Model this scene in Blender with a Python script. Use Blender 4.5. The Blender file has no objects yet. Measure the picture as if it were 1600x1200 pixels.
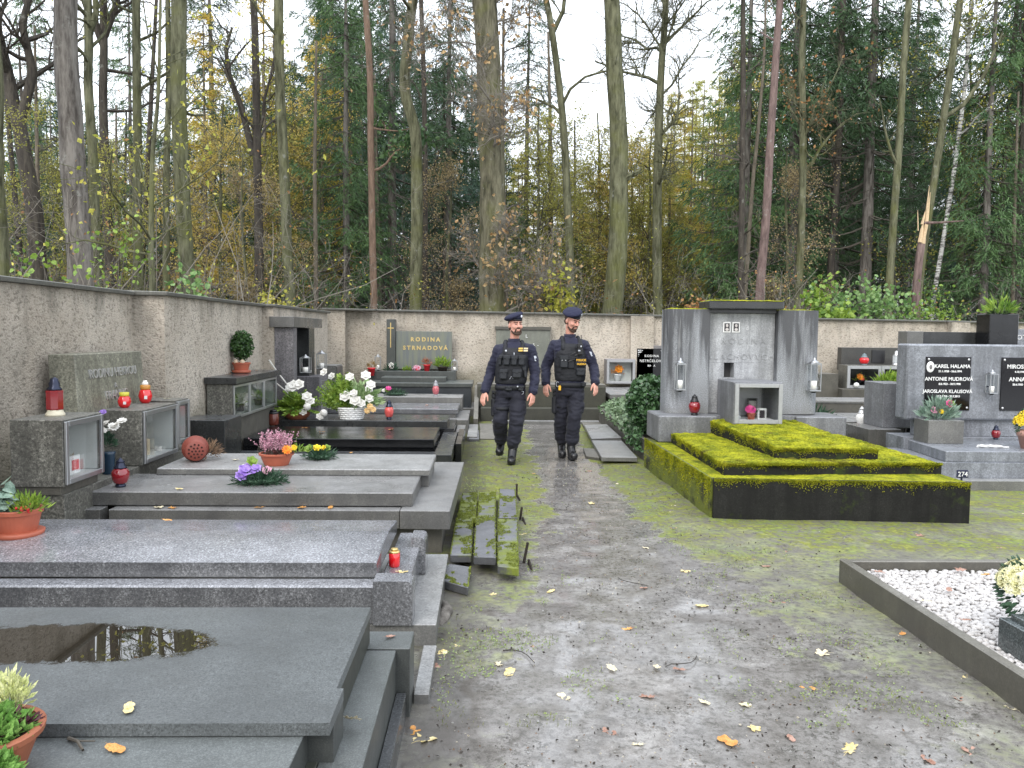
import bpy, math, random
import numpy as np
from mathutils import Vector, Matrix, noise as mnoise
R = math.radians
SC = bpy.context.scene
COL = SC.collection

# ------------------------------------------------------------------ camera, sky, sun, exposure
cam_d = bpy.data.cameras.new('camera'); cam = bpy.data.objects.new('camera', cam_d); COL.objects.link(cam)
cam_d.sensor_width = 36; cam_d.lens = 28.8; cam_d.clip_start = .05; cam_d.clip_end = 600
_y, _p, _r = R(1.79), R(3.58), R(0.6)
_f = Vector((math.sin(_y)*math.cos(_p), math.cos(_y)*math.cos(_p), -math.sin(_p)))
_rt = Vector((math.cos(_y), -math.sin(_y), 0)); _up = _rt.cross(_f)
_r2 = _rt*math.cos(_r) + _up*math.sin(_r); _u2 = _up*math.cos(_r) - _rt*math.sin(_r)
_m = Matrix((( _r2.x, _u2.x, -_f.x, 0), (_r2.y, _u2.y, -_f.y, 0), (_r2.z, _u2.z, -_f.z, 1.6), (0, 0, 0, 1)))
cam.matrix_world = _m
SC.camera = cam
SC.render.resolution_x = 1024; SC.render.resolution_y = 768

world = bpy.data.worlds.new('World'); SC.world = world; world.use_nodes = True
wn = world.node_tree; wn.nodes.clear()
sky = wn.nodes.new('ShaderNodeTexSky'); sky.sky_type = 'NISHITA'; sky.sun_disc = False
sky.sun_elevation = R(38); sky.sun_rotation = R(200); sky.air_density = 1.6; sky.dust_density = 4
wmix = wn.nodes.new('ShaderNodeMix'); wmix.data_type = 'RGBA'; wmix.inputs[0].default_value = .86
wn.links.new(sky.outputs[0], wmix.inputs[6]); wmix.inputs[7].default_value = (9.6, 10.1, 10.9, 1)   # closed cloud cover
wbg = wn.nodes.new('ShaderNodeBackground'); wbg.inputs[1].default_value = .125
wout = wn.nodes.new('ShaderNodeOutputWorld')
wn.links.new(wmix.outputs[2], wbg.inputs[0]); wn.links.new(wbg.outputs[0], wout.inputs[0])
sun_d = bpy.data.lights.new('sun', 'SUN'); sun_d.energy = .8; sun_d.angle = R(25); sun_d.color = (1, .97, .92)
sun = bpy.data.objects.new('sun', sun_d); COL.objects.link(sun)
sun.rotation_euler = (R(52), 0, R(-20)); sun.location = (0, 0, 30)
SC.view_settings.view_transform = 'Standard'; SC.view_settings.look = 'None'
SC.view_settings.exposure = .95; SC.view_settings.gamma = 1; SC.view_settings.use_curve_mapping = False
SC.cycles.max_bounces = 6; SC.cycles.diffuse_bounces = 3; SC.cycles.glossy_bounces = 3
SC.cycles.transmission_bounces = 5; SC.cycles.transparent_max_bounces = 6

# ------------------------------------------------------------------ mesh builder
def _rotz(a): c, s = math.cos(a), math.sin(a); return np.array([[c, -s, 0], [s, c, 0], [0, 0, 1.]])
class MB:
    def __init__(s): s.v = []; s.f = []; s.n = 0; s.T = None
    def add(s, V, F, mi=0):
        V = np.asarray(V, float).reshape(-1, 3)
        if s.T is not None: V = V @ s.T[0].T + s.T[1]
        F = [np.asarray(F, int)] if isinstance(F, np.ndarray) or len({len(q) for q in F}) == 1 else \
            [np.asarray([q for q in F if len(q) == k], int) for k in sorted({len(q) for q in F})]
        for a in F: s.f.append((a + s.n, mi))
        s.v.append(V); s.n += len(V); return s
    def hexa(s, P, mi=0, bev=.004):
        """P: 8 corners, bottom ccw then top ccw; chamfered edges"""
        P = np.asarray(P, float); c = P.mean(0)
        faces = [(0, 3, 2, 1), (4, 5, 6, 7), (0, 1, 5, 4), (1, 2, 6, 5), (2, 3, 7, 6), (3, 0, 4, 7)]
        if bev <= 0: return s.add(P, faces, mi)
        V = []; idx = {}
        for fi, f in enumerate(faces):
            for k in range(4):
                p = P[f[k]]; a = P[f[k-1]] - p; b = P[f[(k+1) % 4]] - p
                la = np.linalg.norm(a) + 1e-9; lb = np.linalg.norm(b) + 1e-9; bb = min(bev, .3*la, .3*lb)
                idx[(fi, f[k])] = len(V); V.append(p + a/la*bb + b/lb*bb)
        F = [tuple(idx[(fi, v)] for v in f) for fi, f in enumerate(faces)]
        for i, f in enumerate(faces):
            for k in range(4):
                a, b = f[k], f[(k+1) % 4]
                for j in range(i+1, 6):
                    g = faces[j]
                    for m in range(4):
                        if g[m] == b and g[(m+1) % 4] == a:
                            F.append((idx[(i, b)], idx[(i, a)], idx[(j, a)], idx[(j, b)]))
        for v in range(8):
            fs = [fi for fi, f in enumerate(faces) if v in f]
            t = [idx[(fi, v)] for fi in fs]; A = np.array([V[q] for q in t])
            nn = np.cross(A[1]-A[0], A[2]-A[0])
            F.append(tuple(t) if nn @ (P[v]-c) > 0 else (t[0], t[2], t[1]))
        return s.add(V, F, mi)
    def box(s, x0, y0, z0, x1, y1, z1, mi=0, bev=.003):
        return s.hexa([(x0, y0, z0), (x1, y0, z0), (x1, y1, z0), (x0, y1, z0), (x0, y0, z1), (x1, y0, z1), (x1, y1, z1), (x0, y1, z1)], mi, bev)
    def quadprism(s, pts, z0, z1, mi=0, bev=.005):
        """pts: four (x,y) ccw; z1 a number or four numbers"""
        zt = z1 if hasattr(z1, '__len__') else [z1]*4
        return s.hexa([(x, y, z0) for x, y in pts] + [(x, y, zt[i]) for i, (x, y) in enumerate(pts)], mi, bev)
    def prism(s, pts, z0, z1, mi=0):
        n = len(pts); V = [(x, y, z0) for x, y in pts] + [(x, y, z1) for x, y in pts]
        F = [(i, (i+1) % n, n+(i+1) % n, n+i) for i in range(n)]
        s.add(V, F, mi); s.f.append((np.array([list(range(n-1, -1, -1))]) + s.n - 2*n, mi)); s.f.append((np.array([list(range(n, 2*n))]) + s.n - 2*n, mi)); return s
    def loft(s, rings, mi=0, cap=True):
        """rings: list of (k,3) arrays of equal length"""
        A = np.array(rings, float); m, k = A.shape[:2]
        i = np.arange(m-1)[:, None]*k; j = np.arange(k)[None]; jn = (j+1) % k
        F = np.stack([i+j, i+jn, i+k+jn, i+k+j], -1).reshape(-1, 4)
        base = s.n; s.add(A.reshape(-1, 3), F, mi)
        if cap:
            s.f.append((np.array([list(range(k-1, -1, -1))]) + base, mi)); s.f.append((np.array([list(range(k))]) + base + (m-1)*k, mi))
        return s
    def tube(s, pts, rad, sides=8, mi=0, cap=False, wob=0, rng=None):
        P = np.asarray(pts, float); n = len(P)
        r = np.full(n, rad, float) if np.isscalar(rad) else np.asarray(rad, float)
        D = np.gradient(P, axis=0); D /= np.linalg.norm(D, axis=1)[:, None] + 1e-9
        ref = np.array([0, 0, 1.]) if abs(D[0][2]) < .8 else np.array([1., 0, 0])
        U = np.cross(D, ref); U /= np.linalg.norm(U, axis=1)[:, None] + 1e-9; W = np.cross(D, U)
        a = np.arange(sides)*2*math.pi/sides; ca, sa = np.cos(a), np.sin(a)
        rr = r[:, None]*np.ones(sides)
        if wob and rng is not None: rr = rr*(1 + wob*rng.normal(size=(1, sides)) + wob*.6*rng.normal(size=(n, sides)))
        V = P[:, None] + rr[..., None]*(U[:, None]*ca[None, :, None] + W[:, None]*sa[None, :, None])
        return s.loft(V, mi, cap)
    def lathe(s, prof, c=(0, 0, 0), seg=20, mi=0, wave=None):
        """prof: (radius, z) from bottom to top"""
        a = np.arange(seg)*2*math.pi/seg; rings = []
        for r, z in prof:
            rr = max(r, 1e-4)*(1 if wave is None else 1 + wave[1]*np.cos(wave[0]*a))
            rings.append(np.stack([c[0]+rr*np.cos(a), c[1]+rr*np.sin(a), np.full(seg, c[2]+z)], -1))
        return s.loft(rings, mi, True)
    def ell(s, c, r, seg=12, rings=8, mi=0, rot=None):
        t = np.linspace(-math.pi/2, math.pi/2, rings+1)[1:-1]; a = np.arange(seg)*2*math.pi/seg
        V = np.array([[(math.cos(q)*math.cos(b), math.cos(q)*math.sin(b), math.sin(q)) for b in a] for q in t]).reshape(-1, 3)
        V = np.vstack([V, [(0, 0, -1), (0, 0, 1)]])*np.asarray(r, float)
        if rot is not None: V = V @ np.asarray(rot).T
        V = V + np.asarray(c, float); m = len(t); F = []
        for i in range(m-1):
            for j in range(seg): F.append((i*seg+j, i*seg+(j+1) % seg, (i+1)*seg+(j+1) % seg, (i+1)*seg+j))
        s.add(V, np.array(F), mi)
        b = s.n - len(V); n = len(V)
        s.f.append((np.array([(n-2, (j+1) % seg, j) for j in range(seg)]) + b, mi))
        s.f.append((np.array([(n-1, (m-1)*seg+j, (m-1)*seg+(j+1) % seg) for j in range(seg)]) + b, mi)); return s
    def cap(s, p0, p1, r0, r1=None, sides=12):
        """closed tapered capsule"""
        r1 = r0 if r1 is None else r1
        p0 = np.asarray(p0, float); p1 = np.asarray(p1, float)
        s.tube([p0, p0*.5+p1*.5, p1], [r0, (r0+r1)/2, r1], sides, cap=True)
        s.ell(p0, (r0, r0, r0), sides, 8); s.ell(p1, (r1, r1, r1), sides, 8); return s
    def grid(s, X, Y, Z, mi=0):
        n, m = X.shape; V = np.stack([X, Y, Z], -1).reshape(-1, 3)
        i = np.arange(n-1)[:, None]*m; j = np.arange(m-1)[None]
        return s.add(V, np.stack([i+j, i+m+j, i+m+j+1, i+j+1], -1).reshape(-1, 4), mi)
    def mesh(s, name, mats, smooth=False, off=(0, 0, 0)):
        me = bpy.data.meshes.new(name)
        V = np.vstack(s.v) - np.asarray(off, float)
        me.vertices.add(len(V)); me.vertices.foreach_set('co', V.astype(np.float32).ravel())
        lv = np.concatenate([f.ravel() for f, _ in s.f]); tot = np.concatenate([np.full(len(f), f.shape[1]) for f, _ in s.f])
        st = np.concatenate([[0], np.cumsum(tot)[:-1]])
        me.loops.add(len(lv)); me.loops.foreach_set('vertex_index', lv.astype(np.int32))
        me.polygons.add(len(tot)); me.polygons.foreach_set('loop_start', st.astype(np.int32)); me.polygons.foreach_set('loop_total', tot.astype(np.int32))
        me.polygons.foreach_set('material_index', np.concatenate([np.full(len(f), mi) for f, mi in s.f]).astype(np.int32))
        me.update(calc_edges=True); me.validate()
        me.polygons.foreach_set('use_smooth', np.full(len(me.polygons), bool(smooth)))
        for m in (mats if isinstance(mats, (list, tuple)) else [mats]): me.materials.append(m)
        return me
    def build(s, name, mats, parent=None, smooth=False, loc=None):
        if parent is not None: off = tuple(wloc(parent))
        elif loc is not None: off = loc
        else:
            V = np.vstack(s.v); off = ((V[:, 0].min()+V[:, 0].max())/2, (V[:, 1].min()+V[:, 1].max())/2, V[:, 2].min())
        o = bpy.data.objects.new(name, s.mesh(name, mats, smooth, off)); COL.objects.link(o)
        if parent is not None: o.parent = parent
        else: o.location = off
        return o
def wloc(o):
    v = Vector((0, 0, 0))
    while o is not None: v = v + o.location; o = o.parent
    return v
def tag(o, label=None, cat=None, group=None, kind=None):
    if label: o['label'] = label
    if cat: o['category'] = cat
    if group: o['group'] = group
    if kind: o['kind'] = kind
    return o
def thing(name, label, cat, loc, group=None):
    o = bpy.data.objects.new(name, None); COL.objects.link(o); o.location = loc; o.empty_display_size = .1
    return tag(o, label, cat, group)
KIDS = {}
def copy_tree(o, label=None, parent=None):
    if parent is None and not KIDS.get('ok'):
        pass
    c = o.copy(); COL.objects.link(c)
    if parent is not None: c.parent = parent
    if label: c['label'] = label
    for ch in list(o.children): copy_tree(ch, None, c)
    return c
def text(s, size, mat, parent, loc, rot=(R(90), 0, 0), name='lettering', ext=.003, align='CENTER', spacing=1, bold=0):
    cu = bpy.data.curves.new(name, 'FONT'); cu.body = s; cu.size = size; cu.extrude = ext; cu.align_x = align; cu.space_character = spacing
    cu.offset = bold; cu.materials.append(mat); cu.resolution_u = 3
    o = bpy.data.objects.new(name, cu); COL.objects.link(o); o.parent = parent
    o.location = Vector(loc) - wloc(parent); o.rotation_euler = rot
    return o

# ------------------------------------------------------------------ materials
class NT:
    def __init__(s, name):
        s.m = bpy.data.materials.new(name); s.m.use_nodes = True; s.t = s.m.node_tree
        s.b = s.t.nodes['Principled BSDF']; s._p = None
    def nd(s, t, **k):
        n = s.t.nodes.new(t)
        for a, b in k.items(): setattr(n, a, b)
        return n
    def lk(s, a, b):
        if isinstance(a, bpy.types.NodeSocket): s.t.links.new(a, b)
        else: b.default_value = a
    @property
    def pos(s):
        if s._p is None: s._p = s.nd('ShaderNodeNewGeometry')
        return s._p.outputs['Position']
    @property
    def nrm(s): s.pos; return s._p.outputs['Normal']
    def sc(s, v, k):
        n = s.nd('ShaderNodeMapping'); s.lk(v, n.inputs[0]); n.inputs['Scale'].default_value = k; return n.outputs[0]
    def xyz(s, v): n = s.nd('ShaderNodeSeparateXYZ'); s.lk(v, n.inputs[0]); return n.outputs
    def noise(s, scale, det=3, ro=.55, vec=None, col=False):
        n = s.nd('ShaderNodeTexNoise'); s.lk(vec if vec is not None else s.pos, n.inputs['Vector'])
        n.inputs['Scale'].default_value = scale; n.inputs['Detail'].default_value = det; n.inputs['Roughness'].default_value = ro
        return n.outputs[1 if col else 0]
    def vor(s, scale, feat='F1', out='Distance', vec=None, rnd=1):
        n = s.nd('ShaderNodeTexVoronoi', feature=feat); s.lk(vec if vec is not None else s.pos, n.inputs['Vector'])
        n.inputs['Scale'].default_value = scale; n.inputs['Randomness'].default_value = rnd; return n.outputs[out]
    def ramp(s, f, st):
        n = s.nd('ShaderNodeValToRGB'); s.lk(f, n.inputs[0]); e = n.color_ramp.elements
        while len(e) < len(st): e.new(.5)
        for i, (p, c) in enumerate(st):
            e[i].position = p; e[i].color = (c, c, c, 1) if np.isscalar(c) else (*c, 1)
        return n.outputs[0]
    def mix(s, f, a, b, mode='MIX'):
        n = s.nd('ShaderNodeMix', data_type='RGBA', blend_type=mode); s.lk(f, n.inputs[0])
        for v, i in ((a, 6), (b, 7)):
            if not isinstance(v, bpy.types.NodeSocket): v = (v, v, v, 1) if np.isscalar(v) else (*v, 1)
            s.lk(v, n.inputs[i])
        return n.outputs[2]
    def ma(s, op, a, b=0, c=0):
        n = s.nd('ShaderNodeMath', operation=op)
        s.lk(a, n.inputs[0]); s.lk(b, n.inputs[1]); s.lk(c, n.inputs[2]); return n.outputs[0]
    def bump(s, h, st=.5, dist=.01, nrm=None):
        n = s.nd('ShaderNodeBump'); s.lk(h, n.inputs['Height']); n.inputs['Strength'].default_value = st; n.inputs['Distance'].default_value = dist
        if nrm is not None: s.lk(nrm, n.inputs['Normal'])
        return n.outputs[0]
    def out(s, col=None, rough=None, nrm=None, metal=None, **k):
        if col is not None: s.lk((*col, 1) if isinstance(col, tuple) else col, s.b.inputs['Base Color'])
        if rough is not None: s.lk(rough, s.b.inputs['Roughness'])
        if nrm is not None: s.lk(nrm, s.b.inputs['Normal'])
        if metal is not None: s.lk(metal, s.b.inputs['Metallic'])
        for a, b in k.items(): s.lk(b, s.b.inputs[a.replace('_', ' ')])
        return s.m
def mul(c, k): return tuple(x*k for x in c)
def plain(name, col, rough=.5, metal=0., var=.15, sc=30, **k):
    n = NT(name); f = n.noise(sc, 3); c = n.mix(f, mul(col, 1-var), mul(col, 1+var))
    return n.out(c, rough, n.bump(n.noise(sc*4, 2), .15, .002), metal, **k)
def granite(name, base, dark=.25, light=1.7, sc=150, moss=0., wet=.5, grime=.5, r0=.16, r1=.5, vd=.72, mc=((.055, .075, .012), (.17, .19, .03))):
    n = NT(name)
    sc = sc*.72; a = n.noise(sc, 2, .85); b = n.noise(sc*.4, 2, .8)
    sp = n.ramp(a, [(.38, mul(base, dark)), (.455, mul(base, .85)), (.55, mul(base, 1.1)), (.66, mul(base, light))])
    sp = n.mix(n.ramp(b, [(.4, 0), (.62, .45)]), sp, mul(base, .55))
    st = n.noise(2.3, 5, .6); sp = n.mix(grime, sp, n.mix(st, mul(base, .45), mul(base, 1.25)), 'MIX') if grime else sp
    sp2 = n.mix(.999, sp, n.ramp(n.noise(6, 4, .7), [(.3, .75), (.6, 1.05)]), 'MULTIPLY')
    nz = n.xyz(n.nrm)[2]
    # upright faces toned darker all over, then dark water streaks on them
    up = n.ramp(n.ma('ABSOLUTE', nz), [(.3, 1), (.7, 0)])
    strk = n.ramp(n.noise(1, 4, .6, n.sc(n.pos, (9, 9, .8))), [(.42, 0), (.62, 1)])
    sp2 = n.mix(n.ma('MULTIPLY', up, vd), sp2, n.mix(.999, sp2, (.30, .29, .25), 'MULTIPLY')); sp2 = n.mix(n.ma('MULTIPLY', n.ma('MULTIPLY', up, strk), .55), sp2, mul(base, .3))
    if moss:
        mk = n.ramp(n.ma('ADD', n.noise(3.2, 6, .7), moss-.5), [(.5, 0), (.62, 1)])
        mc = n.mix(n.noise(60, 3), *mc)
        sp2 = n.mix(mk, sp2, mc)
    rg = n.ramp(n.noise(1.7, 4, .6), [(.35, r0), (.65, r1)])
    bp = n.bump(n.noise(sc*.8, 2, .7), .25, .0015)
    bp = n.bump(n.noise(9, 3), .12, .01, bp)
    return n.out(sp2, rg, bp, Specular_IOR_Level=wet)
def leafmat(name, c1, c2, rough=.5, sc=7, trans=.25, osc=0.):
    n = NT(name); f = n.noise(sc, 3, .6); f2 = n.noise(sc*9, 2)
    c = n.mix(n.ramp(f, [(.35, 0), (.65, 1)]), c1, c2)
    c = n.mix(.999, c, n.ramp(f2, [(.3, .65), (.7, 1.35)]), 'MULTIPLY')
    m = n.out(c, rough)
    if trans:
        tr = n.nd('ShaderNodeBsdfTranslucent'); n.lk(c, tr.inputs[0]); mx = n.nd('ShaderNodeMixShader'); mx.inputs[0].default_value = trans
        n.lk(n.b.outputs[0], mx.inputs[1]); n.lk(tr.outputs[0], mx.inputs[2]); n.lk(mx.outputs[0], n.t.nodes['Material Output'].inputs[0])
    return m
def bark(name, c1, c2, moss=.5, mz=4., fine=1.):
    n = NT(name); v = n.sc(n.pos, (14*fine, 14*fine, 2.6*fine)); f = n.noise(1, 5, .7, v); w = n.noise(1, 3, .6, n.sc(n.pos, (30*fine, 30*fine, 9*fine)))
    c = n.mix(n.ramp(f, [(.35, 0), (.62, 1)]), c1, c2)
    z = n.xyz(n.pos)[2]
    mk = n.ma('ADD', n.noise(1.3, 4, .6), n.ma('MULTIPLY', z, -1/(mz*6.)))
    mk = n.ma('MULTIPLY', n.ramp(mk, [(.62-moss*.5, 0), (.85-moss*.5, 1)]), .85)
    c = n.mix(mk, c, n.mix(w, (.055, .065, .018), (.16, .165, .05)))
    c = n.mix(n.ramp(n.noise(4, 5, .7), [(.62, 0), (.7, .5)]), c, (.3, .31, .28))
    return n.out(c, .85, n.bump(n.ma('ADD', f, n.ma('MULTIPLY', w, .4)), .9, .03), Specular_IOR_Level=.25)

GR = {}
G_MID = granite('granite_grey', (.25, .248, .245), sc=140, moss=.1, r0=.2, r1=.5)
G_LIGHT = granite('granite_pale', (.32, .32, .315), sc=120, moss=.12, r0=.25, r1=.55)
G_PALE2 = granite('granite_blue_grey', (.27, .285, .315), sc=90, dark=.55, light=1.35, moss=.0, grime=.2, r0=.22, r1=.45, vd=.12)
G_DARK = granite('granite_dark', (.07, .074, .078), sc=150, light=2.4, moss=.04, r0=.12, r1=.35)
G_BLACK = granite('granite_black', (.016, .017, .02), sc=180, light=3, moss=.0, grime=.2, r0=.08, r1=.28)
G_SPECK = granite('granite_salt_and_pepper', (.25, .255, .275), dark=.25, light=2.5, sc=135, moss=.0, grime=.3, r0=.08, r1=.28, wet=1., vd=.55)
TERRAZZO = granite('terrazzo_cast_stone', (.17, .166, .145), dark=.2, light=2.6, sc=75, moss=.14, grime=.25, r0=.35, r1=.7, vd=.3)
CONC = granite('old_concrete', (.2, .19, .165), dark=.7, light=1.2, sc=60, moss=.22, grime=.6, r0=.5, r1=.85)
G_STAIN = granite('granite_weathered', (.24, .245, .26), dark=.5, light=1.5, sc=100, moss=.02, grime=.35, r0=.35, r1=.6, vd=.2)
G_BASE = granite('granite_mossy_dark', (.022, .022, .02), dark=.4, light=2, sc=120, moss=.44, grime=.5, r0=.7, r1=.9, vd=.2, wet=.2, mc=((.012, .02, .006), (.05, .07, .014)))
def mossmat():
    n = NT('moss'); f = n.noise(5, 5, .7); g = n.noise(45, 4, .7)
    c = n.mix(n.ramp(f, [(.32, 0), (.6, 1)]), (.10, .14, .012), (.42, .42, .022))
    c = n.mix(.999, c, n.ramp(g, [(.32, .5), (.68, 1.25)]), 'MULTIPLY')
    c = n.mix(n.ramp(n.noise(3.2, 5, .7), [(.56, 0), (.68, .75)]), c, (.075, .055, .018))
    return n.out(c, .9, n.bump(n.ma('ADD', g, n.noise(140, 2)), 1, .012), Specular_IOR_Level=.15)
MOSS = mossmat()
def plaster():
    n = NT('spatter_plaster')
    v = n.sc(n.pos, (1, 1, 1.35)); a = n.noise(24, 6, .72, v); b = n.vor(42, vec=v); c3 = n.noise(80, 3, .7, v); big = n.noise(1.1, 5, .65)
    h = n.ma('ADD', n.ma('MULTIPLY', a, 1.3), n.ma('ADD', n.ma('MULTIPLY', b, .35), n.ma('MULTIPLY', c3, .45)))
    c = n.mix(n.ramp(big, [(.35, 0), (.65, 1)]), (.44, .385, .315), (.60, .54, .46))
    pit = n.ramp(a, [(.38, 1), (.485, 0)])
    c = n.mix(n.ma('MULTIPLY', pit, .6), c, (.11, .095, .075))
    z = n.xyz(n.pos)[2]
    top = n.ramp(n.ma('ADD', z, n.ma('MULTIPLY', n.noise(2.4, 4, .6, n.sc(n.pos, (2.2, 2.2, .5))), .9)), [(2.1/3.2, 0), (2.55/3.2, 1)])
    low = n.ramp(n.ma('ADD', z, n.ma('MULTIPLY', n.noise(2, 4), -1.)), [(0, 1), (.45, 0)])
    top = n.ramp(n.ma('ADD', n.ma('MULTIPLY', z, .31), n.ma('MULTIPLY', n.noise(2.4, 4, .6, n.sc(n.pos, (2.2, 2.2, .5))), .5)), [(.78, 0), (.95, .7)])
    c = n.mix(top, c, (.13, .125, .1)); c = n.mix(n.ma('MULTIPLY', low, .5), c, (.13, .13, .07))
    c = n.mix(n.ramp(n.noise(.8, 5, .7), [(.52, 0), (.7, .5)]), c, (.17, .16, .13))
    return n.out(c, .9, n.bump(h, 1, .022), Specular_IOR_Level=.2)
PLASTER = plaster()
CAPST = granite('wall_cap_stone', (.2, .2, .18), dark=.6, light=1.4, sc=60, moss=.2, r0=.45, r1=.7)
GLASS = NT('cabinet_glass'); GLASS = GLASS.out((.9, .95, .95), .03, Transmission_Weight=1., IOR=1.1, Alpha=.3)
STEEL = plain('steel_frame', (.42, .43, .44), .35, .9, .1)
STEEL2 = plain('aluminium_pale', (.36, .365, .37), .4, .5, .2)
GOLD = plain('gilt', (.62, .47, .2), .35, .8)
WHITEP = plain('white_enamel', (.75, .75, .74), .4, 0, .05)
SILVER = plain('worn_silver', (.6, .6, .6), .3, .7, .2)
CABIN = plain('cabinet_lining', (.58, .6, .58), .6, 0, .12, 4)
TERRA = plain('terracotta_plastic', (.38, .10, .055), .5, 0, .2, 12)
TERRA2 = plain('terracotta_clay', (.30, .10, .05), .7, 0, .3, 15)
REDG = NT('red_glass'); REDG = REDG.out((.62, .008, .012), .12, Specular_IOR_Level=.7, Coat_Weight=.5)
DKRED = NT('dark_red_glass'); DKRED = DKRED.out((.22, .006, .012), .1, Specular_IOR_Level=.7, Coat_Weight=.5)
DKMET = plain('dark_metal', (.03, .035, .06), .3, .6)
BLACKP = plain('black_plastic', (.012, .012, .014), .35)
WHITEG = NT('white_glass').out((.78, .76, .72), .2)
SOIL = plain('potting_soil', (.03, .02, .013), .9, 0, .5, 90)
WOOD = plain('splintered_wood', (.56, .42, .26), .8, 0, .3, 25)
LETTER = plain('worn_letters', (.38, .38, .38), .4, .5, .3)

# ------------------------------------------------------------------ ground
def ground_mat():
    n = NT('cemetery_path_mud'); x, y, z = n.xyz(n.pos)
    # the worn track: centre and half width change with distance
    cx = n.ma('ADD', n.ma('MULTIPLY', n.ma('MINIMUM', y, 15), .012), .86)
    near = n.ma('MAXIMUM', n.ma('SUBTRACT', 7., y), 0)
    hw = n.ma('ADD', .42, n.ma('MULTIPLY', near, .2))
    w1 = n.noise(1.6, 5, .65); w2 = n.noise(5.5, 5, .7); w3 = n.noise(24, 4, .7)
    d = n.ma('DIVIDE', n.ma('ABSOLUTE', n.ma('SUBTRACT', x, cx)), hw)
    e = n.ma('ADD', d, n.ma('ADD', n.ma('MULTIPLY', n.ma('SUBTRACT', w1, .5), 1.7), n.ma('MULTIPLY', n.ma('SUBTRACT', w2, .5), 1.3)))
    mossk = n.ramp(e, [(.86, 0), (1.15, .9)])
    far = n.ramp(n.ma('ADD', n.ma('MULTIPLY', y, .05), n.ma('MULTIPLY', n.ma('SUBTRACT', w1, .5), .5)), [(.14, .12), (.36, 1)])     # moss thins out close to the camera
    mossk = n.ma('MULTIPLY', mossk, far)
    band = n.ma('MULTIPLY', n.ramp(n.ma('ABSOLUTE', n.ma('SUBTRACT', y, 6.3)), [(.3, 1), (.8, 0)]), n.ramp(n.ma('MULTIPLY', x, .25), [(.42, 0), (.55, 1)]))
    mossk = n.ma('MAXIMUM', mossk, n.ma('MULTIPLY', band, n.ramp(w1, [(.35, 0), (.5, .9)])))
    mossc = n.mix(n.ramp(w2, [(.3, 0), (.65, 1)]), (.07, .08, .02), (.20, .215, .025))
    mossc = n.mix(n.ramp(n.noise(3.1, 4, .7), [(.45, 0), (.62, .8)]), mossc, (.15, .2, .03)); mossc = n.mix(.999, mossc, n.ramp(w3, [(.32, .35), (.62, 1.3)]), 'MULTIPLY')
    mud = n.mix(n.ramp(w2, [(.35, 0), (.6, 1)]), (.17, .155, .14), (.31, .295, .28))
    mud = n.mix(n.ramp(w3, [(.35, .75), (.52, 0)]), mud, (.07, .062, .052))
    grit = n.ramp(n.noise(150, 2, .8), [(.3, .72), (.5, 1), (.72, 1.3)])
    mud = n.mix(.999, mud, grit, 'MULTIPLY')
    mossk2 = n.ma('MULTIPLY', mossk, n.ramp(n.ma('ADD', w3, n.ma('MULTIPLY', n.ma('SUBTRACT', w2, .5), .8)), [(.36, .1), (.52, 1)]))
    crumb = n.ma('MULTIPLY', n.ramp(n.noise(42, 4, .85), [(.52, 0), (.58, 1)]), n.ramp(n.noise(2.6, 5, .7), [(.44, 0), (.58, .85)])); mud = n.mix(crumb, mud, (.045, .042, .03))
    c = n.mix(mossk2, mud, mossc)
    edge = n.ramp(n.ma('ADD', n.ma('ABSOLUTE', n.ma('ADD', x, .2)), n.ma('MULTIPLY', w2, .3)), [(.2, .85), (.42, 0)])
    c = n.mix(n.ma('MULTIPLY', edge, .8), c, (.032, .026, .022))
    wet = n.ramp(n.ma('ADD', n.noise(2.1, 5, .62), n.ma('MULTIPLY', w3, .12)), [(.40, .36), (.54, .10)])
    rg = n.mix(mossk, wet, .85)
    h = n.ma('ADD', n.ma('MULTIPLY', w3, .6), n.ma('ADD', n.ma('MULTIPLY', n.noise(75, 3, .7), .16), n.ma('MULTIPLY', mossk, .25)))
    dryk = n.ramp(wet, [(.12, .15), (.3, 1)]); dryk = n.ma('MAXIMUM', dryk, mossk); bn = n.nd('ShaderNodeBump'); n.lk(h, bn.inputs['Height']); n.lk(n.ma('MULTIPLY', dryk, .6), bn.inputs['Strength']); bn.inputs['Distance'].default_value = .011
    c = n.mix(n.ramp(dryk, [(.15, .35), (.8, 0)]), c, (.13, .125, .12))
    return n.out(c, rg, bn.outputs[0], Specular_IOR_Level=n.ma('SUBTRACT', .8, n.ma('MULTIPLY', mossk, .6)))
G_GROUND = ground_mat()
def gz(x, y):
    """height of the path surface"""
    v = Vector((x*1.7, y*1.7, 0)); w = Vector((x*6, y*6, 4))
    d = abs(x-.95)
    return .012*mnoise.noise(v) + .007*mnoise.noise(w) - .012*math.exp(-(d/.5)**2) + .01
xs = np.concatenate([np.arange(-3.4, 3.2, .06), np.arange(3.2, 26, .6)]); ys = np.concatenate([np.arange(-9, 1, .6), np.arange(1, 9, .06), np.arange(9, 17.35, .15)])
X, Y = np.meshgrid(xs, ys, indexing='ij'); Zg = np.vectorize(gz)(X, Y)
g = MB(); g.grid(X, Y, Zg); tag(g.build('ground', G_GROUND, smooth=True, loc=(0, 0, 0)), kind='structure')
def floor_mat():
    n = NT('forest_litter'); a = n.noise(3, 6, .7); b = n.noise(30, 3, .7)
    c = n.mix(n.ramp(a, [(.35, 0), (.65, 1)]), (.025, .018, .012), (.075, .05, .028)); c = n.mix(n.ramp(b, [(.55, 0), (.68, .7)]), c, (.13, .08, .035))
    return n.out(c, .9, n.bump(b, .8, .05))
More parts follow.
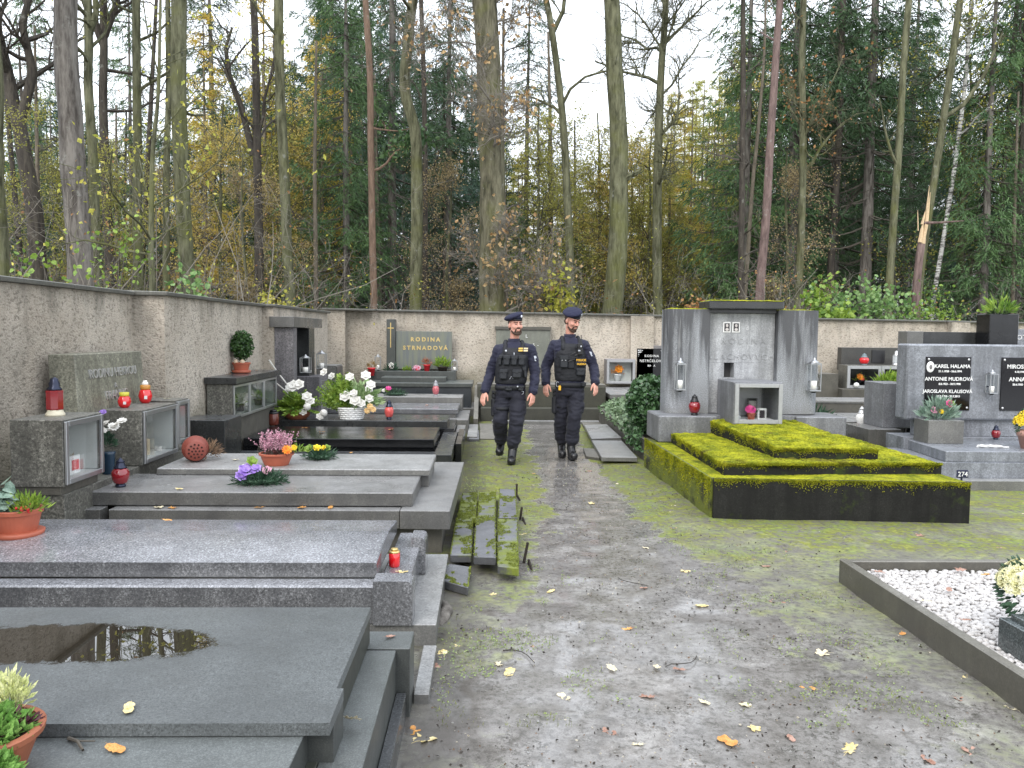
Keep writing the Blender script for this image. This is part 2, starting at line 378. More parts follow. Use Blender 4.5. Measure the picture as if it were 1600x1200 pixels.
g = MB(); a = np.linspace(-130, 150, 36); X, Y = np.meshgrid(a, np.linspace(-40, 240, 36), indexing='ij'); g.grid(X, Y, X*0-.04)
tag(g.build('forest_floor', floor_mat(), smooth=True, loc=(0, 0, 0)), kind='structure')

# ------------------------------------------------------------------ cemetery wall
wl = thing('cemetery_wall', 'spatter plastered cemetery wall with buttress steps along the left graves', 'wall', (-3.5, 7, 0))
m = MB(); m.prism([(-3.75, -8), (-3.4, -8), (-3.4, 8.0), (-3.1, 8.0), (-3.1, 11.45), (-2.95, 11.45), (-2.95, 15.3), (-3.35, 15.3), (-3.35, 17.3), (-3.75, 17.3)], -.1, 1.92)
m.build('plastered_wall', PLASTER, wl)
rw = random.Random(3)
for (ya, yb, xf) in ((-8, 7.94, -3.4), (7.94, 11.39, -3.1), (11.39, 15.36, -2.95)):
    n_ = max(2, round((yb-ya)/1.15)); L = (yb-ya)/n_
    for k in range(n_):
        z = 1.92+rw.uniform(0, .004); m = MB()
        m.hexa([(-3.8, ya+k*L+.004, z), (xf+.05, ya+k*L+.004, z), (xf+.05, ya+(k+1)*L-.004, z), (-3.8, ya+(k+1)*L-.004, z),
                (-3.8, ya+k*L+.004, z+.05), (xf+.05, ya+k*L+.004, z+.035), (xf+.05, ya+(k+1)*L-.004, z+.035), (-3.8, ya+(k+1)*L-.004, z+.05)], bev=.006)
        m.build('cap_slab', CAPST, wl)
wb = thing('cemetery_wall', 'pale spatter plastered wall closing the cemetery below the forest', 'wall', (10, 17.5, 0))
def wtop(x): return 2.03 - .0085*(x+3.3)
segs = []; x = -3.35
m = MB()
bp = [(-3.35, -2.93), (3.02, 3.5), (9.85, 10.25), (17, 17.4)]
pts = [(-3.35, 17.05), (-2.93, 17.05), (-2.93, 17.3)]
for a_, b_ in bp[1:]: pts += [(a_, 17.3), (a_, 17.12), (b_, 17.12), (b_, 17.3)]
pts += [(26, 17.3), (26, 17.65), (-3.35, 17.65)]
k = len(pts); V = [(a_, b_, -.1) for a_, b_ in pts] + [(a_, b_, wtop(a_)) for a_, b_ in pts]
m.add(V, [(i, (i+1) % k, k+(i+1) % k, k+i) for i in range(k)]); m.f.append((np.array([list(range(k, 2*k))]), 0))
m.build('plastered_wall', PLASTER, wb)
x = -3.4
while x < 26:
    L = 1.1; z0, z1 = wtop(x)+.001, wtop(x+L)+.001; yf = 17.22 if x > -2.6 else 16.98; q = .004
    m = MB(); m.hexa([(x+q, yf, z0), (x+L-q, yf, z1), (x+L-q, 17.7, z1), (x+q, 17.7, z0), (x+q, yf, z0+.035), (x+L-q, yf, z1+.035), (x+L-q, 17.7, z1+.05), (x+q, 17.7, z0+.05)], bev=.006)
    m.build('cap_slab', CAPST, wb); x += L

# ------------------------------------------------------------------ forest
B_SPR = bark('bark_spruce', (.05, .043, .037), (.2, .185, .165), .15, 5, .65)
B_OAK = bark('bark_mossy_oak', (.035, .034, .02), (.16, .15, .10), .42, 11, .6)
B_BEECH = bark('bark_green_grey', (.04, .042, .022), (.155, .157, .095), .42, 9, .75)
B_DARK = bark('bark_dark', (.035, .03, .027), (.085, .075, .06), .15, 4)
B_PINE = bark('bark_pine', (.10, .07, .065), (.21, .15, .135), .05, 3)
B_ORANGE = bark('bark_orange_pine', (.13, .09, .065), (.24, .165, .12), .0, 3)
B_LARCH = bark('bark_larch', (.1, .085, .065), (.19, .165, .125), .1, 4)
def birchmat():
    n = NT('bark_birch'); f = n.noise(1, 3, .7, n.sc(n.pos, (5, 5, 16)))
    return n.out(n.mix(n.ramp(f, [(.42, 1), (.55, 0)]), (.5, .5, .47), (.05, .045, .04)), .7)
B_BIRCH = birchmat()
N_DARK = leafmat('needles_dark', (.022, .055, .02), (.065, .13, .048), .6, 1.3, .15)
N_MID = leafmat('needles_mid', (.042, .10, .035), (.12, .21, .07), .6, 1.3, .2)
N_BLUE = leafmat('needles_blue_green', (.04, .085, .06), (.09, .16, .11), .6, 1.5, .2)
N_LARCH = leafmat('needles_larch_autumn', (.28, .31, .05), (.56, .5, .12), .6, .8, .5)
N_LARCH2 = leafmat('needles_larch_gold', (.46, .36, .05), (.75, .56, .12), .6, .8, .5)
L_YEL = leafmat('leaves_yellow_green', (.32, .36, .05), (.62, .55, .12), .5, 3, .4)
L_BRN = leafmat('leaves_dead_oak', (.30, .17, .07), (.55, .40, .20), .6, 3, .35)
L_RUST = leafmat('leaves_rust', (.26, .12, .045), (.42, .24, .09), .6, 2, .35)
L_GREEN = leafmat('leaves_fresh_green', (.10, .2, .03), (.30, .42, .07), .45, 5, .35)
L_BLUE = leafmat('leaves_cool_green', (.09, .2, .06), (.27, .4, .14), .45, 5, .3)
L_IVY = leafmat('leaves_ivy', (.02, .055, .02), (.10, .19, .08), .22, 12, .1)
TWIG = plain('twig_bark', (.085, .075, .06), .8, 0, .4, 5)
TWIG_L = plain('twig_grey', (.17, .155, .13), .8, 0, .4, 5)

def tri_cloud(m, C, D, L, W, rng, mi=0, fold=False):
    """slim leaf-sized triangles or rhombi at C pointing along D"""
    C = np.asarray(C, float); D = np.asarray(D, float); N = len(C)
    D = D/(np.linalg.norm(D, axis=1)[:, None]+1e-9)
    Rn = rng.normal(size=(N, 3)); S = np.cross(D, Rn); S /= np.linalg.norm(S, axis=1)[:, None]+1e-9
    L = np.broadcast_to(L, N)[:, None]; W = np.broadcast_to(W, N)[:, None]
    if not fold:
        V = np.stack([C-S*W/2, C+S*W/2, C+D*L], 1).reshape(-1, 3); m.add(V, np.arange(3*N).reshape(-1, 3), mi)
    else:
        Nn = np.cross(D, S); V = np.stack([C, C+D*L*.5+S*W/2+Nn*W*.15, C+D*L, C+D*L*.5-S*W/2+Nn*W*.15], 1).reshape(-1, 3); m.add(V, np.arange(4*N).reshape(-1, 4), mi)
def round_leaves(m, C, size, rng, mi=0, flat=.5):
    C = np.asarray(C, float); N = len(C); nr = rng.normal(size=(N, 3))*(1-flat)+np.array([0, -.35, 1.])*flat; nr /= np.linalg.norm(nr, axis=1)[:, None]
    u = np.cross(nr, rng.normal(size=(N, 3))); u /= np.linalg.norm(u, axis=1)[:, None]; v = np.cross(nr, u)
    s_ = (np.broadcast_to(size, N)*rng.uniform(.7, 1.25, N))[:, None]
    pts = [(-.5, 0, 0), (-.25, .38, .06), (.2, .36, .05), (.55, 0, -.03), (.2, -.36, .05), (-.25, -.38, .06)]
    V = np.stack([C+u*s_*a+v*s_*b+nr*s_*c for a, b, c in pts], 1).reshape(-1, 3); m.add(V, np.arange(6*N).reshape(-1, 6), mi)

def conifer(seed, H, Rr, z0, kind, dead=0.):
    rng = np.random.default_rng(seed); t = MB(); c = MB()
    zz = np.linspace(0, H, 9); px = np.cumsum(rng.normal(0, .02, 9)); t.tube(np.stack([px, np.cumsum(rng.normal(0, .02, 9)), zz], 1), np.linspace(H*.0095, .015, 9), 8)
    C = []; D = []; z = z0; TW = []
    step = {'spruce': .42, 'larch': .55}[kind]
    while z < H-.3:
        u = (z-z0)/(H-z0); Lb = Rr*((1-u)**.75)*(.35+.65*min(1, u*4+.3))+.15
        nb = rng.integers(4, 7)
        for k in range(nb):
            if rng.random() < (.12 if kind == 'spruce' else .25): continue
            a = rng.uniform(0, 6.283); L = Lb*rng.uniform(.6, 1.2); n = max(3, int(L/.28)+1)
            s = np.linspace(0, 1, n); dz = (-.28*np.sin(s*2.6)*L*.6 + .1*s**3*L) if kind == 'spruce' else (.12*s*L-.1*s*s*L)
            P = np.stack([np.cos(a)*L*s, np.sin(a)*L*s, z+dz], 1)
            TW.append((P, np.linspace(.018+.006*L, .004, n)))
            if dead and u < dead and rng.random() < .8: continue
            per = 6 if kind == 'spruce' else 11
            for q in range(1, n):
                w = (1-s[q])*.6+.3
                for _ in range(per):
                    sd = rng.choice([-1, 1]); dd = np.array([math.cos(a+sd*rng.uniform(.3, 1.2)), math.sin(a+sd*rng.uniform(.3, 1.2)), rng.uniform(-1.5, -.1) if kind == 'spruce' else rng.uniform(-.6, .5)])
                    o = P[q]+rng.normal(0, .06, 3)
                    if kind == 'spruce':
                        ln = rng.uniform(.3, .62)*w+.1
                        for j in range(7):
                            f = j/7.; b = o+dd*ln*f; e = dd+rng.normal(0, .42, 3); C.append(b); D.append(e*(.8-.4*f))
                    else:
                        ln = rng.uniform(.15, .5)
                        for j in range(3): C.append(o+dd*ln*rng.random()); D.append(rng.normal(0, 1, 3)+dd*.8)
        z += step*rng.uniform(.75, 1.25)
    for P, r in TW: c.tube(P, r, 3, 1)
    N = len(C); C = np.array(C); D = np.array(D)
    if kind == 'spruce': tri_cloud(c, C, D, rng.uniform(.09, .19, N), rng.uniform(.022, .04, N), rng, 0)
    else: tri_cloud(c, C, D, rng.uniform(.08, .17, N), rng.uniform(.03, .055, N), rng, 0)
    return t, c

def branches(m, P, r, rng, depth, L0, up=.25, dens=1., tips=None, sides=5, kink=.35, lo=.3):
    """crooked side branches along polyline P"""
    P = np.asarray(P, float); n = len(P)
    cnt = max(2, int(round(dens*.82*rng.uniform(.8, 1.2))))
    for k in range(cnt):
        f = rng.uniform(lo, 1.)*(n-1); i = min(int(f), n-2); u = f-i
        o = P[i]*(1-u)+P[i+1]*u; d = P[i+1]-P[i]; d /= np.linalg.norm(d)+1e-9
        s = rng.normal(size=3); s -= d*(s@d); s /= np.linalg.norm(s)+1e-9
        e = s*rng.uniform(.6, 1.)+d*rng.uniform(.2, .7)+np.array([0, 0, up]); e /= np.linalg.norm(e)
        L = L0*rng.uniform(.45, 1.15); ns = max(3, int(5 if depth > 1 else 4)); Q = [o]
        for q in range(ns):
            e = e+rng.normal(0, kink, 3)*.6+np.array([0, 0, .06]); e /= np.linalg.norm(e); Q.append(Q[-1]+e*L/ns)
        Q = np.array(Q); rr = r[min(i, len(r)-1)]*rng.uniform(.35, .6)
        R0 = np.linspace(rr, rr*.3, ns+1); R0 = np.maximum(R0, .003)
        m.tube(Q, R0, max(3, sides))
        if depth > 1: branches(m, Q, R0, rng, depth-1, L*.5, up*.6, dens*.85, tips, max(3, sides-1), kink, .2)
        elif tips is not None: tips.append(Q[-1]); tips.append(Q[2])

TREES = []
def broad(label, pts, radii, barkm, seed, H=15, limbs=9, L0=2.6, leaf=None, nleaf=150, lsize=.09, fork=None, lo=.3, depth=3, sides=14, twig=None, tw=.9, cat='tree', group=None, name='broadleaf_tree'):
    """pts: world trunk points (x,y,z) going up; extended to height H"""
    rng = np.random.default_rng(seed); P = np.array(pts, float); d = P[-1]-P[-2]; d /= np.linalg.norm(d)
    r = list(radii)
    while P[-1][2] < H:
        d = d+rng.normal(0, .05, 3); d /= np.linalg.norm(d); P = np.vstack([P, P[-1]+d*1.6]); r.append(r[-1]*.8)
    t_ = np.linspace(0, 1, len(P)); tt = np.linspace(0, 1, len(P)*3)
    PP = np.stack([np.interp(tt, t_, P[:, k]) for k in range(3)], 1); PP[1:-1] += rng.normal(0, radii[0]*.12, (len(PP)-2, 3))*np.array([1, 1, .3])
    K = np.array([.25, .5, .25]); 
    for k in range(3): PP[1:-1, k] = np.convolve(PP[:, k], K, 'same')[1:-1]
    rr = np.interp(tt, t_, r); rr[0] *= 1.35; rr[1] *= 1.08
    root = thing(name, label, cat, tuple(P[0]), group)
    m = MB(); m.tube(PP, rr, sides, wob=.035, rng=rng)
    if fork is not None:
        for F, fr in fork: m.tube(F, fr, 8, wob=.04, rng=rng)
    m.build('trunk', barkm, root, smooth=True)
    c = MB(); tips = []
    branches(c, PP, rr*tw, rng, depth, L0, .2, limbs, tips, 5, .4, lo)
    if fork is not None:
        for F, fr in fork: branches(c, F, fr, rng, 2, L0*.6, .2, 6, tips, 4, .4, .2)
    mats = [twig or barkm]
    if leaf is not None and tips:
        T = np.array(tips); C = T[rng.integers(0, len(T), nleaf)]+rng.normal(0, .14, (nleaf, 3)); mats.append(leaf)
        tri_cloud(c, C, rng.normal(size=(nleaf, 3))+np.array([0, 0, -.6]), rng.uniform(.6, 1.2, nleaf)*lsize, rng.uniform(.5, .8, nleaf)*lsize, rng, 1, True)
    c.build('crown', mats, root); return root
def W(px, py, Yd):      # direction of a bearing measured in the photo, at distance Yd from the path's start
    return ((px-760)/1280.*Yd, Yd, 1.6+(519.5+.0103*(px-760)-py)/1280.*Yd)
def tr(label, Yd, path, w, barkm, seed, **k):
    """path: (px, py) bearings of the trunk upward; w: widths in the same units at base and top"""
    pts = [W(a, b, Yd) for a, b in path]; base = list(pts[0]); base = (base[0], base[1], -.05)
    ra = np.linspace(w[0], w[1], len(pts))*Yd/1280./2
    return broad(label, [base]+pts, [ra[0]*1.05]+list(ra), barkm, seed, **k)
V2 = lambda a, b, Yd: W(a, b, Yd)
tr('mossy grey trunk cut by the left picture edge above the wall', 13.5, [(14, 430), (12, 250), (10, 60), (8, -60)], (36, 26), B_BEECH, 1, limbs=9, L0=2.2, leaf=L_YEL, nleaf=120, lsize=.09, H=11)
tr('dark forked tree with crooked dead boughs behind the left wall', 19, [(78, 440), (70, 330), (55, 220), (40, 150)], (26, 18), B_DARK, 2, limbs=15, L0=3., fork=[([W(52, 210, 19), W(75, 130, 19), W(60, 60, 19), W(85, -20, 19)], [.12, .1, .08, .06])])
tr('huge straight spruce trunk with flaky grey bark behind the left wall', 14.5, [(138, 450), (133, 300), (129, 150), (126, 0), (124, -80)], (38, 29), B_SPR, 3, limbs=5, L0=1.3, H=13)
tr('slim double tree dividing high beside the huge spruce trunk', 17, [(163, 450), (162, 300), (156, 150), (158, 70)], (15, 12), B_BEECH, 4, limbs=10, L0=2, fork=[([W(157, 80, 17), W(170, 40, 17), W(168, -30, 17)], [.07, .06, .05])], leaf=L_YEL, nleaf=140)
tr('dark tree parting into a wide fork against the sky', 20, [(184, 450), (180, 300), (178, 160), (182, 70)], (15, 11), B_DARK, 5, limbs=12, L0=2.4, fork=[([W(182, 75, 20), W(196, 40, 20), W(212, -10, 20), W(215, -40, 20)], [.09, .08, .06, .05]), ([W(180, 90, 20), W(160, 40, 20), W(158, -30, 20)], [.08, .06, .05])])
tr('straight narrow greenish trunk left of the branching sapling', 18, [(226, 455), (227, 300), (229, 120), (229, -20)], (15, 11), B_BEECH, 6, limbs=8, L0=1.8, leaf=L_YEL, nleaf=120)
tr('thin sapling with long slanting boughs and scattered lime leaves', 12.5, [(247, 458), (246, 380), (250, 250), (262, 150), (266, 20)], (10, 4), B_BEECH, 7, limbs=13, L0=2.6, leaf=L_YEL, nleaf=320, lsize=.085, H=7, depth=2, lo=.15)
tr('thin grey trunk just behind the branching sapling', 21, [(268, 455), (270, 300), (276, 140), (278, -20)], (11, 7), B_BEECH, 8, limbs=7, L0=1.8)
tr('thick green algae covered trunk behind the wall cap', 17.5, [(301, 462), (294, 300), (290, 150), (295, 0), (297, -80)], (23, 22), B_BEECH, 9, limbs=8, L0=2.4, leaf=L_YEL, nleaf=200, H=14)
tr('tree with a crooked black bough curling up its left side', 21, [(410, 470), (408, 320), (407, 180), (404, 20)], (14, 10), B_DARK, 10, limbs=14, L0=2.6, leaf=L_YEL, nleaf=260, fork=[([W(402, 250, 21), W(385, 180, 21), W(366, 130, 21), W(362, 90, 21), W(372, 60, 21)], [.09, .08, .07, .05, .03])])
tr('leaning smooth dark trunk left of the green spruce', 19, [(458, 478), (450, 330), (443, 180), (441, 20), (441, -60)], (16, 13), B_BEECH, 11, limbs=9, L0=2)
tr('slender pine with grey foot and orange upper stem', 22, [(585, 484), (582, 330), (580, 200), (577, 90), (570, 0)], (11, 9), B_ORANGE, 12, limbs=5, L0=1.6, H=14, leaf=N_MID, nleaf=600, lsize=.16)
tr('mossy trunk with a kink high above the family headstone', 21, [(648, 484), (650, 330), (650, 210), (628, 150), (636, 70), (648, -10)], (20, 15), B_BEECH, 13, limbs=10, L0=2.6, leaf=L_YEL, nleaf=260)
tr('thin straight trunk right of the kinked mossy one', 25, [(663, 484), (664, 330), (662, 180), (655, 0)], (9, 7), B_DARK, 14, limbs=6, L0=1.6)
tr('massive moss covered oak with brown leaves clinging to its shoots', 19.5, [(768, 487), (768, 380), (764, 250), (757, 120), (748, -20)], (41, 35), B_OAK, 15, limbs=30, L0=2.2, leaf=L_BRN, nleaf=1500, lsize=.135, lo=.08, sides=20, H=14, twig=TWIG_L, tw=.22)
tr('slim crooked tree arching left above the officers', 21, [(893, 487), (885, 340), (873, 180), (856, 60), (838, -20)], (13, 9), B_BEECH, 16, limbs=10, L0=2.2, fork=[([W(858, 60, 21), W(872, 30, 21), W(878, -30, 21)], [.06, .05, .04])])
tr('tall thick trunk with a long rot scar rising behind the right officer', 20.5, [(955, 490), (962, 370), (964, 240), (952, 110), (943, -20)], (33, 24), B_BEECH, 17, limbs=6, L0=1.4, H=14)
tr('grey snag tree with many bare crooked limbs against the white sky', 22.5, [(1026, 492), (1022, 330), (1022, 200), (1026, 90), (1030, -20)], (16, 9), B_BEECH, 18, limbs=26, L0=2.9, lo=.38, H=12.5)
tr('thin pale trunk left of the tall brown pine', 24, [(1163, 490), (1168, 380), (1172, 280), (1180, 180)], (7, 5), B_LARCH, 19, limbs=6, L0=1.2)
tr('tall straight pine with pinkish brown bark behind the mossy tomb', 21, [(1187, 488), (1192, 340), (1200, 180), (1206, 0), (1208, -60)], (15, 9), B_PINE, 20, limbs=4, L0=1.2, H=14)
tr('grey trunk with rusty leaves just right of the mossy tomb', 22, [(1250, 492), (1250, 340), (1248, 200), (1242, 90), (1242, -10)], (12, 9), B_BEECH, 21, limbs=14, L0=2, leaf=L_RUST, nleaf=420, lsize=.1, lo=.2)
tr('dark spruce trunk standing in shade behind the leafy bush', 26, [(1298, 492), (1302, 340), (1304, 200), (1304, 0)], (12, 9), B_DARK, 22, limbs=6, L0=1.3)
tr('smooth grey trunk rising out of the leafy bush', 21, [(1393, 492), (1397, 340), (1401, 200), (1406, 0), (1408, -50)], (12, 9), B_BEECH, 23, limbs=7, L0=1.6)
tr('leaning grey tree sending one limb up to the right', 23, [(1438, 492), (1446, 380), (1458, 280), (1474, 140), (1490, -10)], (12, 10), B_BEECH, 24, limbs=8, L0=1.7, fork=[([W(1462, 190, 23), W(1500, 165, 23), W(1530, 120, 23), W(1556, 55, 23)], [.07, .06, .05, .03])], leaf=L_YEL, nleaf=220)
tr('slanting white birch right of the broken tree', 24, [(1462, 480), (1478, 370), (1490, 260), (1500, 150), (1506, 0)], (7, 6), B_BIRCH, 25, limbs=9, L0=1.8, leaf=L_YEL, nleaf=260)
tr('thin trunk among the dark spruces near the right edge', 26, [(1565, 492), (1568, 330), (1572, 150), (1578, 0)], (8, 6), B_DARK, 26, limbs=6, L0=1.4)
tr('trunk at the right picture edge above the granite headstone', 24, [(1594, 492), (1597, 330), (1596, 150), (1592, 0)], (9, 8), B_DARK, 27, limbs=8, L0=1.4)
# broken trunk
bt = thing('broken_tree', 'snapped tree stump with bright splintered wood at its break', 'tree', (W(1440, 480, 21)[0], 21, -.05))
m = MB(); rr_ = np.random.default_rng(5); m.tube([(W(1437, 480, 21)[0], 21, -.05), W(1437, 440, 21), W(1440, 400, 21), W(1443, 372, 21)], [.115, .1, .095, .09], 12, wob=.05, rng=rr_, cap=True); m.build('trunk', B_PINE, bt, smooth=True)
m = MB()
for a_, b_, c_, d_, w_ in ((1440, 378, 1444, 345, .05), (1446, 380, 1451, 290, .045), (1450, 345, 1453, 300, .03), (1436, 360, 1434, 328, .018), (1442, 350, 1446, 330, .03), (1444, 380, 1452, 335, .06)):
    A = np.array(W(a_, b_, 20.95)); B = np.array(W(c_, d_, 20.95)); m.tube([A, A*.4+B*.6, B], [w_, w_*.75, .006], 5, wob=.15, rng=rr_, cap=True)
m.build('splinters', WOOD, bt)
m = MB(); m.tube([W(1440, 348, 21), W(1470, 347, 20.8), W(1508, 344, 20.6)], [.05, .03, .012], 6); m.build('broken_limb', B_PINE, bt)

def proto(kind, seed, H, Rr, z0, barkm, leafm, label, group, dead=0.):
    t, c = conifer(seed, H, Rr, z0, kind, dead)
    return (t.mesh('trunk', barkm, True), c.mesh('crown', [leafm, TWIG]), label, group, kind)
PRO = [proto('spruce', 101, 20, 2.7, 2.2, B_SPR, N_DARK, '', '', .12), proto('spruce', 102, 17, 2.3, 1.2, B_SPR, N_MID, '', ''), proto('spruce', 103, 22, 3., 4., B_SPR, N_DARK, '', '', .2), proto('spruce', 104, 13, 2.1, .4, B_SPR, N_BLUE, '', ''),
       proto('larch', 105, 20, 1.9, 3.5, B_LARCH, N_LARCH, '', ''), proto('larch', 106, 18, 1.9, 3, B_LARCH, N_LARCH2, '', ''), proto('larch', 107, 21, 1.6, 5, B_LARCH, N_LARCH, '', '')]
def plant_tree(i, x, y, s, label, group=None, rot=None):
    t, c, _, _, kind = PRO[i]
    root = thing({'spruce': 'spruce_tree', 'larch': 'larch_tree'}[kind], label, 'tree', (x, y, -.05), group)
    root.rotation_euler = (0, 0, rot if rot is not None else (x*7.3+y*3.1) % 6.28)
    for nm, me in (('trunk', t), ('crown', c)):
        o = bpy.data.objects.new(nm, me); COL.objects.link(o); o.parent = root
    root.scale = (s, s, s)
def at(i, px, Yd, s, label, group=None): x, y, _ = W(px, 500, Yd); plant_tree(i, x, y, s, label, group)
at(1, 540, 24, .84, 'bright green spruce with low hanging boughs behind the left corner of the wall')
at(2, 612, 28, .95, 'tall dark spruce between the orange pine and the kinked mossy trunk')
at(0, 520, 31, 1.05, 'big dark spruce filling the gap left of the orange pine')
at(0, 700, 32, 1, 'dark spruce just left of the mossy oak')
at(2, 820, 34, .8, 'spruce showing right of the mossy oak trunk')
at(3, 840, 23, .2, 'small young spruce behind the wall between the officers and the oak')
at(3, 925, 23, .17, 'little young spruce beside the thick scarred trunk')
at(1, 1165, 26, 1.0, 'drooping spruce left of the tall pinkish pine')
at(2, 1235, 27, 1.1, 'tall dark spruce above the right shoulder of the mossy tomb')
at(0, 1300, 29, 1.15, 'broad dark spruce above the leafy bush')
at(2, 1355, 26, 1.05, 'tall spruce with hanging boughs left of the smooth grey trunk')
at(0, 1420, 34, 1.0, 'spruce seen behind the leaning grey tree')
at(1, 1540, 24, .95, 'green spruce right of the birch')
at(0, 1600, 27, 1.05, 'dark spruce at the right picture edge')
at(3, 1510, 28, .8, 'bushy spruce behind the birch foot')
at(2, 1680, 25, 1.1, 'dark spruce just beyond the right picture edge')
at(0, 340, 33, 1.0, 'dark spruce deep behind the golden larch on the left')
at(1, 215, 36, 1.0, 'spruce top showing between the forked trees on the left')
at(1, 70, 34, .95, 'blue green spruce top behind the dark forked tree')
at(5, 330, 25, .62, 'golden yellow larch glowing left of the crooked bough tree')
at(5, 505, 28, .68, 'yellow larch beside the bright green spruce')
at(5, 420, 30, .8, 'yellow larch behind the two leaning trunks')
rf = random.Random(11)
SKY_X = [-400, 0, 60, 130, 190, 300, 340, 390, 470, 500, 620, 660, 720, 790, 830, 930, 1000, 1060, 1130, 1150, 1205, 1225, 1260, 1450, 1490, 1545, 1570, 2000]
SKY_Y = [100, 120, 150, 150, 190, 200, 170, 110, 80, -20, -20, 70, 60, 190, 240, 240, 190, 120, 90, 20, 10, 60, -20, -10, 110, 110, -20, -60]
HT = {0: 20, 1: 17, 2: 22, 3: 13, 4: 20, 5: 18, 6: 21}
def far(kinds, px, Yd, label, group, drop=0, jit=45):
    i = rf.choice(kinds); sky_ = float(np.interp(px, SKY_X, SKY_Y))+drop+rf.uniform(0, jit)
    at(i, px, Yd, ((519-sky_)/1280.*Yd+1.6)/HT[i], label, group)
for k in range(34): far([4, 5, 6, 4, 6], 790+k*10.6+rf.uniform(-9, 9), rf.uniform(30, 44), 'thin autumn larch in the pale stand behind the wall', 'larches in the pale stand')
for k in range(12): far([4, 6], rf.uniform(-150, 480), rf.uniform(33, 44), 'thin autumn larch deep in the left woods', 'larches deep in the left woods')
for k in range(44): far([0, 1, 2, 3, 3], -300+k*24.5+rf.uniform(-20, 20), rf.uniform(31, 48), 'distant spruce among the dark wood on the left', 'distant spruces on the left')
for k in range(24): far([0, 1, 2, 1], 1150+k*33+rf.uniform(-20, 20), rf.uniform(31, 48), 'distant spruce among the dark wood on the right', 'distant spruces on the right')
for k in range(60): far([0, 1, 3, 3], -400+k*40+rf.uniform(-20, 20), rf.uniform(52, 66), 'farthest spruce at the back of the wood', 'farthest spruces', 30 if not 780 < -400+k*40 < 1150 else 210)
for k in range(40):
    px = 765+k*10.4+rf.uniform(-9, 9); i = rf.choice([3, 3, 1]); Yd = rf.uniform(28, 50); at(i, px, Yd, ((519-rf.uniform(320, 390))/1280.*Yd+1.6)/HT[i], 'low shaded spruce under the larch stand', 'low spruces under the larches')
for k in range(46): far([4, 6, 4, 5], 760+k*9.4+rf.uniform(-9, 9), rf.uniform(46, 66), 'pale larch at the far edge of the stand', 'farthest larches', 35)
# airy autumn broadleaf trees of the middle distance
L_OLIVE = leafmat('leaves_olive_autumn', (.22, .24, .05), (.45, .42, .10), .5, 2, .4); L_GOLD = leafmat('leaves_gold_autumn', (.42, .34, .07), (.66, .52, .16), .5, 2, .4); L_TAN = leafmat('leaves_tan_autumn', (.26, .2, .09), (.45, .36, .19), .5, 2, .4)
AUT = []
for sd_, lm in ((201, L_OLIVE), (202, L_GOLD), (203, L_TAN), (204, L_OLIVE)):
    rng = np.random.default_rng(sd_); t = MB(); P = np.stack([np.cumsum(rng.normal(0, .06, 9)), np.cumsum(rng.normal(0, .06, 9)), np.linspace(0, 11, 9)], 1); t.tube(P, np.linspace(.10, .03, 9), 8, wob=.03, rng=rng)
    c = MB(); tp = []; branches(c, P, np.linspace(.08, .03, 9), rng, 3, 2.6, .25, 16, tp, 4, .4, .22); T = np.array(tp); n_ = 5200
    C = T[rng.integers(0, len(T), n_)]+rng.normal(0, .16, (n_, 3)); tri_cloud(c, C, rng.normal(size=(n_, 3)), rng.uniform(.06, .11, n_), rng.uniform(.045, .075, n_), rng, 1, True)
    AUT.append((t.mesh('trunk', B_BEECH, True), c.mesh('crown', [TWIG, lm])))
def autumn(i, px, Yd, s_, label, group=None):
    x, y, _ = W(px, 500, Yd); root = thing('autumn_tree', label, 'tree', (x, y, -.05), group); root.rotation_euler = (0, 0, rf.uniform(0, 6.28)); root.scale = (s_, s_, s_)
    for nm, me in zip(('trunk', 'crown'), AUT[i]):
        o = bpy.data.objects.new(nm, me); COL.objects.link(o); o.parent = root
autumn(1, 350, 23, .72, 'golden leaved tree glowing between the algae covered trunk and the crooked bough tree')
autumn(1, 500, 25, .85, 'golden tree just left of the bright green spruce')
autumn(0, 20, 16, .5, 'airy lime leaved tree at the left picture edge')
autumn(0, 200, 19, .5, 'airy lime leaved tree between the forked trees and the green trunk')
autumn(2, 390, 21, .55, 'tan leaved low tree under the crooked bough')
autumn(0, 840, 26, .8, 'airy yellow green tree right of the mossy oak')
autumn(3, 925, 29, .85, 'airy yellow green tree left of the thick scarred trunk')
autumn(2, 700, 23, .6, 'tan leaved tree beside the mossy oak')
autumn(2, 1225, 23, .62, 'tan leaved tree between the pink pine and the rusty grey trunk')
autumn(0, 1500, 25, .95, 'airy lime leaved tree around the birch')
for k in range(13): autumn(rf.choice([0, 2, 3, 0, 3]), rf.uniform(-150, 520), rf.uniform(24, 34), rf.uniform(.6, .85), 'airy autumn tree in the left wood', 'airy autumn trees on the left')
for k in range(9): autumn(rf.choice([0, 3, 1]), rf.uniform(780, 1130), rf.uniform(27, 38), rf.uniform(.7, .9), 'airy autumn tree in front of the larch stand', 'airy autumn trees by the larches')
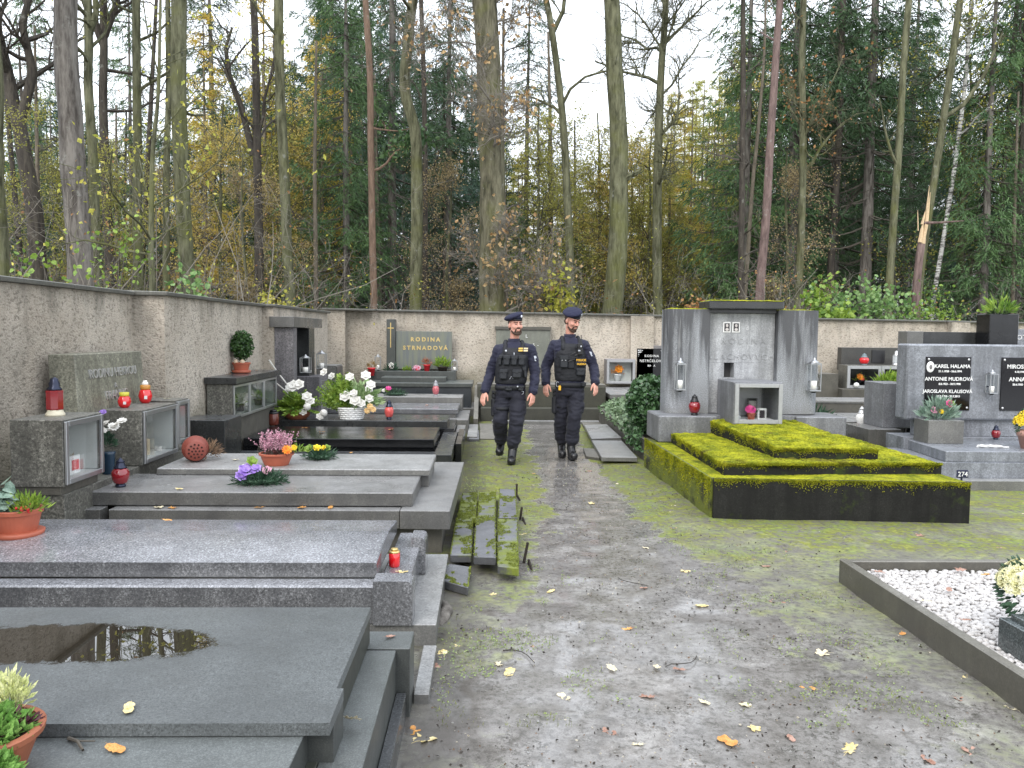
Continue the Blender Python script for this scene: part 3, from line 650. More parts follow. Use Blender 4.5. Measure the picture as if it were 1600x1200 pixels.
# thin poles
PT = MB(); rng = np.random.default_rng(77); PT.tube([(0, 0, 0), (.03, 0, 3), (-.03, .04, 7), (.02, 0, 11)], [.09, .075, .06, .035], 8, wob=.04, rng=rng); PTm = PT.mesh('trunk', B_LARCH, True); PTd = PT.mesh('trunk', B_DARK, True)
PB = MB(); branches(PB, [(0, 0, 2), (0, 0, 6), (.02, 0, 11)], [.05, .05, .04], rng, 2, 1.3, .05, 22, None, 3, .4, .0); PBm = PB.mesh('crown', TWIG)
for k in range(58):
    px = rf.uniform(-120, 1180) if k < 46 else rf.uniform(1180, 1700); Yd = rf.uniform(21, 40); x, y, _ = W(px, 500, Yd)
    root = thing('thin_tree', 'slim bare pole of a young tree in the shaded wood', 'tree', (x, y, -.05), 'slim bare poles in the wood'); root.rotation_euler = (rf.uniform(-.05, .05), rf.uniform(-.05, .05), rf.uniform(0, 6)); s = rf.uniform(.7, 1.2); root.scale = (s, s, s)
    for nm, me in (('trunk', rf.choice([PTm, PTd])), ('crown', PBm)):
        o = bpy.data.objects.new(nm, me); COL.objects.link(o); o.parent = root

# undergrowth of bare twigs and saplings behind the walls
rng = np.random.default_rng(9); u = MB(); tips = []; tips2 = []
def brush(px, Yd, h, n=5):
    x, y, _ = W(px, 500, Yd)
    for q in range(n):
        P = [np.array([x+rng.normal(0, .3), y+rng.normal(0, .3), 0])]; e = np.array([rng.normal(0, .3), rng.normal(0, .3), 1.])
        for j in range(6): e = e+rng.normal(0, .22, 3); e[2] = abs(e[2])*.8+.2; e /= np.linalg.norm(e); P.append(P[-1]+e*h/6*rng.uniform(.8, 1.2))
        P = np.array(P); r = np.linspace(.018, .005, 7); u.tube(P, r, 3); branches(u, P, r, rng, 2, h*.4, .1, 6, tips if rng.random() < .5 else tips2, 3, .5, .2)
for k in range(80): brush(rng.uniform(-60, 1700), rng.uniform(18.4, 26), rng.uniform(1.6, 3.6), 3)
for k in range(22):
    yb = rng.uniform(13, 22); brush(rng.uniform(-100, min(470, 760-4.4*1280/yb)), yb, rng.uniform(2.5, 5.5), 3)
T = np.array(tips); T2 = np.array(tips2)
C = T[rng.integers(0, len(T), 2300)]+rng.normal(0, .1, (2300, 3)); tri_cloud(u, C, rng.normal(size=(2300, 3)), rng.uniform(.05, .09, 2300), rng.uniform(.035, .055, 2300), rng, 1, True)
C = T2[rng.integers(0, len(T2), 1900)]+rng.normal(0, .1, (1900, 3)); tri_cloud(u, C, rng.normal(size=(1900, 3)), rng.uniform(.05, .09, 1900), rng.uniform(.035, .055, 1900), rng, 2, True)
tag(u.build('undergrowth', [TWIG_L, L_YEL, L_RUST]), 'tangle of bare twigs with scattered yellow and rusty leaves behind the wall', None, None, 'stuff')

def shrub(label, px, Yd, z, rad, n, leafm, size, seed, stems=6, flat=.3, cat='shrub', name='shrub'):
    rng = np.random.default_rng(seed); x, y, _ = W(px, 500, Yd); root = thing(name, label, cat, (x, y, 0))
    m = MB()
    S = []
    for k in range(stems):
        e = np.array([x, y, z])+rng.normal(0, 1, 3)*np.array(rad)*.6; a = np.array([x+rng.normal(0, .1), y+rng.normal(0, .1), 0]); mid = (a+e)/2+rng.normal(0, .08, 3)
        m.tube([a, mid, e], [.012, .009, .004], 4); S.append(e)
    m.build('stem', TWIG, root)
    c = MB(); C = np.array([x, y, z])+rng.normal(0, .5, (n, 3))*np.array(rad); cl = np.array(S)[rng.integers(0, len(S), n//2)]+rng.normal(0, .13, (n//2, 3)); C[:n//2] = cl
    round_leaves(c, C, size, rng, 0, flat); c.build('foliage', leafm, root); return root
shrub('tall upright spray of round lime leaves beside the right tomb column', 1283, 18.2, 2.05, (.22, .2, .75), 230, L_GREEN, .11, 31)
shrub('yellow green rounded bush leaning over the wall right of the tomb', 1300, 17.9, 2.05, (.55, .3, .35), 230, L_GREEN, .12, 32)
shrub('broad cool green leafy bush behind the wall below the grey trunks', 1365, 18.4, 2.2, (1.1, .5, .55), 900, L_BLUE, .1, 33, 14)
shrub('small olive bush behind the wall left of the dark stone block', 1460, 18.6, 2.1, (.9, .4, .35), 420, L_GREEN, .07, 34, 10)
shrub('yellow leaved maple sapling above the wall between the officers', 872, 18.6, 2.35, (.42, .3, .5), 260, L_YEL, .1, 35, 6)
shrub('small reddish shrub growing over the wall behind the mossy tomb', 1092, 18.2, 2.15, (.3, .25, .3), 170, L_RUST, .07, 36, 6)
shrub('bluish green young plant at the step of the left wall', 300, 11.5, 2.25, (.3, .3, .25), 70, L_BLUE, .085, 37, 5)
shrub('lime leaved sprig hanging over the left wall near the huge spruce', 178, 10.5, 2.35, (.55, .4, .5), 150, L_GREEN, .06, 38, 8)
shrub('golden seedling above the wall near the stone niche', 425, 17.5, 2.2, (.4, .3, .3), 150, L_YEL, .08, 39, 5)
shrub('low lime sprig behind the left wall cap at the picture edge', 70, 9, 2.15, (.6, .3, .2), 60, L_GREEN, .06, 40, 6)

# ------------------------------------------------------------------ graves: helpers
def part(name, mat, parent, fn, smooth=False, label=None):
    m = MB(); fn(m); o = m.build(name, mat, parent, smooth)
    if label: o['label'] = label
    return o
def bx(name, mat, parent, *a, bev=.003, label=None):
    return part(name, mat, parent, lambda m: m.box(*a, bev=bev), label=label)
def cabinet_x(parent, stone, X0, Xf, y0, y1, z0, z1, doors=1, t=.03, fr=.035, lining=None, frm=None):
    """grave cabinet whose glass doors look towards +X; y0 nearest"""
    w = thing_part = part('cabinet', [stone], parent, lambda m: (m.box(X0, y0, z0, Xf, y0+t, z1), m.box(X0, y1-t, z0, Xf, y1, z1), m.box(X0, y0+t+.002, z0, Xf, y1-t-.002, z0+t),
        m.box(X0, y0+t+.002, z1-t, Xf, y1-t-.002, z1), m.box(X0, y0+t+.002, z0+t+.002, X0+t, y1-t-.002, z1-t-.002)))
    part('cabinet_lining', lining or CABIN, parent, lambda m: (m.box(X0+t+.002, y0+t+.004, z0+t+.004, X0+t+.008, y1-t-.004, z1-t-.004, bev=0), m.box(X0+t+.01, y0+t+.004, z0+t+.003, Xf-.02, y1-t-.004, z0+t+.007, bev=0),
        m.box(X0+t+.01, y1-t-.008, z0+t+.01, Xf-.02, y1-t-.003, z1-t-.01, bev=0)))
    L = (y1-y0-.012)/doors
    for k in range(doors):
        a, b = y0+.006+k*L+.003, y0+.006+(k+1)*L-.003
        d = part('door', frm or STEEL, parent, lambda m: (m.box(Xf+.002, a, z0+.01, Xf+.02, a+fr, z1-.012, bev=.003), m.box(Xf+.002, b-fr, z0+.01, Xf+.02, b, z1-.012, bev=.003),
            m.box(Xf+.002, a+fr+.001, z0+.01, Xf+.02, b-fr-.001, z0+.01+fr, bev=.003), m.box(Xf+.002, a+fr+.001, z1-.012-fr, Xf+.02, b-fr-.001, z1-.012, bev=.003)))
        part('glass', GLASS, d, lambda m: m.box(Xf+.008, a+fr*.8, z0+.01+fr*.8, Xf+.012, b-fr*.8, z1-.012-fr*.8, bev=0))
def cabinet_y(parent, stone, x0, x1, yf, yb, z0, z1, doors=1, t=.03, fr=.035, lining=None, frm=None):
    """grave cabinet whose glass doors look towards the camera (-Y)"""
    part('cabinet', [stone], parent, lambda m: (m.box(x0, yf, z0, x0+t, yb, z1), m.box(x1-t, yf, z0, x1, yb, z1), m.box(x0+t+.002, yf, z0, x1-t-.002, yb, z0+t),
        m.box(x0+t+.002, yf, z1-t, x1-t-.002, yb, z1), m.box(x0+t+.002, yb-t, z0+t+.002, x1-t-.002, yb, z1-t-.002)))
    part('cabinet_lining', lining or CABIN, parent, lambda m: (m.box(x0+t+.004, yb-t-.008, z0+t+.004, x1-t-.004, yb-t-.003, z1-t-.004, bev=0), m.box(x0+t+.004, yf+.02, z0+t+.003, x1-t-.004, yb-t-.01, z0+t+.007, bev=0)))
    L = (x1-x0-.012)/doors
    for k in range(doors):
        a, b = x0+.006+k*L+.003, x0+.006+(k+1)*L-.003
        d = part('door', frm or STEEL, parent, lambda m: (m.box(a, yf-.02, z0+.01, a+fr, yf-.002, z1-.012, bev=.003), m.box(b-fr, yf-.02, z0+.01, b, yf-.002, z1-.012, bev=.003),
            m.box(a+fr+.001, yf-.02, z0+.01, b-fr-.001, yf-.002, z0+.01+fr, bev=.003), m.box(a+fr+.001, yf-.02, z1-.012-fr, b-fr-.001, yf-.002, z1-.012, bev=.003)))
        part('glass', GLASS, d, lambda m: m.box(a+fr*.8, yf-.012, z0+.01+fr*.8, b-fr*.8, yf-.008, z1-.012-fr*.8, bev=0))
def slab_grid(m, x0, x1, y0, y1, zf, nx, ny):
    X, Y = np.meshgrid(np.linspace(x0, x1, nx), np.linspace(y0, y1, ny), indexing='ij'); Z = np.vectorize(zf)(X, Y); m.grid(X, Y, Z); return X, Y, Z

# ---- grave 1: smooth dark slab with puddle (nearest, left)
def wet_slab():
    n = NT('wet_dark_slab'); x, y, z = n.xyz(n.pos); base = (.11, .12, .122)
    sp = n.ramp(n.noise(170, 2, .85), [(.36, mul(base, .4)), (.48, base), (.58, base), (.7, mul(base, 1.9))])
    c = n.mix(n.ramp(n.noise(3, 5, .6), [(.3, .6), (.65, 0)]), sp, mul(base, .5))
    dx = n.ma('DIVIDE', n.ma('ADD', x, 1.55), .62); dy = n.ma('DIVIDE', n.ma('SUBTRACT', y, 2.985), .20)
    q = n.ma('SQRT', n.ma('ADD', n.ma('MULTIPLY', dx, dx), n.ma('MULTIPLY', dy, dy)))
    e = n.ma('ADD', q, n.ma('MULTIPLY', n.ma('SUBTRACT', n.noise(8, 7, .75), .5), 1.0))
    pud = n.ramp(e, [(.86, 1), (.93, 0)]); damp = n.ramp(e, [(.9, 1), (1.75, 0)])
    c = n.mix(n.ma('MULTIPLY', damp, .45), c, mul(base, .3)); c = n.mix(pud, c, (.022, .018, .013))
    rg = n.mix(damp, n.ramp(n.noise(4, 4), [(.35, .34), (.65, .48)]), .25); rg = n.mix(pud, rg, .0)
    nb = n.nd('ShaderNodeBump'); n.lk(n.ma('ADD', n.noise(230, 2, .7), n.ma('MULTIPLY', n.noise(60, 2), .7)), nb.inputs['Height']); n.lk(n.ma('MULTIPLY', n.ma('SUBTRACT', 1., pud), .3), nb.inputs['Strength']); nb.inputs['Distance'].default_value = .002
    return n.out(c, rg, nb.outputs[0], Specular_IOR_Level=n.ma('ADD', .5, n.ma('MULTIPLY', pud, .5)))
WETSLAB = wet_slab()
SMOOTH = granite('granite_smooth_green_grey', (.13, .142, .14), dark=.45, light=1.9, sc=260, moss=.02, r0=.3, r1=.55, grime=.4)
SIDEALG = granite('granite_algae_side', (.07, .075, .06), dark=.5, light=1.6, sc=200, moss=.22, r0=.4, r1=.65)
g1 = thing('grave', 'dark smooth granite grave nearest on the left with rain puddle on its slab', 'grave', (-1.6, 2.5, 0))
part('cover_slab', WETSLAB, g1, lambda m: m.prism([(-3.3, 2.36), (-.452, 2.355), (-.452, 2.59), (-.475, 2.592), (-.475, 3.37), (-3.3, 3.37)], .412, .45))
bx('slab_core', SIDEALG, g1, -3.3, 2.6, .30, -.478, 3.365, .411, bev=.002)
bx('slab_side', SMOOTH, g1, -1.2, 2.42, .26, -.453, 2.59, .410, bev=.002)
bx('lower_slab', SMOOTH, g1, -3.3, 1.3, .3, -.53, 2.415, .408, bev=.002)
bx('slab_base', SIDEALG, g1, -3.3, 1.35, .02, -.50, 3.36, .298)
part('coping', SMOOTH, g1, lambda m: m.box(-.499, .9, .0, -.362, 3.3, .295))
bx('coping_end_block', SMOOTH, g1, -.499, 3.305, .0, -.305, 3.5, .3)
bx('kerb_slab', G_LIGHT, g1, -.30, 3.42, -.02, -.235, 3.97, .055)
bx('kerb_slab', G_DARK, g1, -.36, .9, -.02, -.318, 3.29, .12)

# ---- grave 2: salt and pepper granite with arched slab
def g2f():
    g = thing('grave', 'salt and pepper granite grave with gently arched slab and rounded coping ends', 'grave', (-1.8, 4.7, 0))
    def arch(m):
        n = 14; ys = np.linspace(4.19, 5.16, n); t = (ys-4.19)/.97; zs = .405+.04*np.sin(np.minimum(t/.5, 1)*np.pi/2)-.042*np.maximum(0, (t-.5)/.5)**1.3
        x0 = -3.25
        rings = [[(x0, y, .33), (-.56, y, .33), (-.56, y, z-.006), (-.566, y, z), (x0, y, z)] for y, z in zip(ys, zs)]
        m.loft(rings)
    part('arched_slab', G_SPECK, g, arch)
    bx('coping', G_SPECK, g, -3.25, 4.06, .125, -.50, 4.185, .325, bev=.01)
    def endb(y0, y1, x0=-.498):
        def f(m):
            r = .035; x1, z1 = -.362, .35; pts = [(x0, .125), (x1, .125)]+[(x1-r+r*math.cos(a), z1-r+r*math.sin(a)) for a in np.linspace(0, math.pi/2, 6)]+[(x0, z1)]
            m.loft([[(x, y0, z) for x, z in pts], [(x, y1, z) for x, z in pts]][::-1])
        part('coping_end_block', G_SPECK, g, f)
    endb(4.05, 4.195, -.56); endb(4.93, 5.12, -.45)
    bx('coping', G_SPECK, g, -.556, 4.2, .125, -.40, 5.3, .29, bev=.008)
    bx('base', G_LIGHT, g, -3.25, 4.075, 0, -.245, 5.4, .12)
    return g
g2 = g2f()

# ---- grave 3: grey stepped slabs, cabinets and headstone
g3 = thing('grave', 'grey two stepped terrazzo grave with cracked ledge below the slanted headstone', 'grave', (-1.6, 6.6, 0))
bx('plinth', CONC, g3, -2.7, 5.83, 0, -.31, 7.8, .213)
part('ledge', G_MID, g3, lambda m: m.hexa([(-.60, 5.70, .215), (-.25, 5.69, .215), (-.21, 7.87, .215), (-.56, 7.87, .215), (-.60, 5.70, .347), (-.25, 5.69, .347), (-.21, 7.87, .347), (-.56, 7.87, .347)]))
bx('ledge', G_MID, g3, -2.62, 5.715, .215, -.604, 5.84, .342)
bx('ledge', G_MID, g3, -3.0, 5.715, .215, -2.68, 5.84, .342, label='short broken off end piece of the ledge')
bx('ledge', G_MID, g3, -3.0, 7.3, .215, -.565, 7.86, .345)
bx('slab', G_MID, g3, -2.84, 5.825, .349, -.52, 6.56, .449, bev=.008)
bx('slab', G_LIGHT, g3, -2.6, 6.5, .451, -.445, 7.32, .503, bev=.008)
bx('slab_base', G_MID, g3, -2.6, 6.58, .349, -.46, 7.3, .449)
bx('plinth', TERRAZZO, g3, -3.08, 5.44, .0, -2.78, 7.9, .50)
cabinet_x(g3, TERRAZZO, -3.1, -2.76, 5.4, 5.94, .56, 1.0)
cabinet_x(g3, TERRAZZO, -3.1, -2.75, 6.6, 7.33, .505, .95)
cabinet_x(g3, TERRAZZO, -3.1, -2.77, 7.37, 7.68, .56, .965)
bx('plinth', CONC, g3, -3.09, 5.42, .502, -2.79, 5.93, .558)
def hs(m): m.hexa([(-3.25, 6.22, .5), (-3.03, 6.22, .5), (-3.03, 7.42, .5), (-3.25, 7.42, .5), (-3.33, 6.32, 1.4), (-3.13, 6.32, 1.4), (-3.13, 7.53, 1.4), (-3.33, 7.53, 1.4)], bev=.006)
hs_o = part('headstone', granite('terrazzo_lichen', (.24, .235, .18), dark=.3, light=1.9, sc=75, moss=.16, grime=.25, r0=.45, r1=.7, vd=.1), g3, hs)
# letters lie on the leaning face, reading away from the camera
_e = Vector((0, 1, 0)); _u = Vector((-.10, .10, .9)).normalized(); _u = (_u-_e*_u.dot(_e)).normalized(); _n = _e.cross(_u)
_R = Matrix((_e, _u, _n)).transposed().to_euler()
def hst(s, y, z, size):
    k = (z-.5)/.9; return text(s, size, SILVER, hs_o, (-3.03-.10*k+.003, y, z), _R, ext=.006)
hst('RODINU HEKROU', 6.93, 1.205, .105); hst('A', 6.93, 1.11, .06); hst('FRANUC', 6.93, 1.02, .105)

# ---- small dark block and triple cabinet
bk = thing('grave_block', 'plain dark granite block with mossy edge beside the triple glass cabinet', 'stone block', (-2.85, 8.4, 0))
bx('block', G_DARK, bk, -3.05, 8.2, .3, -2.6, 8.75, .70, bev=.006); bx('base', CONC, bk, -3.05, 8.2, 0, -2.62, 8.75, .298)
g4 = thing('grave', 'black granite grave with low coping and triple glass cabinet at its head', 'grave', (-1.8, 10.1, 0))
part('cap_slab', G_DARK, g4, lambda m: m.box(-3.09, 9.05, 1.005, -2.74, 11.0, 1.075))
cabinet_x(g4, TERRAZZO, -3.08, -2.80, 9.1, 10.95, .60, 1.0, doors=3, fr=.03, lining=plain('cabinet_lining_dim', (.2, .22, .2), .6))
bx('plinth', CONC, g4, -3.08, 9.1, 0, -2.82, 10.95, .598)
bx('slab', G_BLACK, g4, -2.78, 9.42, .262, -.60, 10.62, .362, bev=.006)
bx('coping', G_DARK, g4, -2.8, 9.0, .12, -.38, 9.25, .245); bx('coping', G_DARK, g4, -.58, 9.26, .12, -.385, 11.1, .243)
bx('base', G_DARK, g4, -2.8, 9.02, 0, -.40, 11.1, .118); bx('slab_base', G_BLACK, g4, -2.78, 9.44, .12, -.62, 10.6, .26)
bx('corner_block', G_BLACK, g4, -.375, 9.95, 0, -.30, 11.5, .24)
g5 = thing('grave', 'black stone grave carrying the white flower basket and lanterns', 'grave', (-1.8, 11.6, 0))
bx('slab', G_DARK, g5, -2.78, 11.15, .29, -.53, 12.0, .385, bev=.006); bx('base', G_BLACK, g5, -2.8, 11.12, 0, -.44, 12.3, .288)
bx('coping', G_MID, g5, -.43, 11.52, 0, -.31, 12.35, .2)
# ---- niche with cap
nt = thing('grave_niche', 'tall speckled stone niche with flat cap and open dark interior', 'grave niche', (-2.85, 12.3, 0))
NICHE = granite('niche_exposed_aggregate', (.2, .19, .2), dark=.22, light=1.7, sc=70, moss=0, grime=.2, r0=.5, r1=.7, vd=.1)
bx('pillar', NICHE, nt, -2.96, 11.5, 0, -2.69, 11.72, 1.64); bx('pillar', G_DARK, nt, -2.96, 12.55, 0, -2.70, 12.95, 1.64)
bx('lintel_slab', G_MID, nt, -3.0, 11.42, 1.645, -2.66, 13.35, 1.79)
bx('inner_shelf', G_MID, nt, -2.95, 11.73, .55, -2.71, 12.54, .60); bx('back_panel', BLACKP, nt, -2.965, 11.73, .602, -2.93, 12.54, 1.64)
for k in range(2): bx('name_plate', WHITEP, nt, -2.928, 12.0+.22*k, 1.2, -2.92, 12.12+.22*k, 1.45, bev=0)
bx('base', NICHE, nt, -2.95, 11.73, 0, -2.72, 12.54, .548)
nb = thing('grave_block', 'speckled stone chest with glazed side below the tall niche', 'stone block', (-2.7, 12.6, 0))
bx('block', NICHE, nb, -2.92, 12.4, .0, -2.52, 13.05, .91); bx('glass_panel', STEEL, nb, -2.518, 12.47, .4, -2.505, 12.98, .84, bev=.002)
nc = thing('grave_block', 'pale grey stone block standing behind the niche near the wall corner', 'stone block', (-2.75, 14.5, 0))
bx('block', G_LIGHT, nc, -2.98, 14.3, 0, -2.62, 14.9, 1.0); bx('side_panel', G_MID, nc, -2.618, 14.32, .6, -2.6, 14.88, .98)
# ---- grave 6
g6 = thing('grave', 'grey granite grave with low wreath and red white lantern behind the flower basket', 'grave', (-1.6, 13.8, 0))
bx('slab', G_SPECK, g6, -2.6, 13.2, .28, -.46, 14.3, .36, bev=.008); bx('base', G_MID, g6, -2.65, 12.9, 0, -.285, 14.6, .215); bx('slab_base', G_MID, g6, -2.6, 13.22, .217, -.5, 14.28, .278)
bx('head_slab', G_LIGHT, g6, -2.2, 14.35, .217, -.42, 15.1, .46, bev=.006)
bx('kerb_slab', G_LIGHT, g6, -.28, 12.0, -.02, -.13, 13.6, .07)
# ---- family tomb at the back wall (gold lettering)
g7 = thing('family_tomb', 'dark grey family tomb with gold cross and gold letters at the back wall', 'grave', (-1.3, 16.4, 0))
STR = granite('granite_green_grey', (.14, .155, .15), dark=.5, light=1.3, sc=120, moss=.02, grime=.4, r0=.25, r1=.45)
def streaky():
    n = NT('granite_green_streaked'); f = n.noise(1, 4, .6, n.sc(n.pos, (16, 16, 1.2)))
    c = n.mix(n.ramp(f, [(.38, 0), (.6, 1)]), (.115, .13, .13), (.16, .17, .13)); c = n.mix(.999, c, n.ramp(n.noise(160, 2), [(.3, .7), (.65, 1.2)]), 'MULTIPLY')
    return n.out(c, .35)
hs7 = bx('headstone', streaky(), g7, -1.875, 17.0, .83, -.72, 17.14, 1.61)
bx('cross_pillar', STR, g7, -2.06, 16.93, .80, -1.88, 17.14, 1.85)
part('cross', GOLD, g7, lambda m: (m.box(-1.985, 16.918, 1.27, -1.967, 16.928, 1.78, bev=.002), m.box(-2.04, 16.915, 1.66, -1.912, 16.927, 1.68, bev=.002)))
text('RODINA', .115, GOLD, hs7, (-1.27, 16.995, 1.405), spacing=1.55, bold=.004); text('STRNADOVÁ', .115, GOLD, hs7, (-1.27, 16.995, 1.23), spacing=1.5, bold=.004)
bx('plinth', STR, g7, -2.42, 16.6, .625, -.62, 17.14, .80); bx('slab', STR, g7, -2.05, 15.95, .625, -.80, 16.55, .71)
bx('slab', STR, g7, -2.3, 15.6, .555, -.265, 16.9, .622); bx('front_panel', granite('granite_bluish_dark', (.085, .1, .12), sc=130, r0=.2, r1=.4), g7, -2.25, 15.64, .16, -.29, 16.85, .553)
bx('base', G_LIGHT, g7, -2.4, 15.5, 0, -.24, 16.95, .158)
# ---- memorial tablet and dark stepped grave behind the officers
g8 = thing('grave', 'mossy dark stepped grave with pale wall tablet behind the two officers', 'grave', (1, 15, 0))
bx('wall_tablet', granite('marble_green_white', (.36, .38, .33), dark=.7, light=1.2, sc=90, r0=.4, r1=.6), g8, .19, 17.1, .87, 1.32, 17.28, 1.66)
bx('tablet_cap', CONC, g8, .17, 17.06, 1.665, 1.34, 17.28, 1.73); text('L', .1, WHITEP, g8, (.83, 17.095, 1.5)); text('5  -', .09, WHITEP, g8, (1.02, 17.095, 1.32))
bx('block', CONC, g8, -.17, 15.0, .0, 2.2, 15.45, .66); bx('front_panel', granite('concrete_dark_green', (.10, .10, .07), dark=.5, light=1.2, sc=60, moss=.3, r0=.5, r1=.8), g8, -.15, 14.95, .25, 2.18, 14.995, .62)
bx('step', granite('step_dark_green', (.09, .09, .07), dark=.5, light=1.2, sc=60, moss=.3, r0=.4, r1=.8), g8, -.1, 14.6, 0, 2.15, 14.94, .25)
bx('kerb', G_LIGHT, g8, .1, 14.25, -.02, 2.3, 14.42, .06); bx('lid', CONC, g8, 0, 15.46, .3, 2.1, 16.9, .6)
part('leaning_slab', CONC, g8, lambda m: m.hexa([(-.22, 14.0, -.02), (-.14, 14.0, -.02), (-.14, 15.6, .45), (-.22, 15.6, .45), (-.22, 14.0, .12), (-.14, 14.0, .12), (-.14, 15.6, .6), (-.22, 15.6, .6)]))
g9 = thing('grave', 'marble framed glass cabinet and black family plaque on the back wall', 'grave', (3, 16.8, 0))
cabinet_y(g9, granite('marble_white', (.42, .4, .42), dark=.8, light=1.2, sc=50, r0=.4, r1=.6), 2.46, 3.06, 16.75, 17.1, .57, 1.08, frm=STEEL2, fr=.05)
bx('plaque_frame', granite('marble_white_frame', (.42, .4, .42), dark=.8, light=1.2, sc=50, r0=.4, r1=.6), g9, 3.08, 17.14, .5, 3.86, 17.28, 1.36)
pl = bx('plaque', BLACKP, g9, 3.15, 17.12, .62, 3.78, 17.138, 1.30, bev=.003)
text('RODINA', .07, WHITEP, pl, (3.465, 17.115, 1.12), spacing=1.2); text('NETRČELOVA', .075, WHITEP, pl, (3.465, 17.115, 1.015), spacing=1.1); text('BA   A', .06, WHITEP, pl, (3.465, 17.115, .92))
for sx in (-1, 1):
    def orn(m, sx=sx):
        for (a, b, r) in ((0, 0, .022), (.04, .005, .018), (.075, .0, .012), (.0, -.045, .018), (.03, -.035, .02), (.0, -.085, .012), (.055, -.03, .011), (.0, -.12, .008)): m.ell((3.465+sx*(-.275+a), 17.117, 1.255+b), (r, .003, r*.8), 8, 4)
    part('ornament', SILVER, pl, orn)
bx('base', CONC, g9, 2.3, 15.2, 0, 3.9, 17.1, .42); bx('base_slab', G_LIGHT, g9, 2.25, 14.8, .422, 3.95, 17.1, .5); bx('side_kerb', CONC, g9, 2.22, 14.4, 0, 2.8, 14.78, .3)

# ---- big mossy tomb
tb = thing('family_tomb', 'large mossy grey tomb with columns, photo medallions and a small glass cabinet', 'grave', (3.0, 8.4, 0))
def mossy_top(m, q, z, amp=.022, skirt=.035, nx=70, ny=80, seed=0):
    """q: FL FR BR BL; z: their heights"""
    q = [np.array(p, float) for p in q]; u = np.linspace(0, 1, nx); v = np.linspace(0, 1, ny); U, Vv = np.meshgrid(u, v, indexing='ij')
    def lerp(a, b, c, d): return (1-U)*(1-Vv)*a+U*(1-Vv)*b+U*Vv*c+(1-U)*Vv*d
    X = lerp(q[0][0], q[1][0], q[2][0], q[3][0]); Y = lerp(q[0][1], q[1][1], q[2][1], q[3][1]); Z = lerp(*z)
    e = np.minimum.reduce([U*nx, (1-U)*nx, Vv*ny, (1-Vv)*ny])
    n_ = np.vectorize(lambda x, y: mnoise.noise(Vector((x*9, y*9, seed)))+.7*mnoise.noise(Vector((x*28, y*28, seed)))+.5*mnoise.noise(Vector((x*70, y*70, seed))))(X, Y)
    Z = Z+.004+amp*(.5+.5*np.clip(n_, -1, 1))*np.clip(e/2.5, 0, 1)
    b = e < .5; Z[b] = Z[b]-skirt*(.4+.6*np.abs(n_[b])); cx, cy = X.mean(), Y.mean()
    X[b] += np.sign(X[b]-cx)*.006*(1-(np.abs(Vv[b]-.5) > .499)*.5); Y[b] += np.where(Vv[b] < .01, -.008, 0)
    m.grid(X, Y, Z)
def blades(m, X0, X1, Y0, Y1, zf, n, seed, sz=.012):
    rng = np.random.default_rng(seed); C = np.stack([rng.uniform(X0, X1, n), rng.uniform(Y0, Y1, n), np.zeros(n)], 1); C[:, 2] = [zf(a, b) for a, b, _ in C]
    tri_cloud(m, C, rng.normal(0, .6, (n, 3))+np.array([0, 0, 1.]), sz*rng.uniform(.6, 1.4, n), sz*.5, rng)
T1 = [(1.97, 6.97), (4.15, 6.83), (4.17, 9.7), (1.90, 9.75)]
MOSSY = granite('granite_dark_mossed', (.042, .042, .036), dark=.4, light=2, sc=120, moss=.62, r0=.3, r1=.6)
MOSSY.name = 'granite_mossed_side'
bx_ = part('base_tier', [MOSSY], tb, lambda m: m.quadprism([(2.0, 7.0), (4.12, 6.86), (4.14, 9.7), (1.95, 9.7)], 0, .30))
part('front_slab', G_BASE, tb, lambda m: m.hexa([(1.975, 6.965, -.02), (4.15, 6.815, -.02), (4.15, 6.857, -.02), (1.975, 6.998, -.02), (1.975, 6.965, .36), (4.15, 6.815, .36), (4.15, 6.857, .36), (1.975, 6.998, .36)]))
part('side_slab', MOSSY, tb, lambda m: m.hexa([(1.96, 7.01, -.02), (1.998, 7.01, -.02), (1.945, 9.72, -.02), (1.9, 9.72, -.02), (1.96, 7.01, .358), (1.998, 7.01, .358), (1.945, 9.72, .358), (1.9, 9.72, .358)]))
part('base_top', MOSSY, tb, lambda m: m.quadprism([(2.0, 7.0), (4.12, 6.86), (4.14, 9.7), (1.95, 9.7)], .302, .352))
o = part('moss', MOSS, tb, lambda m: (mossy_top(m, [(2.0, 6.99), (4.14, 6.84), (4.14, 7.3), (2.05, 7.1)], [.355]*4, .012, .014, 150, 22, 3), mossy_top(m, [(1.965, 7.03), (2.13, 7.05), (2.14, 9.3), (1.93, 9.3)], [.355]*4, .012, .014, 12, 150, 4))); o['kind'] = 'stuff'
part('middle_tier', G_BASE, tb, lambda m: m.quadprism([(2.1, 7.1), (2.88, 7.16), (2.88, 9.4), (2.13, 9.4)], .354, .455))
part('middle_tier', G_BASE, tb, lambda m: m.quadprism([(2.884, 7.2), (4.12, 7.22), (4.12, 9.4), (2.884, 9.4)], .354, .45))
part('top_tier', G_BASE, tb, lambda m: m.quadprism([(2.67, 7.44), (3.62, 7.40), (3.58, 9.4), (2.58, 9.4)], .457, [.545, .545, .61, .61]))
def tiers(m):
    mossy_top(m, [(2.1, 7.1), (2.88, 7.16), (2.88, 9.35), (2.13, 9.4)], [.455]*4, .026, .022, 60, 130, 1)
    mossy_top(m, [(2.884, 7.2), (4.12, 7.22), (4.12, 9.35), (2.884, 9.35)], [.45]*4, .026, .022, 90, 120, 2)
    mossy_top(m, [(2.67, 7.44), (3.62, 7.40), (3.58, 9.38), (2.58, 9.38)], [.545, .545, .61, .61], .03, .026, 90, 130, 5)
o = part('moss', MOSS, tb, tiers); o['kind'] = 'stuff'
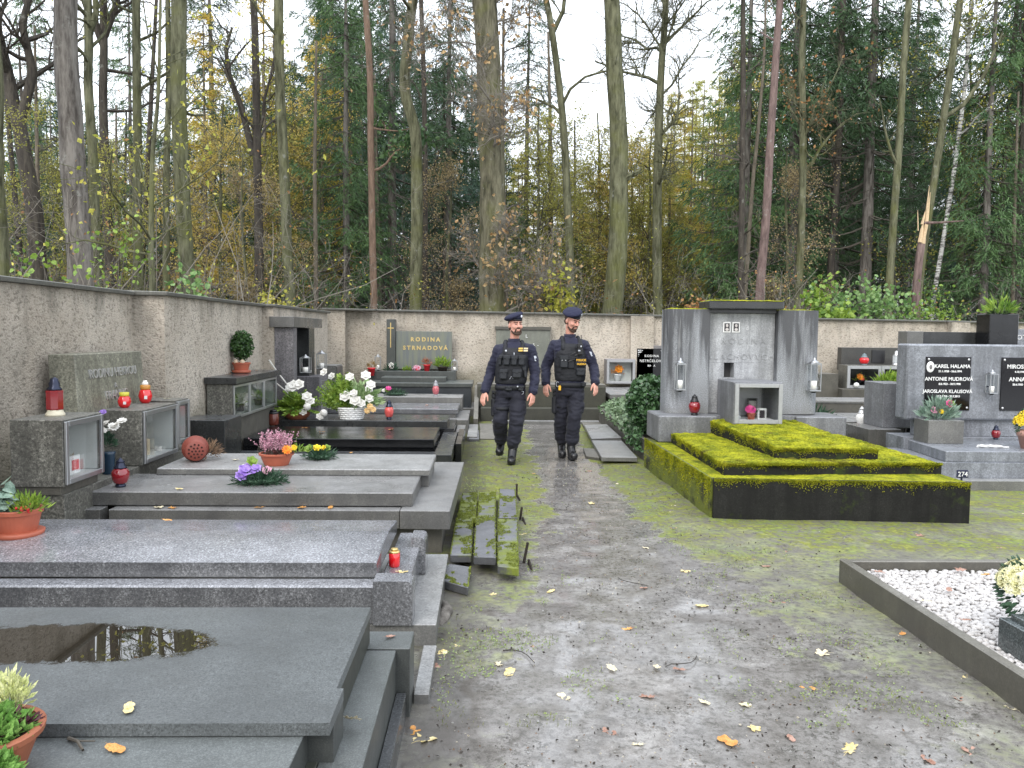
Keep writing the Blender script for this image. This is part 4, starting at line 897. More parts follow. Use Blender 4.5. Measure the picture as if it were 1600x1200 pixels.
def bl(m):
    blades(m, 2.12, 2.85, 7.14, 9.3, lambda x, y: .466, 9000, 1); blades(m, 2.9, 4.1, 7.23, 9.3, lambda x, y: .462, 12000, 2)
    blades(m, 2.66, 3.58, 7.45, 9.3, lambda x, y: .56+.034*(y-7.45), 12000, 3)
    for (x0, x1, y0, y1, z) in ((2.1, 2.88, 7.09, 7.15, .452), (2.9, 4.12, 7.19, 7.23, .448), (2.67, 3.62, 7.41, 7.45, .545)): blades(m, x0, x1, y0, y1, lambda x, y: z+random.random()*.012, 3000, 4, .015)
random.seed(4)
o = part('moss_tufts', MOSS, tb, bl); o['kind'] = 'stuff'
def fringe(m):
    rng = np.random.default_rng(31)
    for (ax_, ay_, bx_, by_, zt, n, dep, nx_, ny_) in ((1.975, 6.963, 4.15, 6.813, .362, 7000, .018, 0, -1), (1.958, 7.0, 1.9, 9.7, .36, 9000, .09, -1, 0), (2.1, 7.097, 2.88, 7.157, .465, 3500, .014, 0, -1), (2.884, 7.197, 4.12, 7.217, .46, 5000, .014, 0, -1), (2.67, 7.437, 3.62, 7.397, .56, 4500, .014, 0, -1), (2.098, 7.1, 2.13, 9.3, .465, 5000, .03, -1, 0), (2.668, 7.44, 2.58, 9.3, .58, 5000, .03, -1, 0)):
        u = rng.random(n); d = np.array([.3+1.2*max(0, mnoise.noise(Vector((a_*6+ax_*9, zt*9, 2)))+.35) for a_ in u*math.hypot(bx_-ax_, by_-ay_)])
        z = zt-rng.exponential(dep, n)*d
        if ay_ > 7.3: z = z+(ay_+(by_-ay_)*u-7.44)*.02*(nx_ == -1)
        C = np.stack([ax_+(bx_-ax_)*u+nx_*.001, ay_+(by_-ay_)*u+ny_*.001, z], 1); C = C[z > zt-.3]; n = len(C)
        tri_cloud(m, C, rng.normal(0, .5, (n, 3))+np.array([nx_*.8, ny_*.8, -.5]), .010*rng.uniform(.6, 1.4, n), .008, rng)
o = part('moss_fringe', MOSS, tb, fringe); o['kind'] = 'stuff'
bx('step_block', G_STAIN, tb, 1.98, 9.3, .36, 2.66, 10.0, .665, bev=.012); bx('step_block', G_STAIN, tb, 3.62, 9.42, .36, 4.22, 10.0, .655, bev=.012); bx('step_block', G_STAIN, tb, 2.664, 9.45, .36, 3.616, 10.0, .66)
def staincol():
    n = NT('tomb_stone_streaked'); base = (.24, .25, .265); x, y, z = n.xyz(n.pos)
    sp = n.ramp(n.noise(110, 2, .8), [(.36, mul(base, .5)), (.5, base), (.66, mul(base, 1.5))])
    f = n.noise(1, 5, .6, n.sc(n.pos, (7, 7, .7))); top = n.ramp(n.ma('ADD', n.ma('MULTIPLY', f, .9), n.ma('MULTIPLY', z, .22)), [(.68, 0), (.84, .9)])
    c = n.mix(top, sp, (.045, .046, .05)); c = n.mix(n.ramp(n.noise(1, 4, .6, n.sc(n.pos, (22, 22, 1.1))), [(.62, 0), (.72, .35)]), c, (.5, .5, .5))
    c = n.mix(n.ramp(z, [(.6, 0), (.75, 0)]), c, (.1, .1, .08)); low = n.ramp(n.ma('ADD', z, n.ma('MULTIPLY', f, .4)), [(.8, .6), (1.02, 0)]); c = n.mix(low, c, (.13, .125, .10))
    return n.out(c, .55, n.bump(n.noise(80, 3, .7), .4, .004))
COLS = staincol()
def rcol(x0, x1, yf, yb, z0, z1, left=True):
    r = .13
    def f(m):
        a = [(x0+r-r*math.cos(t), yf+r-r*math.sin(t)) for t in np.linspace(0, math.pi/2, 8)]
        pts = [(x1, yb), (x0, yb)] + a + [(x1, yf)] if left else [(x0, yb)]+[(x0, yf)]+[(x1-r+r*math.sin(t), yf+r-r*math.cos(t)) for t in np.linspace(0, math.pi/2, 8)]+[(x1, yb)]
        if left: pts = pts
        m.prism(pts, z0, z1)
    return f
part('column', COLS, tb, rcol(2.13, 2.63, 9.6, 9.95, .667, 1.9)); part('column', COLS, tb, rcol(3.44, 3.96, 9.6, 9.95, .667, 1.9, False))
nx0, nx1, nz0, nz1 = 2.835, 2.955, 1.09, 1.27
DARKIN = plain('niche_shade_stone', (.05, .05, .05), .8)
CEN = granite('tomb_centre_stone', (.42, .43, .445), dark=.6, light=1.35, sc=110, moss=0, grime=.3, r0=.45, r1=.65, vd=.0)
hs10 = part('headstone', CEN, tb, lambda m: (m.box(2.634, 9.7, .667, 3.436, 9.95, nz0, bev=.003), m.box(2.634, 9.7, nz1, 3.436, 9.95, 1.858, bev=.003), m.box(2.634, 9.7, nz0+.0005, nx0, 9.95, nz1-.0005, bev=0), m.box(nx1, 9.7, nz0+.0005, 3.436, 9.95, nz1-.0005, bev=0)))
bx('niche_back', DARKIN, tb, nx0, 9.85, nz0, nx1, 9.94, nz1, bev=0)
part('cap_stone', G_DARK, tb, lambda m: m.box(2.59, 9.5, 1.905, 3.47, 10.0, 2.0, bev=.01)); bx('cap_stone', G_DARK, tb, 2.64, 9.64, 1.86, 3.43, 9.96, 1.903)
o = part('moss', MOSS, tb, lambda m: (mossy_top(m, [(2.6, 9.5), (3.46, 9.5), (3.46, 10), (2.6, 10)], [2.0]*4, .012, .012, 60, 30, 7), mossy_top(m, [(2.17, 9.66), (2.62, 9.61), (2.62, 9.93), (2.14, 9.93)], [1.9]*4, .014, .012, 40, 20, 8), mossy_top(m, [(3.48, 9.61), (3.9, 9.68), (3.94, 9.93), (3.48, 9.93)], [1.9]*4, .01, .01, 40, 20, 9))); o['kind'] = 'stuff'
text('RODINA', .105, CEN, hs10, (3.06, 9.698, 1.495), spacing=1.5, ext=.006); text('VLACHOVYCH', .1, CEN, hs10, (3.04, 9.698, 1.31), spacing=1.28, ext=.006)
DARKPH = plain('photo_dark', (.03, .025, .03), .2); PALEPH = plain('photo_pale', (.5, .47, .45), .3)
for k, x in enumerate((2.855, 2.965)):
    ph = part('photo_medallion', WHITEP, tb, lambda m: (m.box(x-.045, 9.688, 1.63, x+.045, 9.699, 1.755, bev=.01)))
    part('photo_face', [DARKPH, PALEPH], ph, lambda m: (m.box(x-.032, 9.683, 1.645, x+.032, 9.6875, 1.74, bev=.003), m.ell((x, 9.683, 1.712), (.015, .002, .02), 10, 6, 1), m.ell((x, 9.683, 1.665), (.02, .002, .018), 10, 6, 1)))
text('d', .07, SILVER, hs10, (3.1, 9.698, 1.66))
cabinet_y(tb, G_STAIN, 2.735, 3.285, 8.95, 9.6, .612, 1.08, frm=STEEL2, fr=.045, lining=plain('cabinet_lining_white', (.75, .76, .78), .5))

# ---- planter with ivy, tilted pavers
pt = thing('ivy_planter', 'long low concrete trough overgrown with ivy beside the mossy tomb', 'planter', (2.3, 12, 0))
part('trough', CONC, pt, lambda m: (m.box(1.985, 10.05, 0, 2.035, 14.3, .28), m.box(2.04, 10.05, 0, 2.9, 10.1, .28), m.box(2.04, 14.25, 0, 2.9, 14.3, .28), m.box(2.85, 10.12, 0, 2.9, 14.24, .28)))
bx('soil', SOIL, pt, 2.04, 10.11, .1, 2.845, 14.24, .25, bev=0)
def ivy(m):
    rng = np.random.default_rng(21); n = 2600
    d = rng.normal(size=(n, 3)); d /= np.linalg.norm(d, axis=1)[:, None]; C = np.array([2.16, 10.75, .68])+d*np.array([.3, .42, .38])*rng.uniform(.75, 1.03, n)[:, None]; C = C[C[:, 2] > .12]
    round_leaves(m, C, .065, rng, 0, .45)
    n = 2200; C = np.stack([rng.uniform(1.93, 2.7, n), rng.uniform(11., 14.0, n), np.zeros(n)], 1); C[:, 2] = .3+.2*rng.random(n)*np.exp(-((C[:, 0]-2.3)/.35)**2)+.06*rng.random(n); C[C[:, 0] < 1.98, 2] -= rng.random((C[:, 0] < 1.98).sum())*.14
    round_leaves(m, C, .055, rng, 1, .6)
    n = 260; C = np.stack([rng.uniform(1.9, 2.0, n), rng.uniform(10.2, 11.2, n), rng.uniform(.12, .4, n)], 1); round_leaves(m, C, .05, rng, 0, .2)
iv = part('ivy', [L_IVY, leafmat('leaves_ivy_variegated', (.05, .10, .035), (.2, .28, .15), .35, 15, .1)], pt, ivy); iv['kind'] = 'stuff'
pav = tag(bpy.data.objects.new('pavement', None), kind='structure'); COL.objects.link(pav); pav.location = (0, 6, 0)
MP = granite('paver_slate', (.17, .175, .19), dark=.6, light=1.4, sc=110, moss=.03, r0=.22, r1=.5)
MPM = granite('paver_mossed', (.17, .175, .19), dark=.6, light=1.4, sc=110, moss=.56, r0=.3, r1=.6, mc=((.07, .1, .015), (.22, .25, .035)))
P_ = [([(-.235, 5.46), (-.09, 5.46), (-.1, 6.56), (-.235, 6.56)], .10, 0, MPM), ([(-.075, 5.33), (.07, 5.24), (.08, 6.46), (-.075, 6.49)], .125, .02, MP), ([(.08, 5.15), (.215, 5.09), (.255, 6.45), (.095, 6.48)], .115, 0, MPM),
      ([(-.065, 6.58), (.08, 6.53), (.1, 7.66), (-.06, 7.63)], .10, .01, MPM), ([(.105, 6.53), (.26, 6.51), (.28, 7.7), (.13, 7.73)], .115, 0, MP), ([(-.23, 6.6), (-.075, 6.6), (-.075, 7.63), (-.215, 7.63)], .095, 0, MPM), ([(-.28, 4.99), (-.10, 4.86), (-.09, 5.29), (-.285, 5.36)], .075, -.01, MP),
      ([(-.25, 11.9), (-.10, 11.9), (-.11, 13.0), (-.25, 13.0)], .05, 0, MP), ([(-.09, 12.1), (.2, 12.1), (.2, 13.2), (-.1, 13.2)], .03, 0, CONC), ([(-.1, 13.25), (.22, 13.25), (.2, 14.1), (-.12, 14.1)], .03, 0, CONC),
      ([(1.42, 9.95), (1.86, 9.92), (1.93, 11.5), (1.5, 11.5)], .09, 0, G_LIGHT), ([(1.5, 11.55), (1.93, 11.55), (1.97, 13.25), (1.6, 13.25)], .11, .02, G_LIGHT), ([(1.62, 13.3), (1.97, 13.3), (2.0, 14.6), (1.7, 14.6)], .05, 0, CONC), ([(1.28, 10.35), (1.43, 10.2), (1.5, 11.0), (1.33, 11.1)], .04, .0, CONC)]
for q, z, t_, mt in P_:
    part('paving_slab', mt, pav, lambda m: m.hexa([(x, y, z-.055+(t_ if i in (1, 2) else 0)) for i, (x, y) in enumerate(q)] + [(x, y, z+(t_ if i in (1, 2) else 0)) for i, (x, y) in enumerate(q)], bev=.006))
def pmoss(m):
    rng = np.random.default_rng(12); C = []
    for q, z, t_, mt in P_[:7]:
        q = np.array(q); n = 5200; u, v = rng.random(n), rng.random(n); P = (1-u)[:, None]*(1-v)[:, None]*q[0]+u[:, None]*(1-v)[:, None]*q[1]+u[:, None]*v[:, None]*q[2]+(1-u)[:, None]*v[:, None]*q[3]
        th = .02 if mt is MPM else .2
        k = np.array([mnoise.noise(Vector((x*7, y*3.2, 3)))+.5*mnoise.noise(Vector((x*22, y*16, 5))) > th for x, y in P]) | (np.minimum(u, 1-u) < .035)
        zz = z+t_*u+.001; C.append(np.column_stack([P, zz])[k])
    C = np.vstack(C); tri_cloud(m, C, rng.normal(0, .8, (len(C), 3))+np.array([0, 0, 1.]), .009*rng.uniform(.6, 1.5, len(C)), .007, rng)
MOSS2 = granite('moss_green_low', (.2, .24, .035), dark=.4, light=1.5, sc=90, moss=0, grime=.6, r0=.8, r1=.95, vd=0)
o = part('moss', MOSS2, pav, pmoss); o['kind'] = 'stuff'
for k, (x, y, h, dx, dy) in enumerate(((.31, 7.85, .17, .02, .0), (.30, 6.9, .14, .03, .02), (.27, 5.6, .18, .04, .03))):
    m = MB(); m.box(x-.009, y-.009, -.05, x+.009, y+.009, h*.8, bev=.003); m.box(x-.02+dx, y-.2, .0, x-.008+dx, y-.02, .035, bev=.003)
    o = m.build('edging_stake', bark('rotten_wood', (.02, .016, .014), (.05, .04, .033), 0, 1, 3)); o.rotation_euler = (dx*4, dy*5, .1)
    tag(o, ['rotten black stake at the far end of the tilted pavers', 'rotten black stake at the middle of the tilted pavers', 'rotten black stake at the near end of the tilted pavers'][k], 'stake', 'rotten stakes beside the pavers')

# ---- granite tomb with name plaques (right)
hg = thing('family_tomb', 'blue grey granite tomb with black name plaques and pale slab', 'grave', (6.2, 9.2, 0))
bx('step', G_LIGHT, hg, 4.3, 8.3, -.02, 8.5, 8.45, .11); bx('step', G_PALE2, hg, 4.6, 8.47, .0, 8.5, 9.6, .275)
part('slab', G_PALE2, hg, lambda m: m.quadprism([(4.885, 8.50), (8.5, 8.50), (8.5, 9.45), (4.98, 9.45)], .277, .39))
bx('base_block', G_PALE2, hg, 4.93, 9.46, .0, 8.6, 9.9, .42); bx('headstone_foot', G_PALE2, hg, 5.15, 9.58, .422, 8.4, 9.75, .62)
hsh = bx('headstone', G_PALE2, hg, 4.95, 9.5, .622, 8.6, 9.75, 1.52, bev=.02)
BPOL = plain('polished_black', (.006, .006, .008), .06, 0, .1)
for (x0, x1, lines, cx) in ((5.17, 5.71, (('KAREL HALAMA', .072, 1.24, 5.49), ('21.1.1928 - 26.6.1994', .032, 1.19, 5.46), ('ANTONIE MUDROVÁ', .072, 1.09, 5.45), ('8.8.1923 - 30.9.1998', .032, 1.04, 5.46), ('JAROSLAVA KLAUSOVÁ', .072, .945, 5.45), ('10.9.1926 - 20.3.2013', .032, .895, 5.45))),
                            (6.08, 6.9, (('MIROSLAV HALAMA', .072, 1.24, 6.50), ('4.10.1947 - 3.5.2008', .032, 1.19, 6.42), ('ANNA HALAMOVÁ', .072, 1.09, 6.47), ('20.4.1950', .032, 1.04, 6.42)))) and [(5.17, 5.71, (('KAREL HALAMA', .06, 1.24, 5.485), ('21.1.1928 - 26.6.1994', .032, 1.19, 5.46), ('ANTONIE MUDROVÁ', .06, 1.09, 5.45), ('8.8.1923 - 30.9.1998', .032, 1.04, 5.46), ('JAROSLAVA KLAUSOVÁ', .056, .945, 5.44), ('10.9.1926 - 20.3.2013', .032, .895, 5.45)), 0), (6.08, 6.9, (('MIROSLAV', .068, 1.24, 6.30), ('4.10.1947', .032, 1.19, 6.30), ('ANNA', .068, 1.09, 6.27), ('20.4.1950', .032, 1.04, 6.28)), 0)]:
    pq = bx('name_plaque', BPOL, hg, x0, 9.482, .74, x1, 9.499, 1.37, bev=.002)
    for s_, sz, z, xx in lines: text(s_, sz, WHITEP, pq, (xx, 9.481, z), ext=.001, bold=.001)
    for sx in (x0+.03, x1-.03):
        for sz in (.77, 1.34): part('screw', SILVER, pq, lambda m: m.ell((sx, 9.48, sz), (.014, .006, .014), 10, 6), True)
    if x0 < 6:
        pm = part('photo_medallion', WHITEP, pq, lambda m: m.ell((5.222, 9.481, 1.25), (.048, .01, .066), 20, 8), True)
        part('photo_face', plain('photo_grey', (.16, .15, .15), .4), pm, lambda m: m.ell((5.222, 9.473, 1.25), (.02, .006, .03), 12, 6), True)
text('MARTA', .06, WHITEP, hg, (7.3, 9.49, 1.5))
bx('flower_trough', G_LIGHT, hg, 5.02, 9.1, .392, 5.43, 9.42, .655)
g12 = thing('headstone', 'dark polished headstone with tall block rising behind the granite tomb', 'headstone', (6.1, 10.6, 0))
bx('slab_stone', G_DARK, g12, 5.72, 10.6, 0, 6.9, 10.8, 1.67); bx('end_post', G_LIGHT, g12, 5.50, 10.58, 0, 5.716, 10.82, 1.675)
bx('tall_block', G_BLACK, g12, 6.42, 10.3, 1.2, 6.80, 10.595, 1.905, bev=.008)
bx('tall_block_base', G_BLACK, g12, 6.42, 10.3, 0, 6.80, 10.595, 1.198)
g12b = thing('headstone', 'low bluish headstone peeping right of the tall black block', 'headstone', (7.6, 10.9, 0))
h12 = bx('stone', G_PALE2, g12b, 6.95, 10.8, 0, 8.6, 11.0, 1.72); text('ROTTA', .09, WHITEP, h12, (7.2, 10.795, 1.58))
g13 = thing('grave_pillar', 'square dark granite pillar on its plinth left of the granite tomb', 'pillar', (5.3, 10.7, 0))
bx('shaft', G_STAIN, g13, 5.13, 10.4, .42, 5.50, 10.95, 1.0, bev=.006); bx('plinth', G_MID, g13, 4.88, 10.25, 0, 5.3, 10.95, .418); bx('side_block', G_BLACK, g13, 5.51, 10.5, .2, 5.95, 10.9, .93)
g14 = thing('grave', 'low wet stone grave between the mossy tomb and the dark pillar', 'grave', (5.2, 12, 0))
bx('slab', G_LIGHT, g14, 4.3, 11.0, .1, 6.0, 12.6, .27); bx('base', CONC, g14, 4.2, 10.9, -.02, 6.1, 12.7, .098); bx('head_slab', G_LIGHT, g14, 5.2, 12.0, .272, 6.3, 12.65, .33)
g15 = thing('grave', 'weathered stepped grave with twin glass cabinets by the back wall', 'grave', (7.5, 15.5, 0))
bx('step', CONC, g15, 5.6, 13.6, 0, 7.6, 14.4, .2); bx('step', CONC, g15, 5.9, 14.42, 0, 7.7, 15.3, .4); bx('step_top', G_LIGHT, g15, 5.88, 14.4, .402, 7.72, 15.32, .44); bx('step_top', G_LIGHT, g15, 5.58, 13.58, .202, 7.62, 14.39, .235)
cabinet_y(g15, TERRAZZO, 7.22, 8.62, 16.2, 16.6, .55, 1.02, doors=2, frm=STEEL2, fr=.06, lining=BLACKP)
bx('headstone', granite('headstone_dark_grey', (.12, .12, .115), sc=90, r0=.4, r1=.6), g15, 7.32, 16.7, .9, 9.2, 16.9, 1.37); bx('photo_plate', BLACKP, g15, 7.95, 16.68, 1.06, 8.22, 16.699, 1.32)  # headstone granite has a darker grey base colour
bx('plinth', CONC, g15, 7.1, 16.1, 0, 9.2, 16.9, .548); bx('side_chest', CONC, g15, 6.55, 16.3, .3, 7.1, 16.9, .84)
g16 = thing('grave', 'low stepped grave half hidden behind the tomb at the back right', 'grave', (9, 14, 0))
bx('slab', G_MID, g16, 7.9, 13.0, 0, 9.6, 15.2, .35)

# ---- gravel grave, bottom right
FRAME = granite('frame_grey', (.21, .2, .175), dark=.7, light=1.3, sc=170, moss=.05, r0=.25, r1=.5, grime=.5)
g17 = thing('grave', 'gravel filled grave with thin grey stone frame at lower right', 'grave', (3.4, 3.5, 0))
bx('frame_side', FRAME, g17, 2.29, 1.2, -.02, 2.345, 5.15, .165, bev=.006); bx('frame_end', FRAME, g17, 2.348, 5.095, -.02, 5.2, 5.15, .163, bev=.006)
PEB = NT('white_marble_pebbles'); PEB = PEB.out(PEB.mix(.999, PEB.mix(PEB.noise(40, 2), (.36, .34, .33), (.70, .68, .66)), PEB.ramp(PEB.noise(11, 2), [(.3, .75), (.6, 1.)]), 'MULTIPLY'), .45)
def pebbles(m):
    rng = np.random.default_rng(8)
    base = MB(); base.ell((0, 0, 0), (1, 1, 1), 7, 5); BV = base.v[0]; BF = [f for f, _ in base.f]
    k = 0
    for layer in range(2):
        for x in np.arange(2.36, 4.2, .028):
            for y in np.arange(3.0, 5.09, .028):
                if x > 2.36+(y-3.0)*.9+.45 and layer == 0: continue
                if x > 3.7 and y < 4.5: continue
                r = rng.uniform(.010, .019); s = np.array([r*rng.uniform(.9, 1.5), r, r*rng.uniform(.55, .85)]); a = rng.uniform(0, 6.28)
                V = (BV*(1+rng.uniform(-.12, .12, (len(BV), 1))))*s @ _rotz(a).T + [x+rng.normal(0, .008), y+rng.normal(0, .008), .085+.012*layer+rng.uniform(-.004, .01)]
                b = m.n; m.v.append(V); m.n += len(V)
                for f in BF: m.f.append((f+b, 0))
o = part('gravel', PEB, g17, pebbles, True); o['kind'] = 'stuff'
bx('gravel_bed', plain('gravel_bed', (.30, .28, .27), .9, 0, .4, 60), g17, 2.35, 1.2, 0, 5.2, 5.09, .075, bev=0)

# ------------------------------------------------------------------ lanterns, pots, flowers
def lantern(kind, label, x, y, z, h, w, mats=None, group='grave lanterns', rot=0):
    """grave candle lanterns of several shapes"""
    o = thing('grave_lantern', label, 'lantern', (x, y, z), group); r = w/2
    if kind == 'crown':      # round belly, dark metal crown
        part('foot', mats[1], o, lambda m: m.lathe([(r*.55, 0), (r*.62, .05*h), (r*.5, .1*h), (r*.45, .12*h)], (x, y, z), 18), True)
        part('jar', mats[0], o, lambda m: m.lathe([(r*.6, .12*h), (r*.78, .16*h), (r, .38*h), (r*.98, .5*h), (r*.8, .6*h), (r*.62, .64*h)], (x, y, z), 20), True)
        part('lid', mats[1], o, lambda m: m.lathe([(r*.72, .642*h), (r*.74, .67*h), (r*.55, .72*h), (r*.5, .8*h), (r*.42, .84*h), (r*.5, .87*h), (r*.3, .92*h), (r*.1, .98*h), (.002, h)], (x, y, z), 12, 0, (6, .1)), True)
    elif kind == 'tall':      # square-ish jar on a pale foot, blue crown
        part('foot', mats[2], o, lambda m: m.lathe([(r, 0), (r*.98, .05*h), (r*.8, .12*h), (r*.78, .16*h)], (x, y, z), 24), True)
        part('jar', mats[0], o, lambda m: (m.lathe([(r*.86, .162*h), (r*.9, .19*h), (r*.9, .60*h), (r*.82, .645*h)], (x, y, z), 8), m.lathe([(r*.92, .60*h), (r*.92, .66*h)], (x, y, z), 8)))
        part('lid', mats[1], o, lambda m: m.lathe([(r*.7, .662*h), (r*.72, .7*h), (r*.5, .76*h), (r*.52, .84*h), (r*.4, .9*h), (r*.36, .96*h), (.003, h)], (x, y, z), 10, 0, (5, .12)), True)
    elif kind == 'jar':       # small candle cup with gold or brass lid
        part('cup', mats[0], o, lambda m: m.lathe([(r*.85, 0), (r, .08*h), (r, .72*h), (r*.9, .76*h)], (x, y, z), 20), True)
        part('lid', mats[1], o, lambda m: (m.lathe([(r*.98, .762*h), (r*1.02, .8*h), (r*.9, .86*h), (r*.8, .87*h)], (x, y, z), 20), m.lathe([(r*.62, .872*h), (r*.66, .98*h), (r*.5, h)], (x, y, z), 16)), True)
    elif kind == 'bulb':      # teardrop glass with yellow rim
        part('jar', mats[0], o, lambda m: m.lathe([(r*.55, 0), (r*.85, .12*h), (r, .32*h), (r*.85, .52*h), (r*.68, .6*h)], (x, y, z), 18), True)
        part('rim', mats[1], o, lambda m: m.lathe([(r*.69, .602*h), (r*.72, .66*h), (r*.75, .78*h), (r*.6, .8*h)], (x, y, z), 12, 0, (6, .08)), True)
        part('sticker', WHITEP, o, lambda m: m.box(x+.25*r, y-r*1.01, z+.2*h, x+.62*r, y-r*.8, z+.34*h, bev=0))
        if len(mats) > 2: part('lid', mats[2], o, lambda m: m.lathe([(r*.5, .802*h), (r*.45, .9*h), (r*.3, .95*h), (r*.3, h)], (x, y, z), 12), True)
    elif kind == 'hanging':   # glazed metal lantern fixed to a column
        part('frame', STEEL, o, lambda m: [m.box(x+a*r-.005, y+b*r-.005, z+.08*h, x+a*r+.005, y+b*r+.005, z+.8*h, bev=.002) for a in (-1, 1) for b in (-1, 1)] and (m.box(x-r-.006, y-r-.006, z+.05*h, x+r+.006, y+r+.006, z+.085*h), m.box(x-r-.006, y-r-.006, z+.8*h, x+r+.006, y+r+.006, z+.83*h)))
        part('glass', GLASS, o, lambda m: m.box(x-r*.92, y-r*.92, z+.09*h, x+r*.92, y+r*.92, z+.795*h, bev=0))
        part('roof', STEEL, o, lambda m: m.lathe([(r*1.1, .832*h), (r*.6, .9*h), (r*.25, .93*h), (r*.25, .96*h), (.003, h)], (x, y, z), 12), True)
        part('holder', G_BASE, o, lambda m: m.lathe([(r*.3, 0), (r*.9, .048*h)], (x, y, z), 12))
        part('candle', WHITEG, o, lambda m: m.lathe([(r*.6, .1*h), (r*.6, .34*h)], (x, y, z), 14), True)
        if y > 9: part('bracket', DKMET, o, lambda m: m.box(x-.01, y+r, z+.3*h, x+.01, y+r+.12, z+.34*h, bev=.002))
    return o
LT = [('tall', 'tall red jar lantern with dark blue crown on the first cabinet', -2.95, 5.68, 1.0, .265, .125, (DKRED, DKMET, plain('cream_foot', (.6, .55, .42), .5)), 'lanterns on the cabinets'),
      ('bulb', 'small red bulb lantern with lime rim on the second cabinet', -2.98, 6.82, .95, .16, .105, (REDG, plain('lime_rim', (.55, .5, .05), .4)), 'lanterns on the cabinets'),
      ('bulb', 'red bulb lantern with orange neck and pale stopper on the second cabinet', -2.99, 7.26, .95, .2, .115, (REDG, plain('orange_rim', (.5, .22, .04), .4), WHITEG), 'lanterns on the cabinets'),
      ('crown', 'dark red belly lantern standing between the first two cabinets', -2.66, 6.0, .449, .215, .125, (DKRED, DKMET), None),
      ('jar', 'tiny bright red candle cup with brass lid on the granite coping', -.505, 4.52, .29, .105, .062, (REDG, GOLD), None),
      ('jar', 'dark jar lantern with black lid beside the fern bouquet', -2.78, 10.75, .362, .2, .14, (plain('brown_glass', (.12, .03, .02), .15), BLACKP), None),
      ('crown', 'red and white patterned lantern right of the flower basket', -1.345, 11.35, .385, .27, .125, (plain('red_white_glass', (.6, .1, .09), .2, 0, .5, 20), DKMET), None),
      ('crown', 'red lantern with silver scrolls at the back of the grey grave', -.90, 14.55, .46, .29, .12, (plain('crimson_scroll', (.45, .12, .14), .25, 0, .9, 40), plain('grey_top', (.3, .3, .32), .5)), None),
      ('crown', 'dark red belly lantern beside the left tomb column', 2.42, 9.42, .665, .245, .135, (DKRED, BLACKP), None),
      ('crown', 'small dark red lantern under the granite headstone', 5.93, 9.3, .42, .17, .1, (DKRED, DKMET), None),
      ('crown', 'white glass lantern standing beside the dark pillar', 5.55, 11.9, .27, .3, .16, (WHITEG, SILVER), None),
      ('crown', 'bright red round lantern on the left of the twin cabinets', 7.66, 16.4, 1.02, .24, .19, (REDG, plain('teal_top', (.15, .2, .22), .4)), 'lanterns on the twin cabinets'),
      ('tall', 'glass lantern with pale top in the middle of the twin cabinets', 8.32, 16.4, 1.02, .3, .16, (plain('clear_grey_glass', (.45, .47, .48), .1), SILVER, SILVER), 'lanterns on the twin cabinets'),
      ('crown', 'red lantern at the right end of the twin cabinets', 8.66, 16.35, 1.02, .22, .18, (REDG, SILVER), 'lanterns on the twin cabinets'),
      ('hanging', 'glazed metal lantern hanging on the left tomb column', 2.265, 9.5, .93, .40, .10, None, 'lanterns hung on the tomb columns'),
      ('hanging', 'glazed metal lantern hanging on the right tomb column', 3.845, 9.5, .93, .42, .12, None, 'lanterns hung on the tomb columns'),
      ('hanging', 'pale glass lantern standing left of the gold cross pillar', -2.22, 16.8, .80, .34, .11, None, None),
      ('hanging', 'pale small glass lantern right of the gold lettered headstone', -.66, 16.8, .80, .26, .11, None, None),
      ('hanging', 'glass lantern box fixed in the opening of the niche', -2.60, 11.85, .98, .28, .13, None, 'lantern boxes on the niche'),
      ('hanging', 'glass lantern box fixed on the far post of the niche', -2.55, 12.75, 1.0, .3, .13, None, 'lantern boxes on the niche'),
      ('hanging', 'twin glazed candle holder between the two black plaques', 5.93, 9.42, .93, .3, .09, None, None)]
for k, lb, x, y, z, h, w, mt, gp in LT: lantern(k, lb, x, y, z, h, w, mt, gp)
P_RED = plain('petals_red', (.6, .02, .03), .5, 0, .3, 60); P_WHITE = leafmat('petals_white', (.62, .6, .55), (.85, .84, .8), .5, 40, .2); P_PURP = leafmat('petals_purple', (.2, .1, .45), (.45, .3, .7), .5, 30, .2)
P_YEL = leafmat('petals_yellow', (.75, .50, .01), (.9, .72, .03), .5, 25, .15); P_PINK = leafmat('petals_pink', (.55, .22, .33), (.75, .48, .55), .5, 25, .2); P_CREAM = leafmat('petals_cream', (.62, .6, .28), (.85, .82, .6), .5, 25, .15); P_MAG = leafmat('petals_magenta', (.5, .02, .2), (.75, .1, .3), .5, 30, .1); P_ORG = leafmat('petals_orange', (.7, .14, .01), (.85, .4, .03), .5, 30, .1)
L_FERN = leafmat('leaves_fern_lime', (.10, .2, .02), (.30, .42, .06), .5, 12, .25); L_FIR = leafmat('fir_twigs', (.012, .04, .02), (.05, .11, .06), .55, 14, .1); L_SAGE = leafmat('leaves_sage', (.12, .2, .15), (.3, .4, .32), .5, 12, .1)
